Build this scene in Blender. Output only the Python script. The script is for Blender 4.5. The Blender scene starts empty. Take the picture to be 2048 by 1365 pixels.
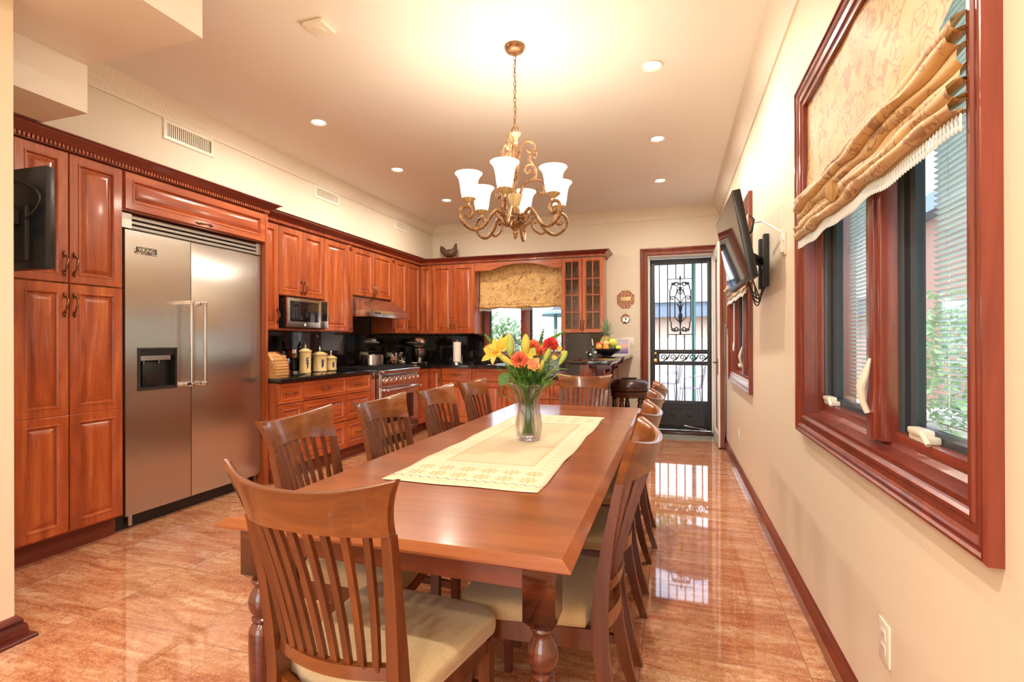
import bpy, bmesh, math, random
from mathutils import Vector, Matrix
from math import sin, cos, pi, radians
random.seed(7)
sc = bpy.context.scene
COL = sc.collection

# ------------------------------------------------------------------ camera
CAM_H = 1.25
YAW, PIT, ROL = 0.306652, 0.001132, -0.003032
_f = Vector((-sin(YAW) * cos(PIT), cos(YAW) * cos(PIT), sin(PIT)))
_r = Vector((cos(YAW), sin(YAW), 0)); _u = _r.cross(_f)
_r2 = _r * cos(ROL) + _u * sin(ROL); _u2 = -_r * sin(ROL) + _u * cos(ROL)
cam_d = bpy.data.cameras.new('camera'); cam = bpy.data.objects.new('camera', cam_d); COL.objects.link(cam)
cam_d.sensor_width = 36; cam_d.lens = 36 * 1018.6 / 2048; cam_d.clip_start = 0.02; cam_d.clip_end = 300
m = Matrix((( _r2.x, _u2.x, -_f.x, 0), (_r2.y, _u2.y, -_f.y, 0), (_r2.z, _u2.z, -_f.z, CAM_H), (0, 0, 0, 1)))
cam.matrix_world = m
sc.camera = cam

# ------------------------------------------------------------------ world, exposure
sc.view_settings.view_transform = 'Standard'
sc.view_settings.look = 'None'
sc.view_settings.gamma = 1.0
sc.view_settings.exposure = 0.25
sc.cycles.max_bounces = 8
sc.cycles.diffuse_bounces = 5
sc.cycles.glossy_bounces = 5
sc.cycles.transparent_max_bounces = 16
sc.cycles.transmission_bounces = 8
sc.cycles.sample_clamp_indirect = 6.0
sc.cycles.caustics_reflective = False
sc.cycles.caustics_refractive = False
sc.cycles.use_denoising = True
w = bpy.data.worlds.new('sky'); sc.world = w; w.use_nodes = True
nt = w.node_tree; nt.nodes.clear()
o = nt.nodes.new('ShaderNodeOutputWorld'); b = nt.nodes.new('ShaderNodeBackground')
sky = nt.nodes.new('ShaderNodeTexSky'); sky.sky_type = 'NISHITA'; sky.sun_disc = False
sky.sun_elevation = radians(48); sky.sun_rotation = radians(200); sky.air_density = 1.0; sky.dust_density = 2.0
mx = nt.nodes.new('ShaderNodeMix'); mx.data_type = 'RGBA'; mx.inputs[0].default_value = 0.55
mx.inputs[7].default_value = (0.30, 0.31, 0.32, 1)
sky_gain = nt.nodes.new('ShaderNodeVectorMath'); sky_gain.operation = 'SCALE'; sky_gain.inputs[3].default_value = 0.12
nt.links.new(sky.outputs[0], sky_gain.inputs[0]); nt.links.new(sky_gain.outputs[0], mx.inputs[6])
nt.links.new(mx.outputs[2], b.inputs[0]); b.inputs[1].default_value = 10.0
nt.links.new(b.outputs[0], o.inputs[0])

def sun(rot, power, angle, color):
    d = bpy.data.lights.new('sun', 'SUN'); d.energy = power; d.angle = radians(angle); d.color = color
    s = bpy.data.objects.new('sun', d); COL.objects.link(s); s.rotation_euler = rot
sun((radians(-38), 0, radians(160)), 3.0, 2.0, (1, 0.95, 0.88))   # high over the patio, outside only
LAMP = 0.95   # power of the room's lamps
CEIL = 3.02

# ------------------------------------------------------------------ helpers
def tag(o, label=None, cat=None, group=None, kind=None):
    if label: o['label'] = label
    if cat: o['category'] = cat
    if group: o['group'] = group
    if kind: o['kind'] = kind
    return o
def thing(name, loc, label, cat, group=None, rz=0.0):
    e = bpy.data.objects.new(name, None); COL.objects.link(e); e.location = loc; e.rotation_euler = (0, 0, rz)
    e.empty_display_size = 0.1
    return tag(e, label, cat, group)
def chain_loc(p):
    v = Vector((0, 0, 0))
    while p is not None:
        v = v + Vector(p.location); p = p.parent
    return v
def copy_tree(o, parent=None):
    c = o.copy(); COL.objects.link(c); c.parent = parent
    for ch in list(o.children): copy_tree(ch, c)
    return c
class Fr:
    """local frame: u along the face, n out of it, z up"""
    def __init__(s, o, u, n): s.o = Vector(o); s.u = Vector(u); s.n = Vector(n); s.z = Vector((0, 0, 1))
    def __call__(s, u, n, z): return s.o + s.u * u + s.n * n + s.z * z
WORLD = Fr((0, 0, 0), (1, 0, 0), (0, 1, 0))
class MB:
    def __init__(s): s.bm = bmesh.new(); s.mi = 0
    def face(s, vs):
        try:
            f = s.bm.faces.new(vs); f.material_index = s.mi; return f
        except ValueError: return None
    def v(s, p): return s.bm.verts.new(p)
    def box(s, x0, x1, y0, y1, z0, z1, fr=None, bev=0.0):
        P = (fr or (lambda a, b, c: Vector((a, b, c))))
        if x0 > x1: x0, x1 = x1, x0
        if y0 > y1: y0, y1 = y1, y0
        if z0 > z1: z0, z1 = z1, z0
        vs = [s.v(P(x, y, z)) for z in (z0, z1) for (x, y) in ((x0, y0), (x1, y0), (x1, y1), (x0, y1))]
        fs = [s.face([vs[i] for i in q]) for q in ((0, 3, 2, 1), (4, 5, 6, 7), (0, 1, 5, 4), (1, 2, 6, 5), (2, 3, 7, 6), (3, 0, 4, 7))]
        if bev:
            es = {e for f in fs for e in f.edges}
            bmesh.ops.bevel(s.bm, geom=list(es), offset=bev, segments=2, profile=0.6, affect='EDGES', clamp_overlap=True)
        return s
    def quadgrid(s, rows, close_u=False, close_v=False):
        n = len(rows); mcount = len(rows[0])
        g = [[s.v(p) for p in r] for r in rows]
        for i in range(n - (0 if close_v else 1)):
            for j in range(mcount - (0 if close_u else 1)):
                a, b_, c, d = g[i][j], g[i][(j + 1) % mcount], g[(i + 1) % n][(j + 1) % mcount], g[(i + 1) % n][j]
                s.face([a, b_, c, d])
        return g
    def lathe(s, prof, c=(0, 0, 0), seg=24, axis='z', caps=True, flute=None, fr=None):
        rows = []
        for (r, z) in prof:
            ring = []
            for k in range(seg):
                a = 2 * pi * k / seg
                rr = r * (1 + (flute(a, z) if flute else 0))
                x, y = rr * cos(a), rr * sin(a)
                if axis == 'z': p = Vector((x, y, z))
                elif axis == 'x': p = Vector((z, x, y))
                else: p = Vector((x, z, y))
                p = p + Vector(c)
                ring.append(fr(p.x, p.y, p.z) if fr else p)
            rows.append(ring)
        g = s.quadgrid(rows, close_u=True)
        if caps:
            if prof[0][0] > 1e-5: s.face(list(reversed(g[0])))
            if prof[-1][0] > 1e-5: s.face(g[-1])
        return s
    def tube(s, pts, r, seg=8, caps=True, flat=1.0, closed=False, up=None):
        pts = [Vector(p) for p in pts]; n = len(pts)
        rr = r if isinstance(r, (list, tuple)) else [r] * n
        rows = []; prev = None
        for i in range(n):
            if closed: t = (pts[(i + 1) % n] - pts[i - 1])
            else: t = pts[min(i + 1, n - 1)] - pts[max(i - 1, 0)]
            if t.length < 1e-9: t = Vector((0, 0, 1))
            t.normalize()
            if up is not None: x = Vector(up).cross(t)
            elif prev is None: x = t.orthogonal()
            else: x = prev - t * prev.dot(t)
            if x.length < 1e-6: x = t.orthogonal()
            x.normalize(); prev = x; y = t.cross(x)
            rows.append([pts[i] + (x * cos(2 * pi * k / seg) * flat + y * sin(2 * pi * k / seg)) * rr[i] for k in range(seg)])
        g = s.quadgrid(rows, close_u=True, close_v=closed)
        if caps and not closed:
            s.face(list(reversed(g[0]))); s.face(g[-1])
        return s
    def bar(s, p0, p1, wx, wy, up=(0, 0, 1), w1=None):
        """rectangular bar between two points"""
        p0, p1 = Vector(p0), Vector(p1); t = (p1 - p0).normalized()
        x = Vector(up).cross(t)
        if x.length < 1e-5: x = Vector((1, 0, 0))
        x.normalize(); y = t.cross(x)
        a, b_ = (w1 or (wx, wy))
        rows = []
        for p, (ww, hh) in ((p0, (wx, wy)), (p1, (a, b_))):
            rows.append([p + x * sx * ww / 2 + y * sy * hh / 2 for sx, sy in ((-1, -1), (1, -1), (1, 1), (-1, 1))])
        g = s.quadgrid(rows, close_u=True); s.face(list(reversed(g[0]))); s.face(g[1]); return s
    def sweep(s, pts, secs, caps=True):
        """secs: function(i)-> list of points for the ring"""
        g = s.quadgrid([secs(i) for i in range(len(pts))], close_u=True)
        if caps: s.face(list(reversed(g[0]))); s.face(g[-1])
        return s
    def prism(s, poly, y0, y1, P):
        """poly of (a,b); P(a,b,y)"""
        lo = [s.v(P(a, b_, y0)) for a, b_ in poly]; hi = [s.v(P(a, b_, y1)) for a, b_ in poly]
        n = len(poly)
        for i in range(n): s.face([lo[i], lo[(i + 1) % n], hi[(i + 1) % n], hi[i]])
        s.face(list(reversed(lo))); s.face(hi); return s
    def rings(s, fr, u0, u1, z0, z1, prof, close=True, back=None):
        """concentric rectangular loops (inset, n); closes the middle"""
        rows = []
        for ins, n in prof:
            rows.append([fr(u0 + ins, n, z0 + ins), fr(u1 - ins, n, z0 + ins), fr(u1 - ins, n, z1 - ins), fr(u0 + ins, n, z1 - ins)])
        g = s.quadgrid(rows, close_u=True)
        if close: s.face(g[-1])
        if back is None: s.face(list(reversed(g[0])))
        return s
    def ball(s, c, r, seg=14, sq=(1, 1, 1), rot=None, flute=None):
        prof = []
        n = max(6, seg // 2 + 2)
        rows = []
        for i in range(n + 1):
            th = pi * i / n; ring = []
            for k in range(seg):
                a = 2 * pi * k / seg
                p = Vector((sin(th) * cos(a) * r * sq[0], sin(th) * sin(a) * r * sq[1], -cos(th) * r * sq[2]))
                if flute: p *= 1 + flute(a, th)
                if rot: p = rot @ p
                ring.append(p + Vector(c))
            rows.append(ring)
        # poles collapse
        g = []
        for i, ring in enumerate(rows):
            if i in (0, n): g.append([s.v(ring[0])])
            else: g.append([s.v(p) for p in ring])
        for k in range(seg):
            s.face([g[0][0], g[1][(k + 1) % seg], g[1][k]])
            s.face([g[n][0], g[n - 1][k], g[n - 1][(k + 1) % seg]])
        for i in range(1, n - 1):
            for k in range(seg):
                s.face([g[i][k], g[i][(k + 1) % seg], g[i + 1][(k + 1) % seg], g[i + 1][k]])
        return s
    def build(s, name, mat, parent=None, world=True, kind=None, label=None, smooth=True, ang=32, solid=0, sub=0, wn=False):
        if solid:
            pass
        bmesh.ops.remove_doubles(s.bm, verts=s.bm.verts, dist=1e-6)
        bmesh.ops.recalc_face_normals(s.bm, faces=s.bm.faces)
        if smooth:
            for f in s.bm.faces: f.smooth = True
            lim = radians(ang)
            for e in s.bm.edges:
                if len(e.link_faces) == 2:
                    if e.calc_face_angle(0) > lim: e.smooth = False
        if parent is not None and world:
            off = chain_loc(parent)
            for v_ in s.bm.verts: v_.co -= off
        me = bpy.data.meshes.new(name); s.bm.to_mesh(me); s.bm.free()
        mats = mat if isinstance(mat, (list, tuple)) else [mat]
        for mm in mats: me.materials.append(mm)
        o = bpy.data.objects.new(name, me); COL.objects.link(o)
        if parent is not None: o.parent = parent
        if solid:
            md = o.modifiers.new('thick', 'SOLIDIFY'); md.thickness = solid; md.offset = 0
        if sub:
            md = o.modifiers.new('sub', 'SUBSURF'); md.levels = sub; md.render_levels = sub
        if kind: o['kind'] = kind
        if label: o['label'] = label
        return o
def text_mesh(name, s, size, mat, parent, origin, xdir, up, ext=0.001, align='CENTER'):
    cu = bpy.data.curves.new(name, 'FONT'); cu.body = s; cu.size = size; cu.extrude = ext; cu.align_x = align; cu.align_y = 'CENTER'
    t = bpy.data.objects.new(name + '_tmp', cu); COL.objects.link(t)
    bpy.context.view_layer.update()
    me = bpy.data.meshes.new_from_object(t.evaluated_get(bpy.context.evaluated_depsgraph_get()))
    bpy.data.objects.remove(t)
    x = Vector(xdir).normalized(); y = Vector(up).normalized(); z = x.cross(y)
    M = Matrix(((x.x, y.x, z.x, origin[0]), (x.y, y.y, z.y, origin[1]), (x.z, y.z, z.z, origin[2]), (0, 0, 0, 1)))
    off = chain_loc(parent) if parent else Vector((0, 0, 0))
    me.transform(Matrix.Translation(-off) @ M)
    me.materials.clear(); me.materials.append(mat)
    o = bpy.data.objects.new(name, me); COL.objects.link(o)
    if parent: o.parent = parent
    return o

# ------------------------------------------------------------------ materials
def nm(name):
    m = bpy.data.materials.new(name); m.use_nodes = True
    nt = m.node_tree; b = nt.nodes['Principled BSDF']; return m, nt, b
def plain(name, col, rough=0.5, metal=0.0, coat=0.0, spec=0.5, emit=None, es=1.0, aniso=0.0, sheen=0.0):
    m, nt, b = nm(name)
    b.inputs['Base Color'].default_value = (*col, 1); b.inputs['Roughness'].default_value = rough
    b.inputs['Metallic'].default_value = metal; b.inputs['Coat Weight'].default_value = coat
    b.inputs['Coat Roughness'].default_value = 0.08; b.inputs['Specular IOR Level'].default_value = spec
    if emit: b.inputs['Emission Color'].default_value = (*emit, 1); b.inputs['Emission Strength'].default_value = es
    if sheen: b.inputs['Sheen Weight'].default_value = sheen
    return m
def N(nt, t, **kw):
    n = nt.nodes.new(t)
    for k, v in kw.items(): setattr(n, k, v)
    return n
def coords(nt, scale=(1, 1, 1), rnd=0.0, rot=(0, 0, 0)):
    tc = N(nt, 'ShaderNodeTexCoord'); mp = N(nt, 'ShaderNodeMapping'); mp.inputs['Scale'].default_value = scale
    mp.inputs['Rotation'].default_value = rot
    if rnd:
        oi = N(nt, 'ShaderNodeObjectInfo'); mul = N(nt, 'ShaderNodeMath', operation='MULTIPLY'); mul.inputs[1].default_value = rnd
        ad = N(nt, 'ShaderNodeVectorMath', operation='ADD')
        nt.links.new(oi.outputs['Random'], mul.inputs[0]); nt.links.new(tc.outputs['Object'], ad.inputs[0]); nt.links.new(mul.outputs[0], ad.inputs[1])
        nt.links.new(ad.outputs[0], mp.inputs['Vector'])
    else: nt.links.new(tc.outputs['Object'], mp.inputs['Vector'])
    return mp.outputs[0]
def noise(nt, vec, scale, detail=4, rough=0.5, dist=0.0):
    n = N(nt, 'ShaderNodeTexNoise'); n.inputs['Scale'].default_value = scale; n.inputs['Detail'].default_value = detail
    n.inputs['Roughness'].default_value = rough; n.inputs['Distortion'].default_value = dist
    nt.links.new(vec, n.inputs['Vector']); return n.outputs['Fac']
def ramp(nt, fac, stops, interp='LINEAR'):
    r = N(nt, 'ShaderNodeValToRGB'); r.color_ramp.interpolation = interp
    e = r.color_ramp.elements
    while len(e) < len(stops): e.new(0.5)
    for el, (p, c) in zip(e, stops):
        el.position = p; el.color = (*c, 1) if len(c) == 3 else c
    nt.links.new(fac, r.inputs[0]); return r.outputs[0]
def mixc(nt, a, b, fac, mode='MIX'):
    m = N(nt, 'ShaderNodeMix'); m.data_type = 'RGBA'; m.blend_type = mode
    for sock, val in ((m.inputs[6], a), (m.inputs[7], b)):
        if hasattr(val, 'is_output'): nt.links.new(val, sock)
        else: sock.default_value = (*val, 1)
    if hasattr(fac, 'is_output'): nt.links.new(fac, m.inputs[0])
    else: m.inputs[0].default_value = fac
    return m.outputs[2]
def math_(nt, op, a, b=None, clamp=False):
    m = N(nt, 'ShaderNodeMath', operation=op); m.use_clamp = clamp
    for i, val in enumerate((a, b)):
        if val is None: continue
        if hasattr(val, 'is_output'): nt.links.new(val, m.inputs[i])
        else: m.inputs[i].default_value = val
    return m.outputs[0]
def bump(nt, b, h, strength=0.2, dist=0.01):
    n = N(nt, 'ShaderNodeBump'); n.inputs['Strength'].default_value = strength; n.inputs['Distance'].default_value = dist
    nt.links.new(h, n.inputs['Height']); nt.links.new(n.outputs[0], b.inputs['Normal'])
def wood(name, dark, mid, light, axis='z', rough=0.28, coat=0.35, scale=1.0, rnd=3.0):
    m, nt, b = nm(name)
    s = {'z': (9, 9, 0.9), 'y': (9, 0.9, 9), 'x': (0.9, 9, 9)}[axis]
    vec = coords(nt, tuple(k * scale for k in s), rnd)
    n1 = noise(nt, vec, 1.0, 5, 0.6, 1.6)
    vec2 = coords(nt, tuple(k * scale * 9 for k in s), rnd)
    n2 = noise(nt, vec2, 1.0, 3, 0.6, 0.3)
    f = math_(nt, 'ADD', math_(nt, 'MULTIPLY', n1, 0.8), math_(nt, 'MULTIPLY', n2, 0.2))
    c = ramp(nt, f, ((0.28, dark), (0.5, mid), (0.72, light)))
    oi = N(nt, 'ShaderNodeObjectInfo')
    c = mixc(nt, c, dark, math_(nt, 'MULTIPLY', oi.outputs['Random'], 0.22))
    nt.links.new(c, b.inputs['Base Color'])
    b.inputs['Roughness'].default_value = rough; b.inputs['Coat Weight'].default_value = coat; b.inputs['Coat Roughness'].default_value = 0.12
    bump(nt, b, n2, 0.05, 0.002)
    return m
M = {}
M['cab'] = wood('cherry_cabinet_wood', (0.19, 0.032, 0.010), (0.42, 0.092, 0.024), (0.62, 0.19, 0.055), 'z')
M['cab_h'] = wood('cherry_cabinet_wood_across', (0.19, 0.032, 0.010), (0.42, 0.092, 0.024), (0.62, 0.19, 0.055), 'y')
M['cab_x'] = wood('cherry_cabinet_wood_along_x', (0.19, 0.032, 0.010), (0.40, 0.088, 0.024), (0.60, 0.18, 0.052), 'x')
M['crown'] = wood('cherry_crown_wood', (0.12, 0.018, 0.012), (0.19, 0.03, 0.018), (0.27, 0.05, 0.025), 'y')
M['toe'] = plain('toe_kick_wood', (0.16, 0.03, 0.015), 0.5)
M['trim'] = wood('mahogany_trim', (0.11, 0.016, 0.009), (0.21, 0.034, 0.017), (0.32, 0.062, 0.028), 'z', 0.3, 0.4)
M['trim_h'] = wood('mahogany_trim_across', (0.11, 0.016, 0.009), (0.21, 0.034, 0.017), (0.32, 0.062, 0.028), 'y', 0.3, 0.4)
M['chair'] = wood('honey_maple_chair', (0.060, 0.014, 0.004), (0.125, 0.031, 0.008), (0.21, 0.060, 0.014), 'z', 0.32, 0.18)
M['chair_x'] = wood('honey_maple_rail', (0.09, 0.025, 0.006), (0.19, 0.056, 0.013), (0.31, 0.105, 0.022), 'x', 0.25, 0.4, 0.8)
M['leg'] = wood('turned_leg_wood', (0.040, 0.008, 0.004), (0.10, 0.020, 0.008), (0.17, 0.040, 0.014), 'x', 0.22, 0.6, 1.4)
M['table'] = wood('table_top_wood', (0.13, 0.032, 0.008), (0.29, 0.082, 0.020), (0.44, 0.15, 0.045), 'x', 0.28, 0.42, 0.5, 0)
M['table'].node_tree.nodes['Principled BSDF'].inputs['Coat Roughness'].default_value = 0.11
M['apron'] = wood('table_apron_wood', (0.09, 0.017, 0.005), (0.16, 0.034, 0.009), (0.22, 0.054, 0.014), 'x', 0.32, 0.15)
M['wall'] = plain('cream_wall_paint', (0.80, 0.70, 0.55), 0.55)
M['wall2'] = plain('cream_back_wall_paint', (0.74, 0.67, 0.55), 0.55)
M['ceil'] = plain('ceiling_paint', (0.86, 0.84, 0.80), 0.6)
M['white'] = plain('white_paint', (0.84, 0.82, 0.76), 0.4)
M['plastic'] = plain('ivory_plastic', (0.84, 0.80, 0.70), 0.3)
M['steel'] = plain('brushed_steel', (0.62, 0.58, 0.54), 0.2, 1.0)
M['satin'] = plain('satin_steel', (0.60, 0.57, 0.53), 0.42, 1.0)
M['chrome'] = plain('chrome', (0.85, 0.84, 0.83), 0.07, 1.0)
M['black'] = plain('black_plastic', (0.012, 0.012, 0.014), 0.25)
M['blackm'] = plain('matt_black', (0.015, 0.014, 0.014), 0.6)
M['screen'] = plain('dark_glass_screen', (0.008, 0.008, 0.01), 0.04, 0, 0, 0.8)
M['bronze'] = plain('bronze_pull', (0.19, 0.10, 0.055), 0.28, 1.0)
M['iron'] = plain('black_iron', (0.035, 0.038, 0.045), 0.45, 0.3)
M['brass'] = plain('brass', (0.65, 0.45, 0.18), 0.25, 1.0)
M['leather'] = plain('dark_leather', (0.045, 0.018, 0.015), 0.28, 0, 0.2)
M['darkwood'] = plain('dark_mahogany', (0.06, 0.015, 0.010), 0.25, 0, 0.5)
M['cream'] = plain('cream_ceramic', (0.80, 0.58, 0.26), 0.15, 0, 0.6)
M['blue'] = plain('blue_grape_paint', (0.05, 0.06, 0.18), 0.3)
M['sash'] = plain('black_window_sash', (0.035, 0.045, 0.06), 0.4)
M['paper'] = plain('paper_towel', (0.85, 0.80, 0.70), 0.9)
M['blind'] = plain('white_blind_slats', (0.80, 0.84, 0.86), 0.5)
M['louvre_shade'] = plain('vent_gap_shade', (0.10, 0.09, 0.07), 0.8)  # dark tone painted for the shade inside the vents
M['window_crank'] = plain('ivory_window_hardware', (0.82, 0.76, 0.62), 0.3)

def brushed():
    m, nt, b = nm('brushed_stainless')
    vec = coords(nt, (260, 260, 1.2)); n = noise(nt, vec, 1.0, 3, 0.6)
    b.inputs['Base Color'].default_value = (0.60, 0.575, 0.55, 1); b.inputs['Metallic'].default_value = 1
    b.inputs['Roughness'].default_value = 0.26
    b.inputs['Anisotropic'].default_value = 0.85
    tg = N(nt, 'ShaderNodeTangent'); tg.direction_type = 'RADIAL'; tg.axis = 'Z'; nt.links.new(tg.outputs[0], b.inputs['Tangent'])
    return m
M['fridge'] = brushed()
def granite_black():
    m, nt, b = nm('black_granite')
    vec = coords(nt); v = N(nt, 'ShaderNodeTexVoronoi'); v.inputs['Scale'].default_value = 55
    nt.links.new(vec, v.inputs['Vector'])
    n = noise(nt, vec, 9, 6, 0.7); n3 = noise(nt, vec, 40, 3, 0.6)
    c = ramp(nt, v.outputs['Distance'], ((0.0, (0.11, 0.075, 0.05)), (0.25, (0.018, 0.013, 0.011)), (1, (0.008, 0.007, 0.007))))
    c = mixc(nt, c, (0.075, 0.034, 0.02), ramp(nt, n, ((0.5, (0, 0, 0)), (0.66, (0.6,) * 3))))
    c = mixc(nt, c, (0.006, 0.006, 0.007), ramp(nt, n3, ((0.4, (1, 1, 1)), (0.6, (0.1,) * 3))))
    nt.links.new(c, b.inputs['Base Color']); b.inputs['Roughness'].default_value = 0.04; b.inputs['Specular IOR Level'].default_value = 0.6
    return m
M['granite'] = granite_black()
def floor_mat():
    m, nt, b = nm('rose_granite_tiles')
    tc = N(nt, 'ShaderNodeTexCoord')
    br = N(nt, 'ShaderNodeTexBrick'); br.offset = 0.0; br.squash = 1.0
    br.inputs['Scale'].default_value = 1.0; br.inputs['Mortar Size'].default_value = 0.0022; br.inputs['Mortar Smooth'].default_value = 0.2
    br.inputs['Brick Width'].default_value = 0.61; br.inputs['Row Height'].default_value = 0.505; br.inputs['Bias'].default_value = 0
    br.inputs['Color1'].default_value = (0, 0, 0, 1); br.inputs['Color2'].default_value = (1, 1, 1, 1)
    mp0 = N(nt, 'ShaderNodeMapping'); mp0.inputs['Location'].default_value = (0.126, -0.115, 0)
    nt.links.new(tc.outputs['Object'], mp0.inputs[0]); nt.links.new(mp0.outputs[0], br.inputs['Vector'])
    sep = N(nt, 'ShaderNodeSeparateColor'); nt.links.new(br.outputs['Color'], sep.inputs[0])
    # each slab gets its own patch of stone
    ad = N(nt, 'ShaderNodeVectorMath', operation='ADD'); sc_ = N(nt, 'ShaderNodeVectorMath', operation='SCALE'); sc_.inputs[3].default_value = 3.7
    nt.links.new(br.outputs['Color'], sc_.inputs[0]); nt.links.new(tc.outputs['Object'], ad.inputs[0]); nt.links.new(sc_.outputs[0], ad.inputs[1])
    mp = N(nt, 'ShaderNodeMapping'); mp.inputs['Rotation'].default_value = (0, 0, radians(-40)); mp.inputs['Scale'].default_value = (0.8, 4.6, 1)
    nt.links.new(ad.outputs[0], mp.inputs[0])
    n1 = noise(nt, mp.outputs[0], 2.6, 9, 0.74, 0.9)
    n2 = noise(nt, tc.outputs['Object'], 110, 3, 0.6)
    n4 = noise(nt, tc.outputs['Object'], 30, 4, 0.7)
    n3 = noise(nt, mp.outputs[0], 8.0, 9, 0.82, 1.0)
    base = ramp(nt, n1, ((0.33, (0.30, 0.090, 0.038)), (0.43, (0.47, 0.185, 0.085)), (0.53, (0.60, 0.30, 0.155)), (0.64, (0.73, 0.49, 0.31))))
    base = mixc(nt, base, (0.40, 0.11, 0.05), ramp(nt, n4, ((0.38, (0.65,) * 3), (0.50, (0, 0, 0)))))
    base = mixc(nt, base, (0.84, 0.62, 0.42), ramp(nt, n2, ((0.55, (0, 0, 0)), (0.68, (0.7,) * 3))))
    base = mixc(nt, base, (0.15, 0.085, 0.06), ramp(nt, n3, ((0.34, (0.9,) * 3), (0.41, (0, 0, 0)))))
    base = mixc(nt, base, (0.33, 0.08, 0.035), math_(nt, 'MULTIPLY', sep.outputs[0], 0.30))
    base = mixc(nt, base, (0.20, 0.09, 0.06), math_(nt, 'MULTIPLY', br.outputs['Fac'], 0.75))
    nt.links.new(base, b.inputs['Base Color'])
    b.inputs['Roughness'].default_value = 0.035; b.inputs['Specular IOR Level'].default_value = 0.75
    return m
M['floor'] = floor_mat()
def slate():
    m, nt, b = nm('green_slate_strip'); vec = coords(nt)
    n = noise(nt, vec, 7, 6, 0.7, 1.0)
    nt.links.new(ramp(nt, n, ((0.3, (0.20, 0.24, 0.20)), (0.5, (0.36, 0.38, 0.30)), (0.7, (0.48, 0.40, 0.32)))), b.inputs['Base Color'])
    b.inputs['Roughness'].default_value = 0.12; return m
M['slate'] = slate()
def fabric(name, col, col2, sc_=350):
    m, nt, b = nm(name); vec = coords(nt); n = noise(nt, vec, sc_, 3, 0.7); n2 = noise(nt, vec, 26, 4, 0.7, 1.5)
    c = mixc(nt, ramp(nt, n, ((0.3, col2), (0.7, col))), col2, ramp(nt, n2, ((0.45, (0, 0, 0)), (0.7, (0.5,) * 3))))
    nt.links.new(c, b.inputs['Base Color']); b.inputs['Roughness'].default_value = 0.85; b.inputs['Sheen Weight'].default_value = 0.3
    bump(nt, b, n, 0.3, 0.001); return m
M['seat'] = fabric('tan_chenille', (0.52, 0.38, 0.21), (0.38, 0.27, 0.14))
def floral():
    m, nt, b = nm('gold_floral_damask')
    tc = N(nt, 'ShaderNodeTexCoord')
    dn = N(nt, 'ShaderNodeTexNoise'); dn.inputs['Scale'].default_value = 9; dn.inputs['Detail'].default_value = 3
    nt.links.new(tc.outputs['Object'], dn.inputs['Vector'])
    ds = N(nt, 'ShaderNodeVectorMath', operation='SCALE'); ds.inputs[3].default_value = 0.13; nt.links.new(dn.outputs['Color'], ds.inputs[0])
    ad = N(nt, 'ShaderNodeVectorMath', operation='ADD'); nt.links.new(tc.outputs['Object'], ad.inputs[0]); nt.links.new(ds.outputs[0], ad.inputs[1])
    v = N(nt, 'ShaderNodeTexVoronoi'); v.inputs['Scale'].default_value = 9.5; nt.links.new(ad.outputs[0], v.inputs['Vector'])
    rings_ = math_(nt, 'SINE', math_(nt, 'MULTIPLY', v.outputs['Distance'], 34))
    near = ramp(nt, v.outputs['Distance'], ((0.0, (1, 1, 1)), (0.40, (1, 1, 1)), (0.52, (0, 0, 0))))
    fl = math_(nt, 'MULTIPLY', ramp(nt, rings_, ((0.45, (0, 0, 0)), (0.8, (1, 1, 1)))), near)
    # vines: thin iso lines of a smooth noise
    vn = noise(nt, ad.outputs[0], 6.5, 1, 0.4, 1.2)
    ab = math_(nt, 'ABSOLUTE', math_(nt, 'SUBTRACT', vn, 0.5))
    vine = ramp(nt, ab, ((0.0, (1, 1, 1)), (0.012, (1, 1, 1)), (0.022, (0, 0, 0))))
    v2 = N(nt, 'ShaderNodeTexVoronoi'); v2.inputs['Scale'].default_value = 33; nt.links.new(ad.outputs[0], v2.inputs['Vector'])
    lf = math_(nt, 'MULTIPLY', ramp(nt, v2.outputs['Distance'], ((0.18, (1, 1, 1)), (0.26, (0, 0, 0)))), ramp(nt, noise(nt, tc.outputs['Object'], 5, 2), ((0.5, (0, 0, 0)), (0.58, (0.8,) * 3))))
    c = mixc(nt, (0.76, 0.50, 0.20), (0.66, 0.40, 0.13), noise(nt, tc.outputs['Object'], 30, 4, 0.6))
    c = mixc(nt, c, (0.34, 0.14, 0.03), math_(nt, 'MULTIPLY', vine, 0.85))
    c = mixc(nt, c, (0.40, 0.17, 0.04), math_(nt, 'MULTIPLY', fl, 0.85))
    c = mixc(nt, c, (0.45, 0.22, 0.07), math_(nt, 'MULTIPLY', lf, 0.75))
    nt.links.new(c, b.inputs['Base Color']); b.inputs['Roughness'].default_value = 0.5; b.inputs['Sheen Weight'].default_value = 0.3
    # daylight glows through the cloth
    tr = N(nt, 'ShaderNodeBsdfTranslucent'); nt.links.new(c, tr.inputs[0]); ms = N(nt, 'ShaderNodeMixShader'); ms.inputs[0].default_value = 0.15
    out = nt.nodes['Material Output']; nt.links.new(b.outputs[0], ms.inputs[1]); nt.links.new(tr.outputs[0], ms.inputs[2]); nt.links.new(ms.outputs[0], out.inputs[0])
    return m
M['floral'] = floral()
M['fringe'] = plain('fringe_beads', (0.75, 0.74, 0.72), 0.4)
M['braid'] = plain('gold_braid', (0.42, 0.24, 0.09), 0.6)
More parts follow.
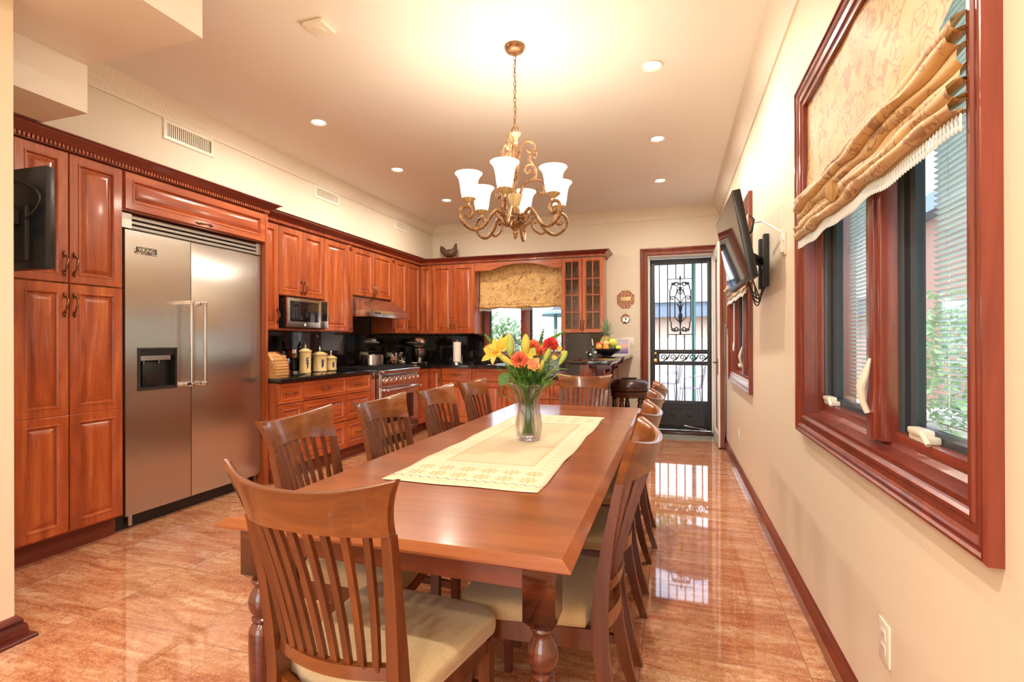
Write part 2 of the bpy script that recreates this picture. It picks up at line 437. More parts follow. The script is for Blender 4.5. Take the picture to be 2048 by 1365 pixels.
def runner():
    m, nt, b = nm('cream_runner_cloth')
    tc = N(nt, 'ShaderNodeTexCoord'); sp = N(nt, 'ShaderNodeSeparateXYZ'); nt.links.new(tc.outputs['Object'], sp.inputs[0])
    ax = math_(nt, 'ABSOLUTE', sp.outputs[0]); ay = math_(nt, 'ABSOLUTE', sp.outputs[1])
    dx = math_(nt, 'SUBTRACT', 0.285, ax); dy = math_(nt, 'SUBTRACT', 0.85, ay)   # distance from the hems
    def band(val, a, b_): return math_(nt, 'MULTIPLY', math_(nt, 'GREATER_THAN', val, a), math_(nt, 'LESS_THAN', val, b_))
    base = mixc(nt, (0.64, 0.575, 0.42), (0.68, 0.62, 0.48), noise(nt, tc.outputs['Object'], 60, 3))
    inner = math_(nt, 'MULTIPLY', math_(nt, 'GREATER_THAN', dx, 0.105), math_(nt, 'GREATER_THAN', dy, 0.33))
    base = mixc(nt, base, (0.62, 0.51, 0.34), math_(nt, 'MULTIPLY', inner, 0.7))
    # medallions on the ends
    fx = math_(nt, 'SUBTRACT', math_(nt, 'FRACT', math_(nt, 'MULTIPLY', sp.outputs[0], 11.5)), 0.5)
    fy = math_(nt, 'SUBTRACT', math_(nt, 'FRACT', math_(nt, 'MULTIPLY', dy, 11.5)), 0.5)
    rr = math_(nt, 'SQRT', math_(nt, 'ADD', math_(nt, 'MULTIPLY', fx, fx), math_(nt, 'MULTIPLY', fy, fy)))
    pet = math_(nt, 'SINE', math_(nt, 'MULTIPLY', math_(nt, 'ARCTAN2', fy, fx), 8))
    med = math_(nt, 'LESS_THAN', rr, math_(nt, 'ADD', 0.32, math_(nt, 'MULTIPLY', pet, 0.09)))
    hole = math_(nt, 'GREATER_THAN', math_(nt, 'ABSOLUTE', math_(nt, 'SUBTRACT', rr, 0.16)), 0.035)
    med = math_(nt, 'MULTIPLY', math_(nt, 'MULTIPLY', med, hole), band(dy, 0.085, 0.262))
    med = math_(nt, 'MULTIPLY', med, math_(nt, 'GREATER_THAN', dx, 0.02))
    base = mixc(nt, base, (0.50, 0.32, 0.10), math_(nt, 'MULTIPLY', med, 0.75))
    zz = math_(nt, 'PINGPONG', math_(nt, 'MULTIPLY', sp.outputs[0], 1.0), 0.018)
    e1 = band(math_(nt, 'ADD', dy, zz), 0.075, 0.083)
    base = mixc(nt, base, (0.18, 0.12, 0.08), math_(nt, 'MULTIPLY', e1, 0.75))
    e1b = band(math_(nt, 'ADD', dy, zz), 0.04, 0.055)
    base = mixc(nt, base, (0.68, 0.50, 0.22), math_(nt, 'MULTIPLY', e1b, 0.55))
    # side diamonds
    sy = math_(nt, 'FRACT', math_(nt, 'MULTIPLY', sp.outputs[1], 19))
    sd = math_(nt, 'MULTIPLY', math_(nt, 'LESS_THAN', sy, 0.45), band(dx, 0.018, 0.05))
    sd = math_(nt, 'MULTIPLY', sd, math_(nt, 'GREATER_THAN', dy, 0.28))
    base = mixc(nt, base, (0.70, 0.52, 0.26), math_(nt, 'MULTIPLY', sd, 0.5))
    md = math_(nt, 'MINIMUM', dx, math_(nt, 'SUBTRACT', dy, 0.225))
    for a_, b_, k in ((0.058, 0.062, 0.5), (0.098, 0.108, 0.75)):
        base = mixc(nt, base, (0.60, 0.38, 0.18), math_(nt, 'MULTIPLY', band(md, a_, b_), k))
    ch = math_(nt, 'MULTIPLY', band(md, 0.112, 0.122), math_(nt, 'GREATER_THAN', math_(nt, 'SINE', math_(nt, 'MULTIPLY', math_(nt, 'ADD', sp.outputs[0], sp.outputs[1]), 420)), 0))
    base = mixc(nt, base, (0.5, 0.3, 0.15), math_(nt, 'MULTIPLY', ch, 0.5))
    nt.links.new(base, b.inputs['Base Color']); b.inputs['Roughness'].default_value = 0.8
    wv = noise(nt, tc.outputs['Object'], 500, 2); bump(nt, b, wv, 0.2, 0.0006)
    return m
M['runner'] = runner()
def thin_glass(name, tint=(1, 1, 1), refl=0.5, rough=0.0):
    m, nt, b = nm(name); nt.nodes.remove(b); out = nt.nodes['Material Output']
    t = N(nt, 'ShaderNodeBsdfTransparent'); t.inputs[0].default_value = (*tint, 1); g = N(nt, 'ShaderNodeBsdfGlossy'); g.inputs['Roughness'].default_value = rough
    lw = N(nt, 'ShaderNodeLayerWeight'); lw.inputs[0].default_value = 0.5
    fz = math_(nt, 'ADD', math_(nt, 'MULTIPLY', math_(nt, 'POWER', lw.outputs['Facing'], 4.5), 0.9), 0.05)
    ms = N(nt, 'ShaderNodeMixShader'); nt.links.new(math_(nt, 'MULTIPLY', fz, refl * 1.6, True), ms.inputs[0])
    nt.links.new(t.outputs[0], ms.inputs[1]); nt.links.new(g.outputs[0], ms.inputs[2]); nt.links.new(ms.outputs[0], out.inputs[0])
    return m
M['pane'] = thin_glass('window_glass', (0.93, 0.97, 0.98))
M['cabglass'] = thin_glass('cabinet_glass', (0.85, 0.85, 0.83))
M['crystal'] = thin_glass('crystal_facets', (0.86, 0.88, 0.88), 0.7, 0.0)
def real_glass(name, rough=0.0, ior=1.5, col=(1, 1, 1)):
    m, nt, b = nm(name)
    b.inputs['Base Color'].default_value = (*col, 1); b.inputs['Roughness'].default_value = rough
    b.inputs['Transmission Weight'].default_value = 1.0; b.inputs['IOR'].default_value = ior
    return m
M['vase'] = real_glass('cut_crystal')
def soft_crystal():
    m = M['vase']; nt = m.node_tree; b = nt.nodes['Principled BSDF']; t = N(nt, 'ShaderNodeBsdfTransparent'); ms = N(nt, 'ShaderNodeMixShader'); ms.inputs[0].default_value = 0.5
    out = nt.nodes['Material Output']; nt.links.new(b.outputs[0], ms.inputs[1]); nt.links.new(t.outputs[0], ms.inputs[2]); nt.links.new(ms.outputs[0], out.inputs[0])
soft_crystal()
def bronze_rub():
    m, nt, b = nm('antique_gold_bronze'); vec = coords(nt); n = noise(nt, vec, 30, 4, 0.7)
    nt.links.new(ramp(nt, n, ((0.35, (0.13, 0.06, 0.03)), (0.55, (0.36, 0.19, 0.09)), (0.75, (0.62, 0.40, 0.20)))), b.inputs['Base Color'])
    b.inputs['Metallic'].default_value = 0.55; b.inputs['Roughness'].default_value = 0.4; return m
M['chand'] = bronze_rub()
M['gilt'] = plain('gilded_leaf', (0.60, 0.46, 0.24), 0.4, 0.4)
M['shade_glass'] = plain('lit_white_glass_shade', (0.9, 0.85, 0.75), 0.3, emit=(1, 0.90, 0.72), es=2.6)
M['lamp'] = plain('lit_downlight_lens', (1, 1, 1), 0.3, emit=(1, 0.88, 0.68), es=9.0)
def crown_white():
    m, nt, b = nm('white_plaster_ornament')
    tc = N(nt, 'ShaderNodeTexCoord'); sp = N(nt, 'ShaderNodeSeparateXYZ'); nt.links.new(tc.outputs['Object'], sp.inputs[0])
    s = math_(nt, 'ADD', sp.outputs[0], sp.outputs[1])
    sx = math_(nt, 'SINE', math_(nt, 'MULTIPLY', s, 95)); sz = math_(nt, 'SINE', math_(nt, 'ADD', math_(nt, 'MULTIPLY', sp.outputs[2], 120), math_(nt, 'MULTIPLY', sx, 1.8)))
    v = N(nt, 'ShaderNodeTexVoronoi'); v.inputs['Scale'].default_value = 26; v.feature = 'SMOOTH_F1'; nt.links.new(tc.outputs['Object'], v.inputs['Vector'])
    h = math_(nt, 'ADD', math_(nt, 'MULTIPLY', sx, sz), math_(nt, 'MULTIPLY', v.outputs['Distance'], 2.0))
    b.inputs['Base Color'].default_value = (0.84, 0.79, 0.68, 1); b.inputs['Roughness'].default_value = 0.5
    bump(nt, b, h, 0.40, 0.004); return m
M['plaster'] = crown_white()
def leafm(name, c1, c2):
    m, nt, b = nm(name); oi = N(nt, 'ShaderNodeObjectInfo'); vec = coords(nt); n = noise(nt, vec, 14, 3)
    c = mixc(nt, c1, c2, n); nt.links.new(c, b.inputs['Base Color']); b.inputs['Roughness'].default_value = 0.45
    tr = N(nt, 'ShaderNodeBsdfTranslucent'); nt.links.new(c, tr.inputs[0]); ms = N(nt, 'ShaderNodeMixShader'); ms.inputs[0].default_value = 0.3
    out = nt.nodes['Material Output']; nt.links.new(b.outputs[0], ms.inputs[1]); nt.links.new(tr.outputs[0], ms.inputs[2]); nt.links.new(ms.outputs[0], out.inputs[0])
    return m
M['leaf'] = leafm('bouquet_leaf', (0.09, 0.26, 0.035), (0.26, 0.50, 0.07))
M['fern'] = leafm('bouquet_fern', (0.05, 0.16, 0.04), (0.14, 0.30, 0.08))
M['stem'] = leafm('green_stem', (0.26, 0.46, 0.10), (0.46, 0.62, 0.18))
M['budg'] = leafm('green_bud', (0.40, 0.58, 0.10), (0.62, 0.70, 0.18))
M['budy'] = leafm('yellow_bud', (0.78, 0.66, 0.10), (0.62, 0.66, 0.14))
M['lily'] = leafm('yellow_lily', (0.95, 0.60, 0.05), (0.98, 0.74, 0.16))
M['coral'] = leafm('coral_petal', (0.95, 0.22, 0.10), (1.0, 0.42, 0.26))
M['red'] = leafm('crimson_petal', (0.72, 0.05, 0.05), (0.90, 0.16, 0.14))
M['pinko'] = leafm('pink_orange_petal', (1.0, 0.40, 0.22), (1.0, 0.55, 0.12))
M['tree'] = leafm('garden_leaves', (0.16, 0.28, 0.12), (0.42, 0.55, 0.34))
# ================================================================== the room
XL, XR, YB, YF = -3.93, 0.585, 7.15, -3.2     # left, right, back and front wall faces
XFAR = -5.6                                    # left end of the space behind the partition
def wall_open(name, fr, u0, u1, z0, z1, th, holes, mat):
    """wall slab in frame fr (n<0 is into the wall) with rectangular holes (u0,u1,z0,z1), holes do not overlap in u"""
    b = MB(); u = u0
    for (a, c, d, e) in sorted(holes):
        if a > u: b.box(u, a, -th, 0, z0, z1, fr)
        if d > z0: b.box(a, c, -th, 0, z0, d, fr)
        if e < z1: b.box(a, c, -th, 0, e, z1, fr)
        u = c
    if u < u1: b.box(u, u1, -th, 0, z0, z1, fr)
    return b.build(name, mat, kind='structure', smooth=False)
FL = Fr((XL, 0, 0), (0, 1, 0), (1, 0, 0))      # left wall, u = y
FB = Fr((0, YB, 0), (1, 0, 0), (0, -1, 0))     # back wall, u = x
FRW = Fr((XR, 0, 0), (0, -1, 0), (-1, 0, 0))   # right wall, u = -y
W1 = (1.175, 2.735, 0.825, 2.43)               # casing outer y0,y1,z0,z1
W2 = (4.30, 5.86, 0.835, 2.41)
CW = 0.085
BW = (-2.69, -1.46, 1.03, 2.36)                # back window opening
DO = (-0.33, 0.515, 0.0, 2.41)                 # back door opening
def hole(W): return (-(W[1] - CW), -(W[0] + CW), W[2] + CW, W[3] - CW)
b = MB(); b.box(XFAR, XR + 0.3, YF - 0.2, YB + 0.35, -0.12, 0.0); floor = b.build('floor', M['floor'], kind='structure', smooth=False)
b = MB(); b.box(XFAR, XR + 0.3, YF - 0.2, YB + 0.35, CEIL, CEIL + 0.12); b.build('ceiling', M['ceil'], kind='structure', smooth=False)
wall_open('wall_left', FL, -0.2, YB + 0.3, 0, CEIL, 0.15, [], M['wall2'])
b = MB(); b.box(XFAR - 0.15, XFAR, YF, 0.0, 0, CEIL); b.box(XFAR, XL - 0.15, -0.15, 0.0, 0, CEIL); b.build('wall_left_rear', M['wall'], kind='structure', smooth=False)
wall_open('wall_back', FB, XL - 0.15, XR + 0.2, 0, CEIL, 0.30, [BW, DO], M['wall2'])
wall_open('wall_right', FRW, -YB, -YF, 0, CEIL, 0.20, [hole(W1), hole(W2)], M['wall'])
FF = Fr((0, YF, 0), (-1, 0, 0), (0, 1, 0))
wall_open('wall_front', FF, -XR, -XFAR, 0, CEIL, 0.15, [(-0.25, 2.15, 0.10, 2.75), (2.6, 5.0, 0.10, 2.75)], M['wall'])
# large windows added unseen behind the viewer, to let in front light
for i, (a, c) in enumerate(((-0.25, 2.15), (2.6, 5.0))):
    r_ = thing('window_%d' % (4 + i), FF((a + c) / 2, -0.1, 0.10), None, None); r_['kind'] = 'structure'
    b = MB(); b.rings(FF, a, c, 0.10, 2.75, [(0, -0.12), (0, 0.02), (0.06, 0.02), (0.06, -0.12)], close=False, back=1)
    for k in (1, 2): b.box(a + (c - a) * k / 3 - 0.03, a + (c - a) * k / 3 + 0.03, -0.1, -0.02, 0.16, 2.69, FF)
    b.build('window_frame', M['white'], r_)
# partition on the left foreground and the dropped boxes above it
b = MB(); b.box(-2.80, -2.645, YF, 1.41, 0, CEIL); b.build('wall_partition', M['wall'], kind='structure', smooth=False)
b = MB(); b.box(-4.2, -2.17, -0.2, 1.90, 2.725, CEIL + 0.02); b.build('ceiling_drop', M['ceil'], kind='structure', smooth=False)
b = MB(); b.box(-4.2, -2.965, -0.2, 1.90, 2.470, 2.724); b.build('ceiling_drop.001', M['ceil'], kind='structure', smooth=False)
b = MB(); b.box(XL - 0.02, -3.55, 1.90, YB, 2.50, CEIL + 0.02); b.build('wall_left_soffit', M['wall2'], kind='structure', smooth=False)

def sweep_profile(b, fr, prof, u0, u1, m0=0, m1=0):
    """profile of (n,z) extruded along u; m0/m1 = mitre slope (du per n)"""
    ra = [fr(u0 + m0 * n, n, z) for n, z in prof]; rb = [fr(u1 - m1 * n, n, z) for n, z in prof]
    g = b.quadgrid([ra, rb], close_u=True); b.face(list(reversed(g[0]))); b.face(g[1])
CP = [(0, 2.895), (0.012, 2.895), (0.014, 2.905), (0.022, 2.912), (0.024, 2.920), (0.034, 2.930), (0.052, 2.955), (0.078, 2.985), (0.084, 2.992), (0.094, 2.998), (0.098, 3.006), (0.112, 3.012), (0.118, CEIL), (0, CEIL)]
SOF = Fr((-3.55, 0, 0), (0, 1, 0), (1, 0, 0))
for i, (fr, u0, u1, m0, m1) in enumerate(((SOF, 1.90, YB, 0, 1), (FB, -3.55, XR, 1, 1), (FRW, -YB, -YF, 1, 0))):
    b = MB(); sweep_profile(b, fr, CP, u0, u1, m0, m1); b.build('trim_%d' % (i + 1), M['plaster'], kind='structure', ang=50)
# baseboards
BP = [(0, 0), (0.022, 0), (0.022, 0.055), (0.017, 0.064), (0.019, 0.074), (0.012, 0.088), (0.008, 0.105), (0, 0.112)]
b = MB(); sweep_profile(b, FRW, BP, -YB, -YF); b.build('baseboard_right', M['trim_h'], kind='structure', ang=25)
b = MB(); sweep_profile(b, FB, BP, -0.66, -0.42); b.build('baseboard_back', M['trim_h'], kind='structure', ang=25)
PF = Fr((-2.645, 0, 0), (0, 1, 0), (1, 0, 0)); PE = Fr((0, 1.41, 0), (-1, 0, 0), (0, 1, 0))
BP2 = [(0, 0), (0.055, 0), (0.055, 0.014), (0.034, 0.022), (0.030, 0.06), (0.020, 0.072), (0.022, 0.082), (0.010, 0.098), (0, 0.102)]
b = MB(); sweep_profile(b, PF, BP2, YF, 1.41, 0, -1); sweep_profile(b, PE, BP2, 2.645, 2.80, -1, -1)
b.build('baseboard_partition', M['trim_h'], kind='structure', ang=25)
# ------------------------------------------------------------------ right-hand windows
CPROF = [(0, 0.0), (0, 0.026), (0.006, 0.031), (0.012, 0.031), (0.016, 0.024), (0.022, 0.022), (0.028, 0.027), (0.036, 0.024), (0.042, 0.018), (0.062, 0.016), (0.066, 0.021), (0.074, 0.021), (0.080, 0.014), (CW, 0.012), (CW, 0.0)]
def casement(name, W, idx, blinds=True):
    y0, y1, z0, z1 = W; cy = (y0 + y1) / 2
    root = thing(name, (XR, cy, z0), None, None); root['kind'] = 'structure'
    b = MB(); b.rings(FRW, -y1, -y0, z0, z1, CPROF, close=False, back=1); b.build('casing', M['trim'], root, ang=25)
    a0, a1, b0, b1 = y0 + CW, y1 - CW, z0 + CW, z1 - CW
    b = MB()   # jamb box with stepped reveal
    b.rings(FRW, -a1, -a0, b0, b1, [(-0.002, 0.012), (0.014, 0.012), (0.014, -0.035), (0.020, -0.035), (0.020, -0.04), (0.032, -0.055), (0.032, -0.19), (-0.002, -0.19)], close=False, back=1)
    b.build('window_jamb', M['trim'], root, ang=25)
    b = MB(); b.box(-a1 + 0.03, -a0 - 0.03, -0.10, -0.055, b0 + 0.02, b0 + 0.062, FRW, 0.004); b.build('window_stool', M['trim_h'], root)
    mid = y0 + (y1 - y0) * 0.462
    b = MB(); b.box(-mid - 0.062, -mid + 0.062, -0.07, -0.022, b0 + 0.028, b1 - 0.03, FRW, 0.004)
    b.box(-mid - 0.03, -mid + 0.03, -0.03, -0.014, b0 + 0.028, b1 - 0.03, FRW, 0.003)
    b.build('mullion', M['trim'], root)
    for (s0, s1) in ((a0 + 0.03, mid - 0.04), (mid + 0.04, a1 - 0.03)):
        b = MB(); b.rings(FRW, -s1, -s0, b0 + 0.03, b1 - 0.03, [(0, -0.075), (0, -0.066), (0.012, -0.066), (0.014, -0.075), (0.022, -0.085), (0.05, -0.090), (0.058, -0.10), (0.058, -0.125), (0, -0.125)], close=False, back=1)
        sash = b.build('sash', M['sash'], root, ang=25)
        b = MB(); b.box(-s1 + 0.056, -s0 - 0.056, -0.105, -0.101, b0 + 0.086, b1 - 0.086, FRW); b.build('window_pane', M['pane'], sash, smooth=False)
        b = MB()
        b.box(-s1 + 0.095, -s0 - 0.095, -0.158, -0.138, b1 - 0.135, b1 - 0.095, FRW)
        z = b0 + 0.10
        if blinds:
            while z < b1 - 0.14:
                v = [FRW(-s1 + 0.06, -0.142, z + 0.004), FRW(-s0 - 0.06, -0.142, z + 0.004), FRW(-s0 - 0.06, -0.156, z - 0.004), FRW(-s1 + 0.06, -0.156, z - 0.004)]
                b.face([b.v(p) for p in v]); z += 0.0165
            for k in (0.16, 0.84):
                uu = -s1 + 0.06 + (s1 - s0 - 0.12) * k
                b.box(uu - 0.001, uu + 0.001, -0.150, -0.148, b0 + 0.09, b1 - 0.10, FRW)
        b.build('mini_blind', M['blind'], sash, smooth=False)
        # crank operator on the stool
        yc = s1 - 0.02 - (s1 - s0) * (0.12 if s0 > mid else 0.30)
        b = MB(); b.box(-yc - 0.058, -yc + 0.05, -0.088, -0.052, b0 + 0.062, b0 + 0.082, FRW, 0.006)
        b.box(-yc - 0.05, -yc + 0.035, -0.080, -0.045, b0 + 0.080, b0 + 0.098, FRW, 0.007)
        b.tube([FRW(-yc + 0.03, -0.05, b0 + 0.09), FRW(-yc + 0.058, -0.047, b0 + 0.080), FRW(-yc + 0.075, -0.047, b0 + 0.066)], 0.007, 8)
        b.build('crank', M['window_crank'], root)
    # sash lock lever on the mullion
    b = MB(); zc = b0 + (b1 - b0) * 0.135
    pts = [FRW(-mid - 0.005, -0.008, zc - 0.085), FRW(-mid - 0.008, 0.004, zc - 0.05), FRW(-mid + 0.002, 0.012, zc), FRW(-mid + 0.018, 0.006, zc + 0.035), FRW(-mid + 0.024, -0.006, zc + 0.09)]
    b.tube(pts, [0.009, 0.010, 0.014, 0.011, 0.004], 10); b.build('sash_lock', M['window_crank'], root)
    return root
w1 = casement('window_1', W1, 1)
w2 = casement('window_2', W2, 2)
# back window above the sink
wb = thing('window_3', (-2.075, YB, BW[2]), None, None); wb['kind'] = 'structure'
b = MB(); b.rings(FB, BW[0], BW[1], BW[2], BW[3], [(0, 0.012), (0.03, 0.012), (0.035, 0.004), (0.058, -0.01), (0.058, -0.14), (0, -0.14)], close=False, back=1); b.build('window_frame', M['trim'], wb, ang=25)
b = MB(); b.box(-2.125, -1.995, -0.10, 0.008, BW[2] + 0.03, BW[3] - 0.03, FB, 0.004); b.build('mullion', M['trim'], wb)
for s0, s1 in ((-2.632, -2.125), (-1.995, -1.518)):
    b = MB(); b.rings(FB, s0, s1, BW[2] + 0.055, BW[3] - 0.055, [(0, -0.08), (0, -0.055), (0.018, -0.055), (0.026, -0.08)], close=False, back=1); sash = b.build('sash', M['sash'], wb, ang=25)
    b = MB(); b.box(s0 + 0.02, s1 - 0.02, -0.075, -0.071, BW[2] + 0.075, BW[3] - 0.075, FB); b.build('window_pane', M['pane'], sash, smooth=False)
    b = MB()
    for k in range(14): b.box(s0 + 0.03, s1 - 0.03, -0.11, -0.092, 1.712 + k * 0.0055, 1.7145 + k * 0.0055, FB)
    b.build('mini_blind', M['blind'], sash, smooth=False)

# ------------------------------------------------------------------ back door, screen door, door casing
b = MB()
DCP = [(0.0, 0.0), (0.0, 0.026), (0.006, 0.03), (0.014, 0.03), (0.020, 0.022), (0.032, 0.026), (0.042, 0.020), (0.072, 0.016), (0.076, 0.022), (0.084, 0.021), (0.092, 0.014), (0.100, 0.012), (0.100, 0.0)]
x0, x1, z1 = DO[0] - 0.095, DO[1] + 0.066, DO[3] + 0.095
rows = []
for ins, n in DCP:
    ir = ins * 0.62
    rows.append([FB(x0 + ins, n, 0.0), FB(x0 + ins, n, z1 - ins), FB(x1 - ir, n, z1 - ins), FB(x1 - ir, n, 0.0)])
b.quadgrid(rows); b.build('trim_4', M['trim'], kind='structure', ang=25)
b = MB(); rows = [[FB(DO[0] + i, n, 0.0), FB(DO[0] + i, n, DO[3] - i), FB(DO[1] - i, n, DO[3] - i), FB(DO[1] - i, n, 0.0)] for i, n in ((-0.001, 0.0), (0.012, 0.0), (0.012, -0.10), (0.026, -0.10), (0.026, -0.30), (-0.001, -0.30))]
b.quadgrid(rows); b.build('trim_5', M['white'], kind='structure', ang=25)
b = MB(); b.box(DO[0], DO[1], -0.30, 0.0, 0.001, 0.035, FB, 0.006); b.build('trim_6', M['darkwood'], kind='structure')
b = MB(); b.box(DO[0] + 0.01, DO[1] - 0.02, 0.012, 0.385, 0.0005, 0.004, FB); b.build('trim_7', M['slate'], kind='structure', smooth=False)

SY = 7.34                                         # plane of the metal screen door
FS = Fr((0, SY, 0), (1, 0, 0), (0, -1, 0))
sx0, sx1, sz0, sz1 = -0.303, 0.487, 0.04, 2.375
scr = thing('door_2', (0.09, SY, sz0), 'black iron security screen door with scrolled panel, letting in daylight', None); scr['kind'] = 'structure'
st = 0.062
Zs = lambda py: 1.25 - (py - 682.0) * 0.00691 + 0.001
Xs = lambda px: -0.30 + (px - 1301) * 0.00648
b = MB()
b.box(sx0, sx0 + st, -0.02, 0.02, sz0, sz1, FS, 0.003); b.box(sx1 - st * 0.8, sx1, -0.02, 0.02, sz0, sz1, FS, 0.003)
b.box(sx0 + st, sx1 - st * 0.8, -0.02, 0.02, sz1 - 0.075, sz1, FS, 0.003)
b.box(sx0 + st, sx1 - st * 0.8, -0.02, 0.02, Zs(707.5), Zs(699), FS, 0.003)
b.box(sx0 + st, sx1 - st * 0.8, -0.02, 0.02, Zs(730), Zs(722), FS, 0.003)
b.box(sx0 + st, sx0 + st + 0.06, -0.02, 0.02, Zs(724), Zs(705), FS, 0.003)
b.box(sx0 + st, sx1 - st * 0.8, -0.02, 0.02, sz0, Zs(800), FS, 0.003)
b.build('door_frame', M['iron'], scr)
b = MB(); kz1 = Zs(806)
b.rings(FS, sx0 + 0.10, sx1 - 0.09, sz0 + 0.06, kz1, [(0, 0.019), (0, 0.027), (0.012, 0.027), (0.014, 0.022), (0.055, 0.022), (0.057, 0.027), (0.065, 0.027), (0.067, 0.022)])
for px in (1345.5, 1379):
    b.lathe([(0.03, -0.020), (0.03, -0.026), (0.02, -0.034), (0.0, -0.036)], (Xs(px), SY, (sz0 + 0.06 + kz1) / 2), 16, axis='y')
b.build('kick_panel', M['iron'], scr, ang=25)
b = MB()
ztop, zor0, zor1 = sz1 - 0.075, Zs(669), Zs(559)
bars = [1319.3, 1336.2, 1353, 1370, 1387, 1404.4]
for i, px in enumerate(bars):
    x = Xs(px)
    def seg(a, c): b.box(x - 0.008, x + 0.008, -0.007, 0.007, a, c, FS)
    if i in (2, 3): seg(zor1, ztop); seg(Zs(699), zor0)
    else: seg(Zs(699), ztop)
    seg(Zs(800), Zs(730))
for z in (zor0, zor1): b.box(Xs(bars[1]), Xs(bars[4]), -0.006, 0.006, z - 0.006, z + 0.006, FS)
b.build('door_bars', M['iron'], scr)
# scrolled ornament, from a half outline mirrored about the middle
def spiral(cx, cz, r0, r1, a0, a1, n=18):
    return [(cx + (r0 + (r1 - r0) * k / n) * cos(a0 + (a1 - a0) * k / n), cz + (r0 + (r1 - r0) * k / n) * sin(a0 + (a1 - a0) * k / n)) for k in range(n + 1)]
b = MB(); cx = (Xs(bars[1]) + Xs(bars[4])) / 2; zm = (zor0 + zor1) / 2; hh = (zor1 - zor0) / 2
def orn(pts, r=0.0085):
    for s_ in (1, -1): b.tube([FS(cx + s_ * x, 0, z) for x, z in pts], max(r, 0.0078), 6)
def both(pts, r=0.0085):
    orn([(x, zm + z) for x, z in pts], r)
arc = [(0.055 + 0.065 * sin(t), hh - 0.13 + 0.085 * cos(t)) for t in [pi / 2 * k / 8 for k in range(9)]]
both(arc + [(0.120, hh - 0.135), (0.135, hh - 0.15), (0.135, 0), (0.135, -hh + 0.19), (0.120, -hh + 0.17)] + [(0.06 + 0.06 * cos(t), -hh + 0.13 - 0.09 * sin(t)) for t in [pi / 2 * k / 8 for k in range(9)]])
arc2 = [(0.0 + 0.05 * sin(t), hh - 0.20 + 0.06 * cos(t)) for t in [pi / 2 * k / 6 for k in range(7)]]
both(arc2 + [(0.052, hh - 0.215), (0.070, hh - 0.235), (0.070, -hh + 0.23), (0.05, -hh + 0.21), (0.0, -hh + 0.16)])
for zc, sg in ((hh - 0.075, 1), (-hh + 0.075, -1)):
    both([(x, z) for x, z in spiral(0.045, zc, 0.034, 0.010, pi if sg > 0 else pi, (pi - sg * 2.6 * pi) if sg > 0 else (pi + 2.6 * pi), 26)])
    both([(x, z) for x, z in spiral(0.095, zc + sg * 0.005, 0.022, 0.010, 0, sg * 1.6 * pi, 16)], 0.005)
both([(0, 0.165), (0.03, 0.20), (0.045, 0.235), (0.035, 0.265), (0.012, 0.262), (0.0, 0.245)], 0.005)
both([(0.0, 0.045), (0.02, 0.08), (0.045, 0.12), (0.08, 0.14)] + spiral(0.105, 0.118, 0.026, 0.008, pi * 0.6, -pi * 1.3, 16), 0.006)
both([(0.0, -0.02), (0.02, 0.0), (0.03, 0.03), (0.045, 0.035)], 0.005)
both([(0.0, 0.30), (0.015, 0.31), (0.02, 0.335), (0.03, 0.335)], 0.005)
b.tube([FS(cx, 0, zm - hh + 0.08), FS(cx, 0, zm + hh - 0.03)], 0.007, 6)
prof = [(0.004, -0.36), (0.016, -0.33), (0.006, -0.29), (0.010, -0.24), (0.014, -0.2), (0.022, -0.16), (0.034, -0.11), (0.030, -0.07), (0.014, -0.045), (0.024, -0.02), (0.030, 0.02), (0.012, 0.05), (0.008, 0.12), (0.008, 0.22), (0.018, 0.25), (0.022, 0.28), (0.008, 0.31), (0.006, 0.38), (0.016, 0.42), (0.010, 0.45), (0.0, 0.46)]
b.lathe([(r * 0.9, zm + z - 0.03) for r, z in prof], (cx, SY, 0), 8)
b.build('scroll_ornament', M['iron'], scr)
b = MB(); zc = Zs(714.5); xx = sx0 + st + 0.11
while xx < sx1 - st * 0.8:
    b.tube([FS(x, 0, z) for x, z in spiral(xx, zc, 0.046, 0.008, -pi / 2, 2.4 * pi, 26)], 0.008, 6)
    b.tube([FS(xx + 0.0, 0, zc - 0.046), FS(xx + 0.05, 0, zc - 0.02), FS(xx + 0.09, 0, zc + 0.046)], [0.008, 0.014, 0.007], 6)
    xx += 0.125
b.build('scroll_band', M['iron'], scr)
b = MB()
for px, py, r_ in ((1311, 707, 0.018), (1311, 721, 0.027)):
    b.lathe([(r_ * 1.1, -0.02), (r_ * 1.1, -0.026), (r_ * 0.5, -0.03), (r_ * 0.5, -0.045), (r_ * 0.9, -0.055), (r_ * 0.8, -0.07), (0, -0.074)], (Xs(px), SY, Zs(py)), 16, axis='y')
b.build('door_knob', M['brass'], scr)
b = MB(); b.tube([FS(0.14, 0.03, sz0 + 0.06), FS(0.42, 0.035, sz0 + 0.015)], 0.010, 8); b.build('door_closer', M['chrome'], scr)

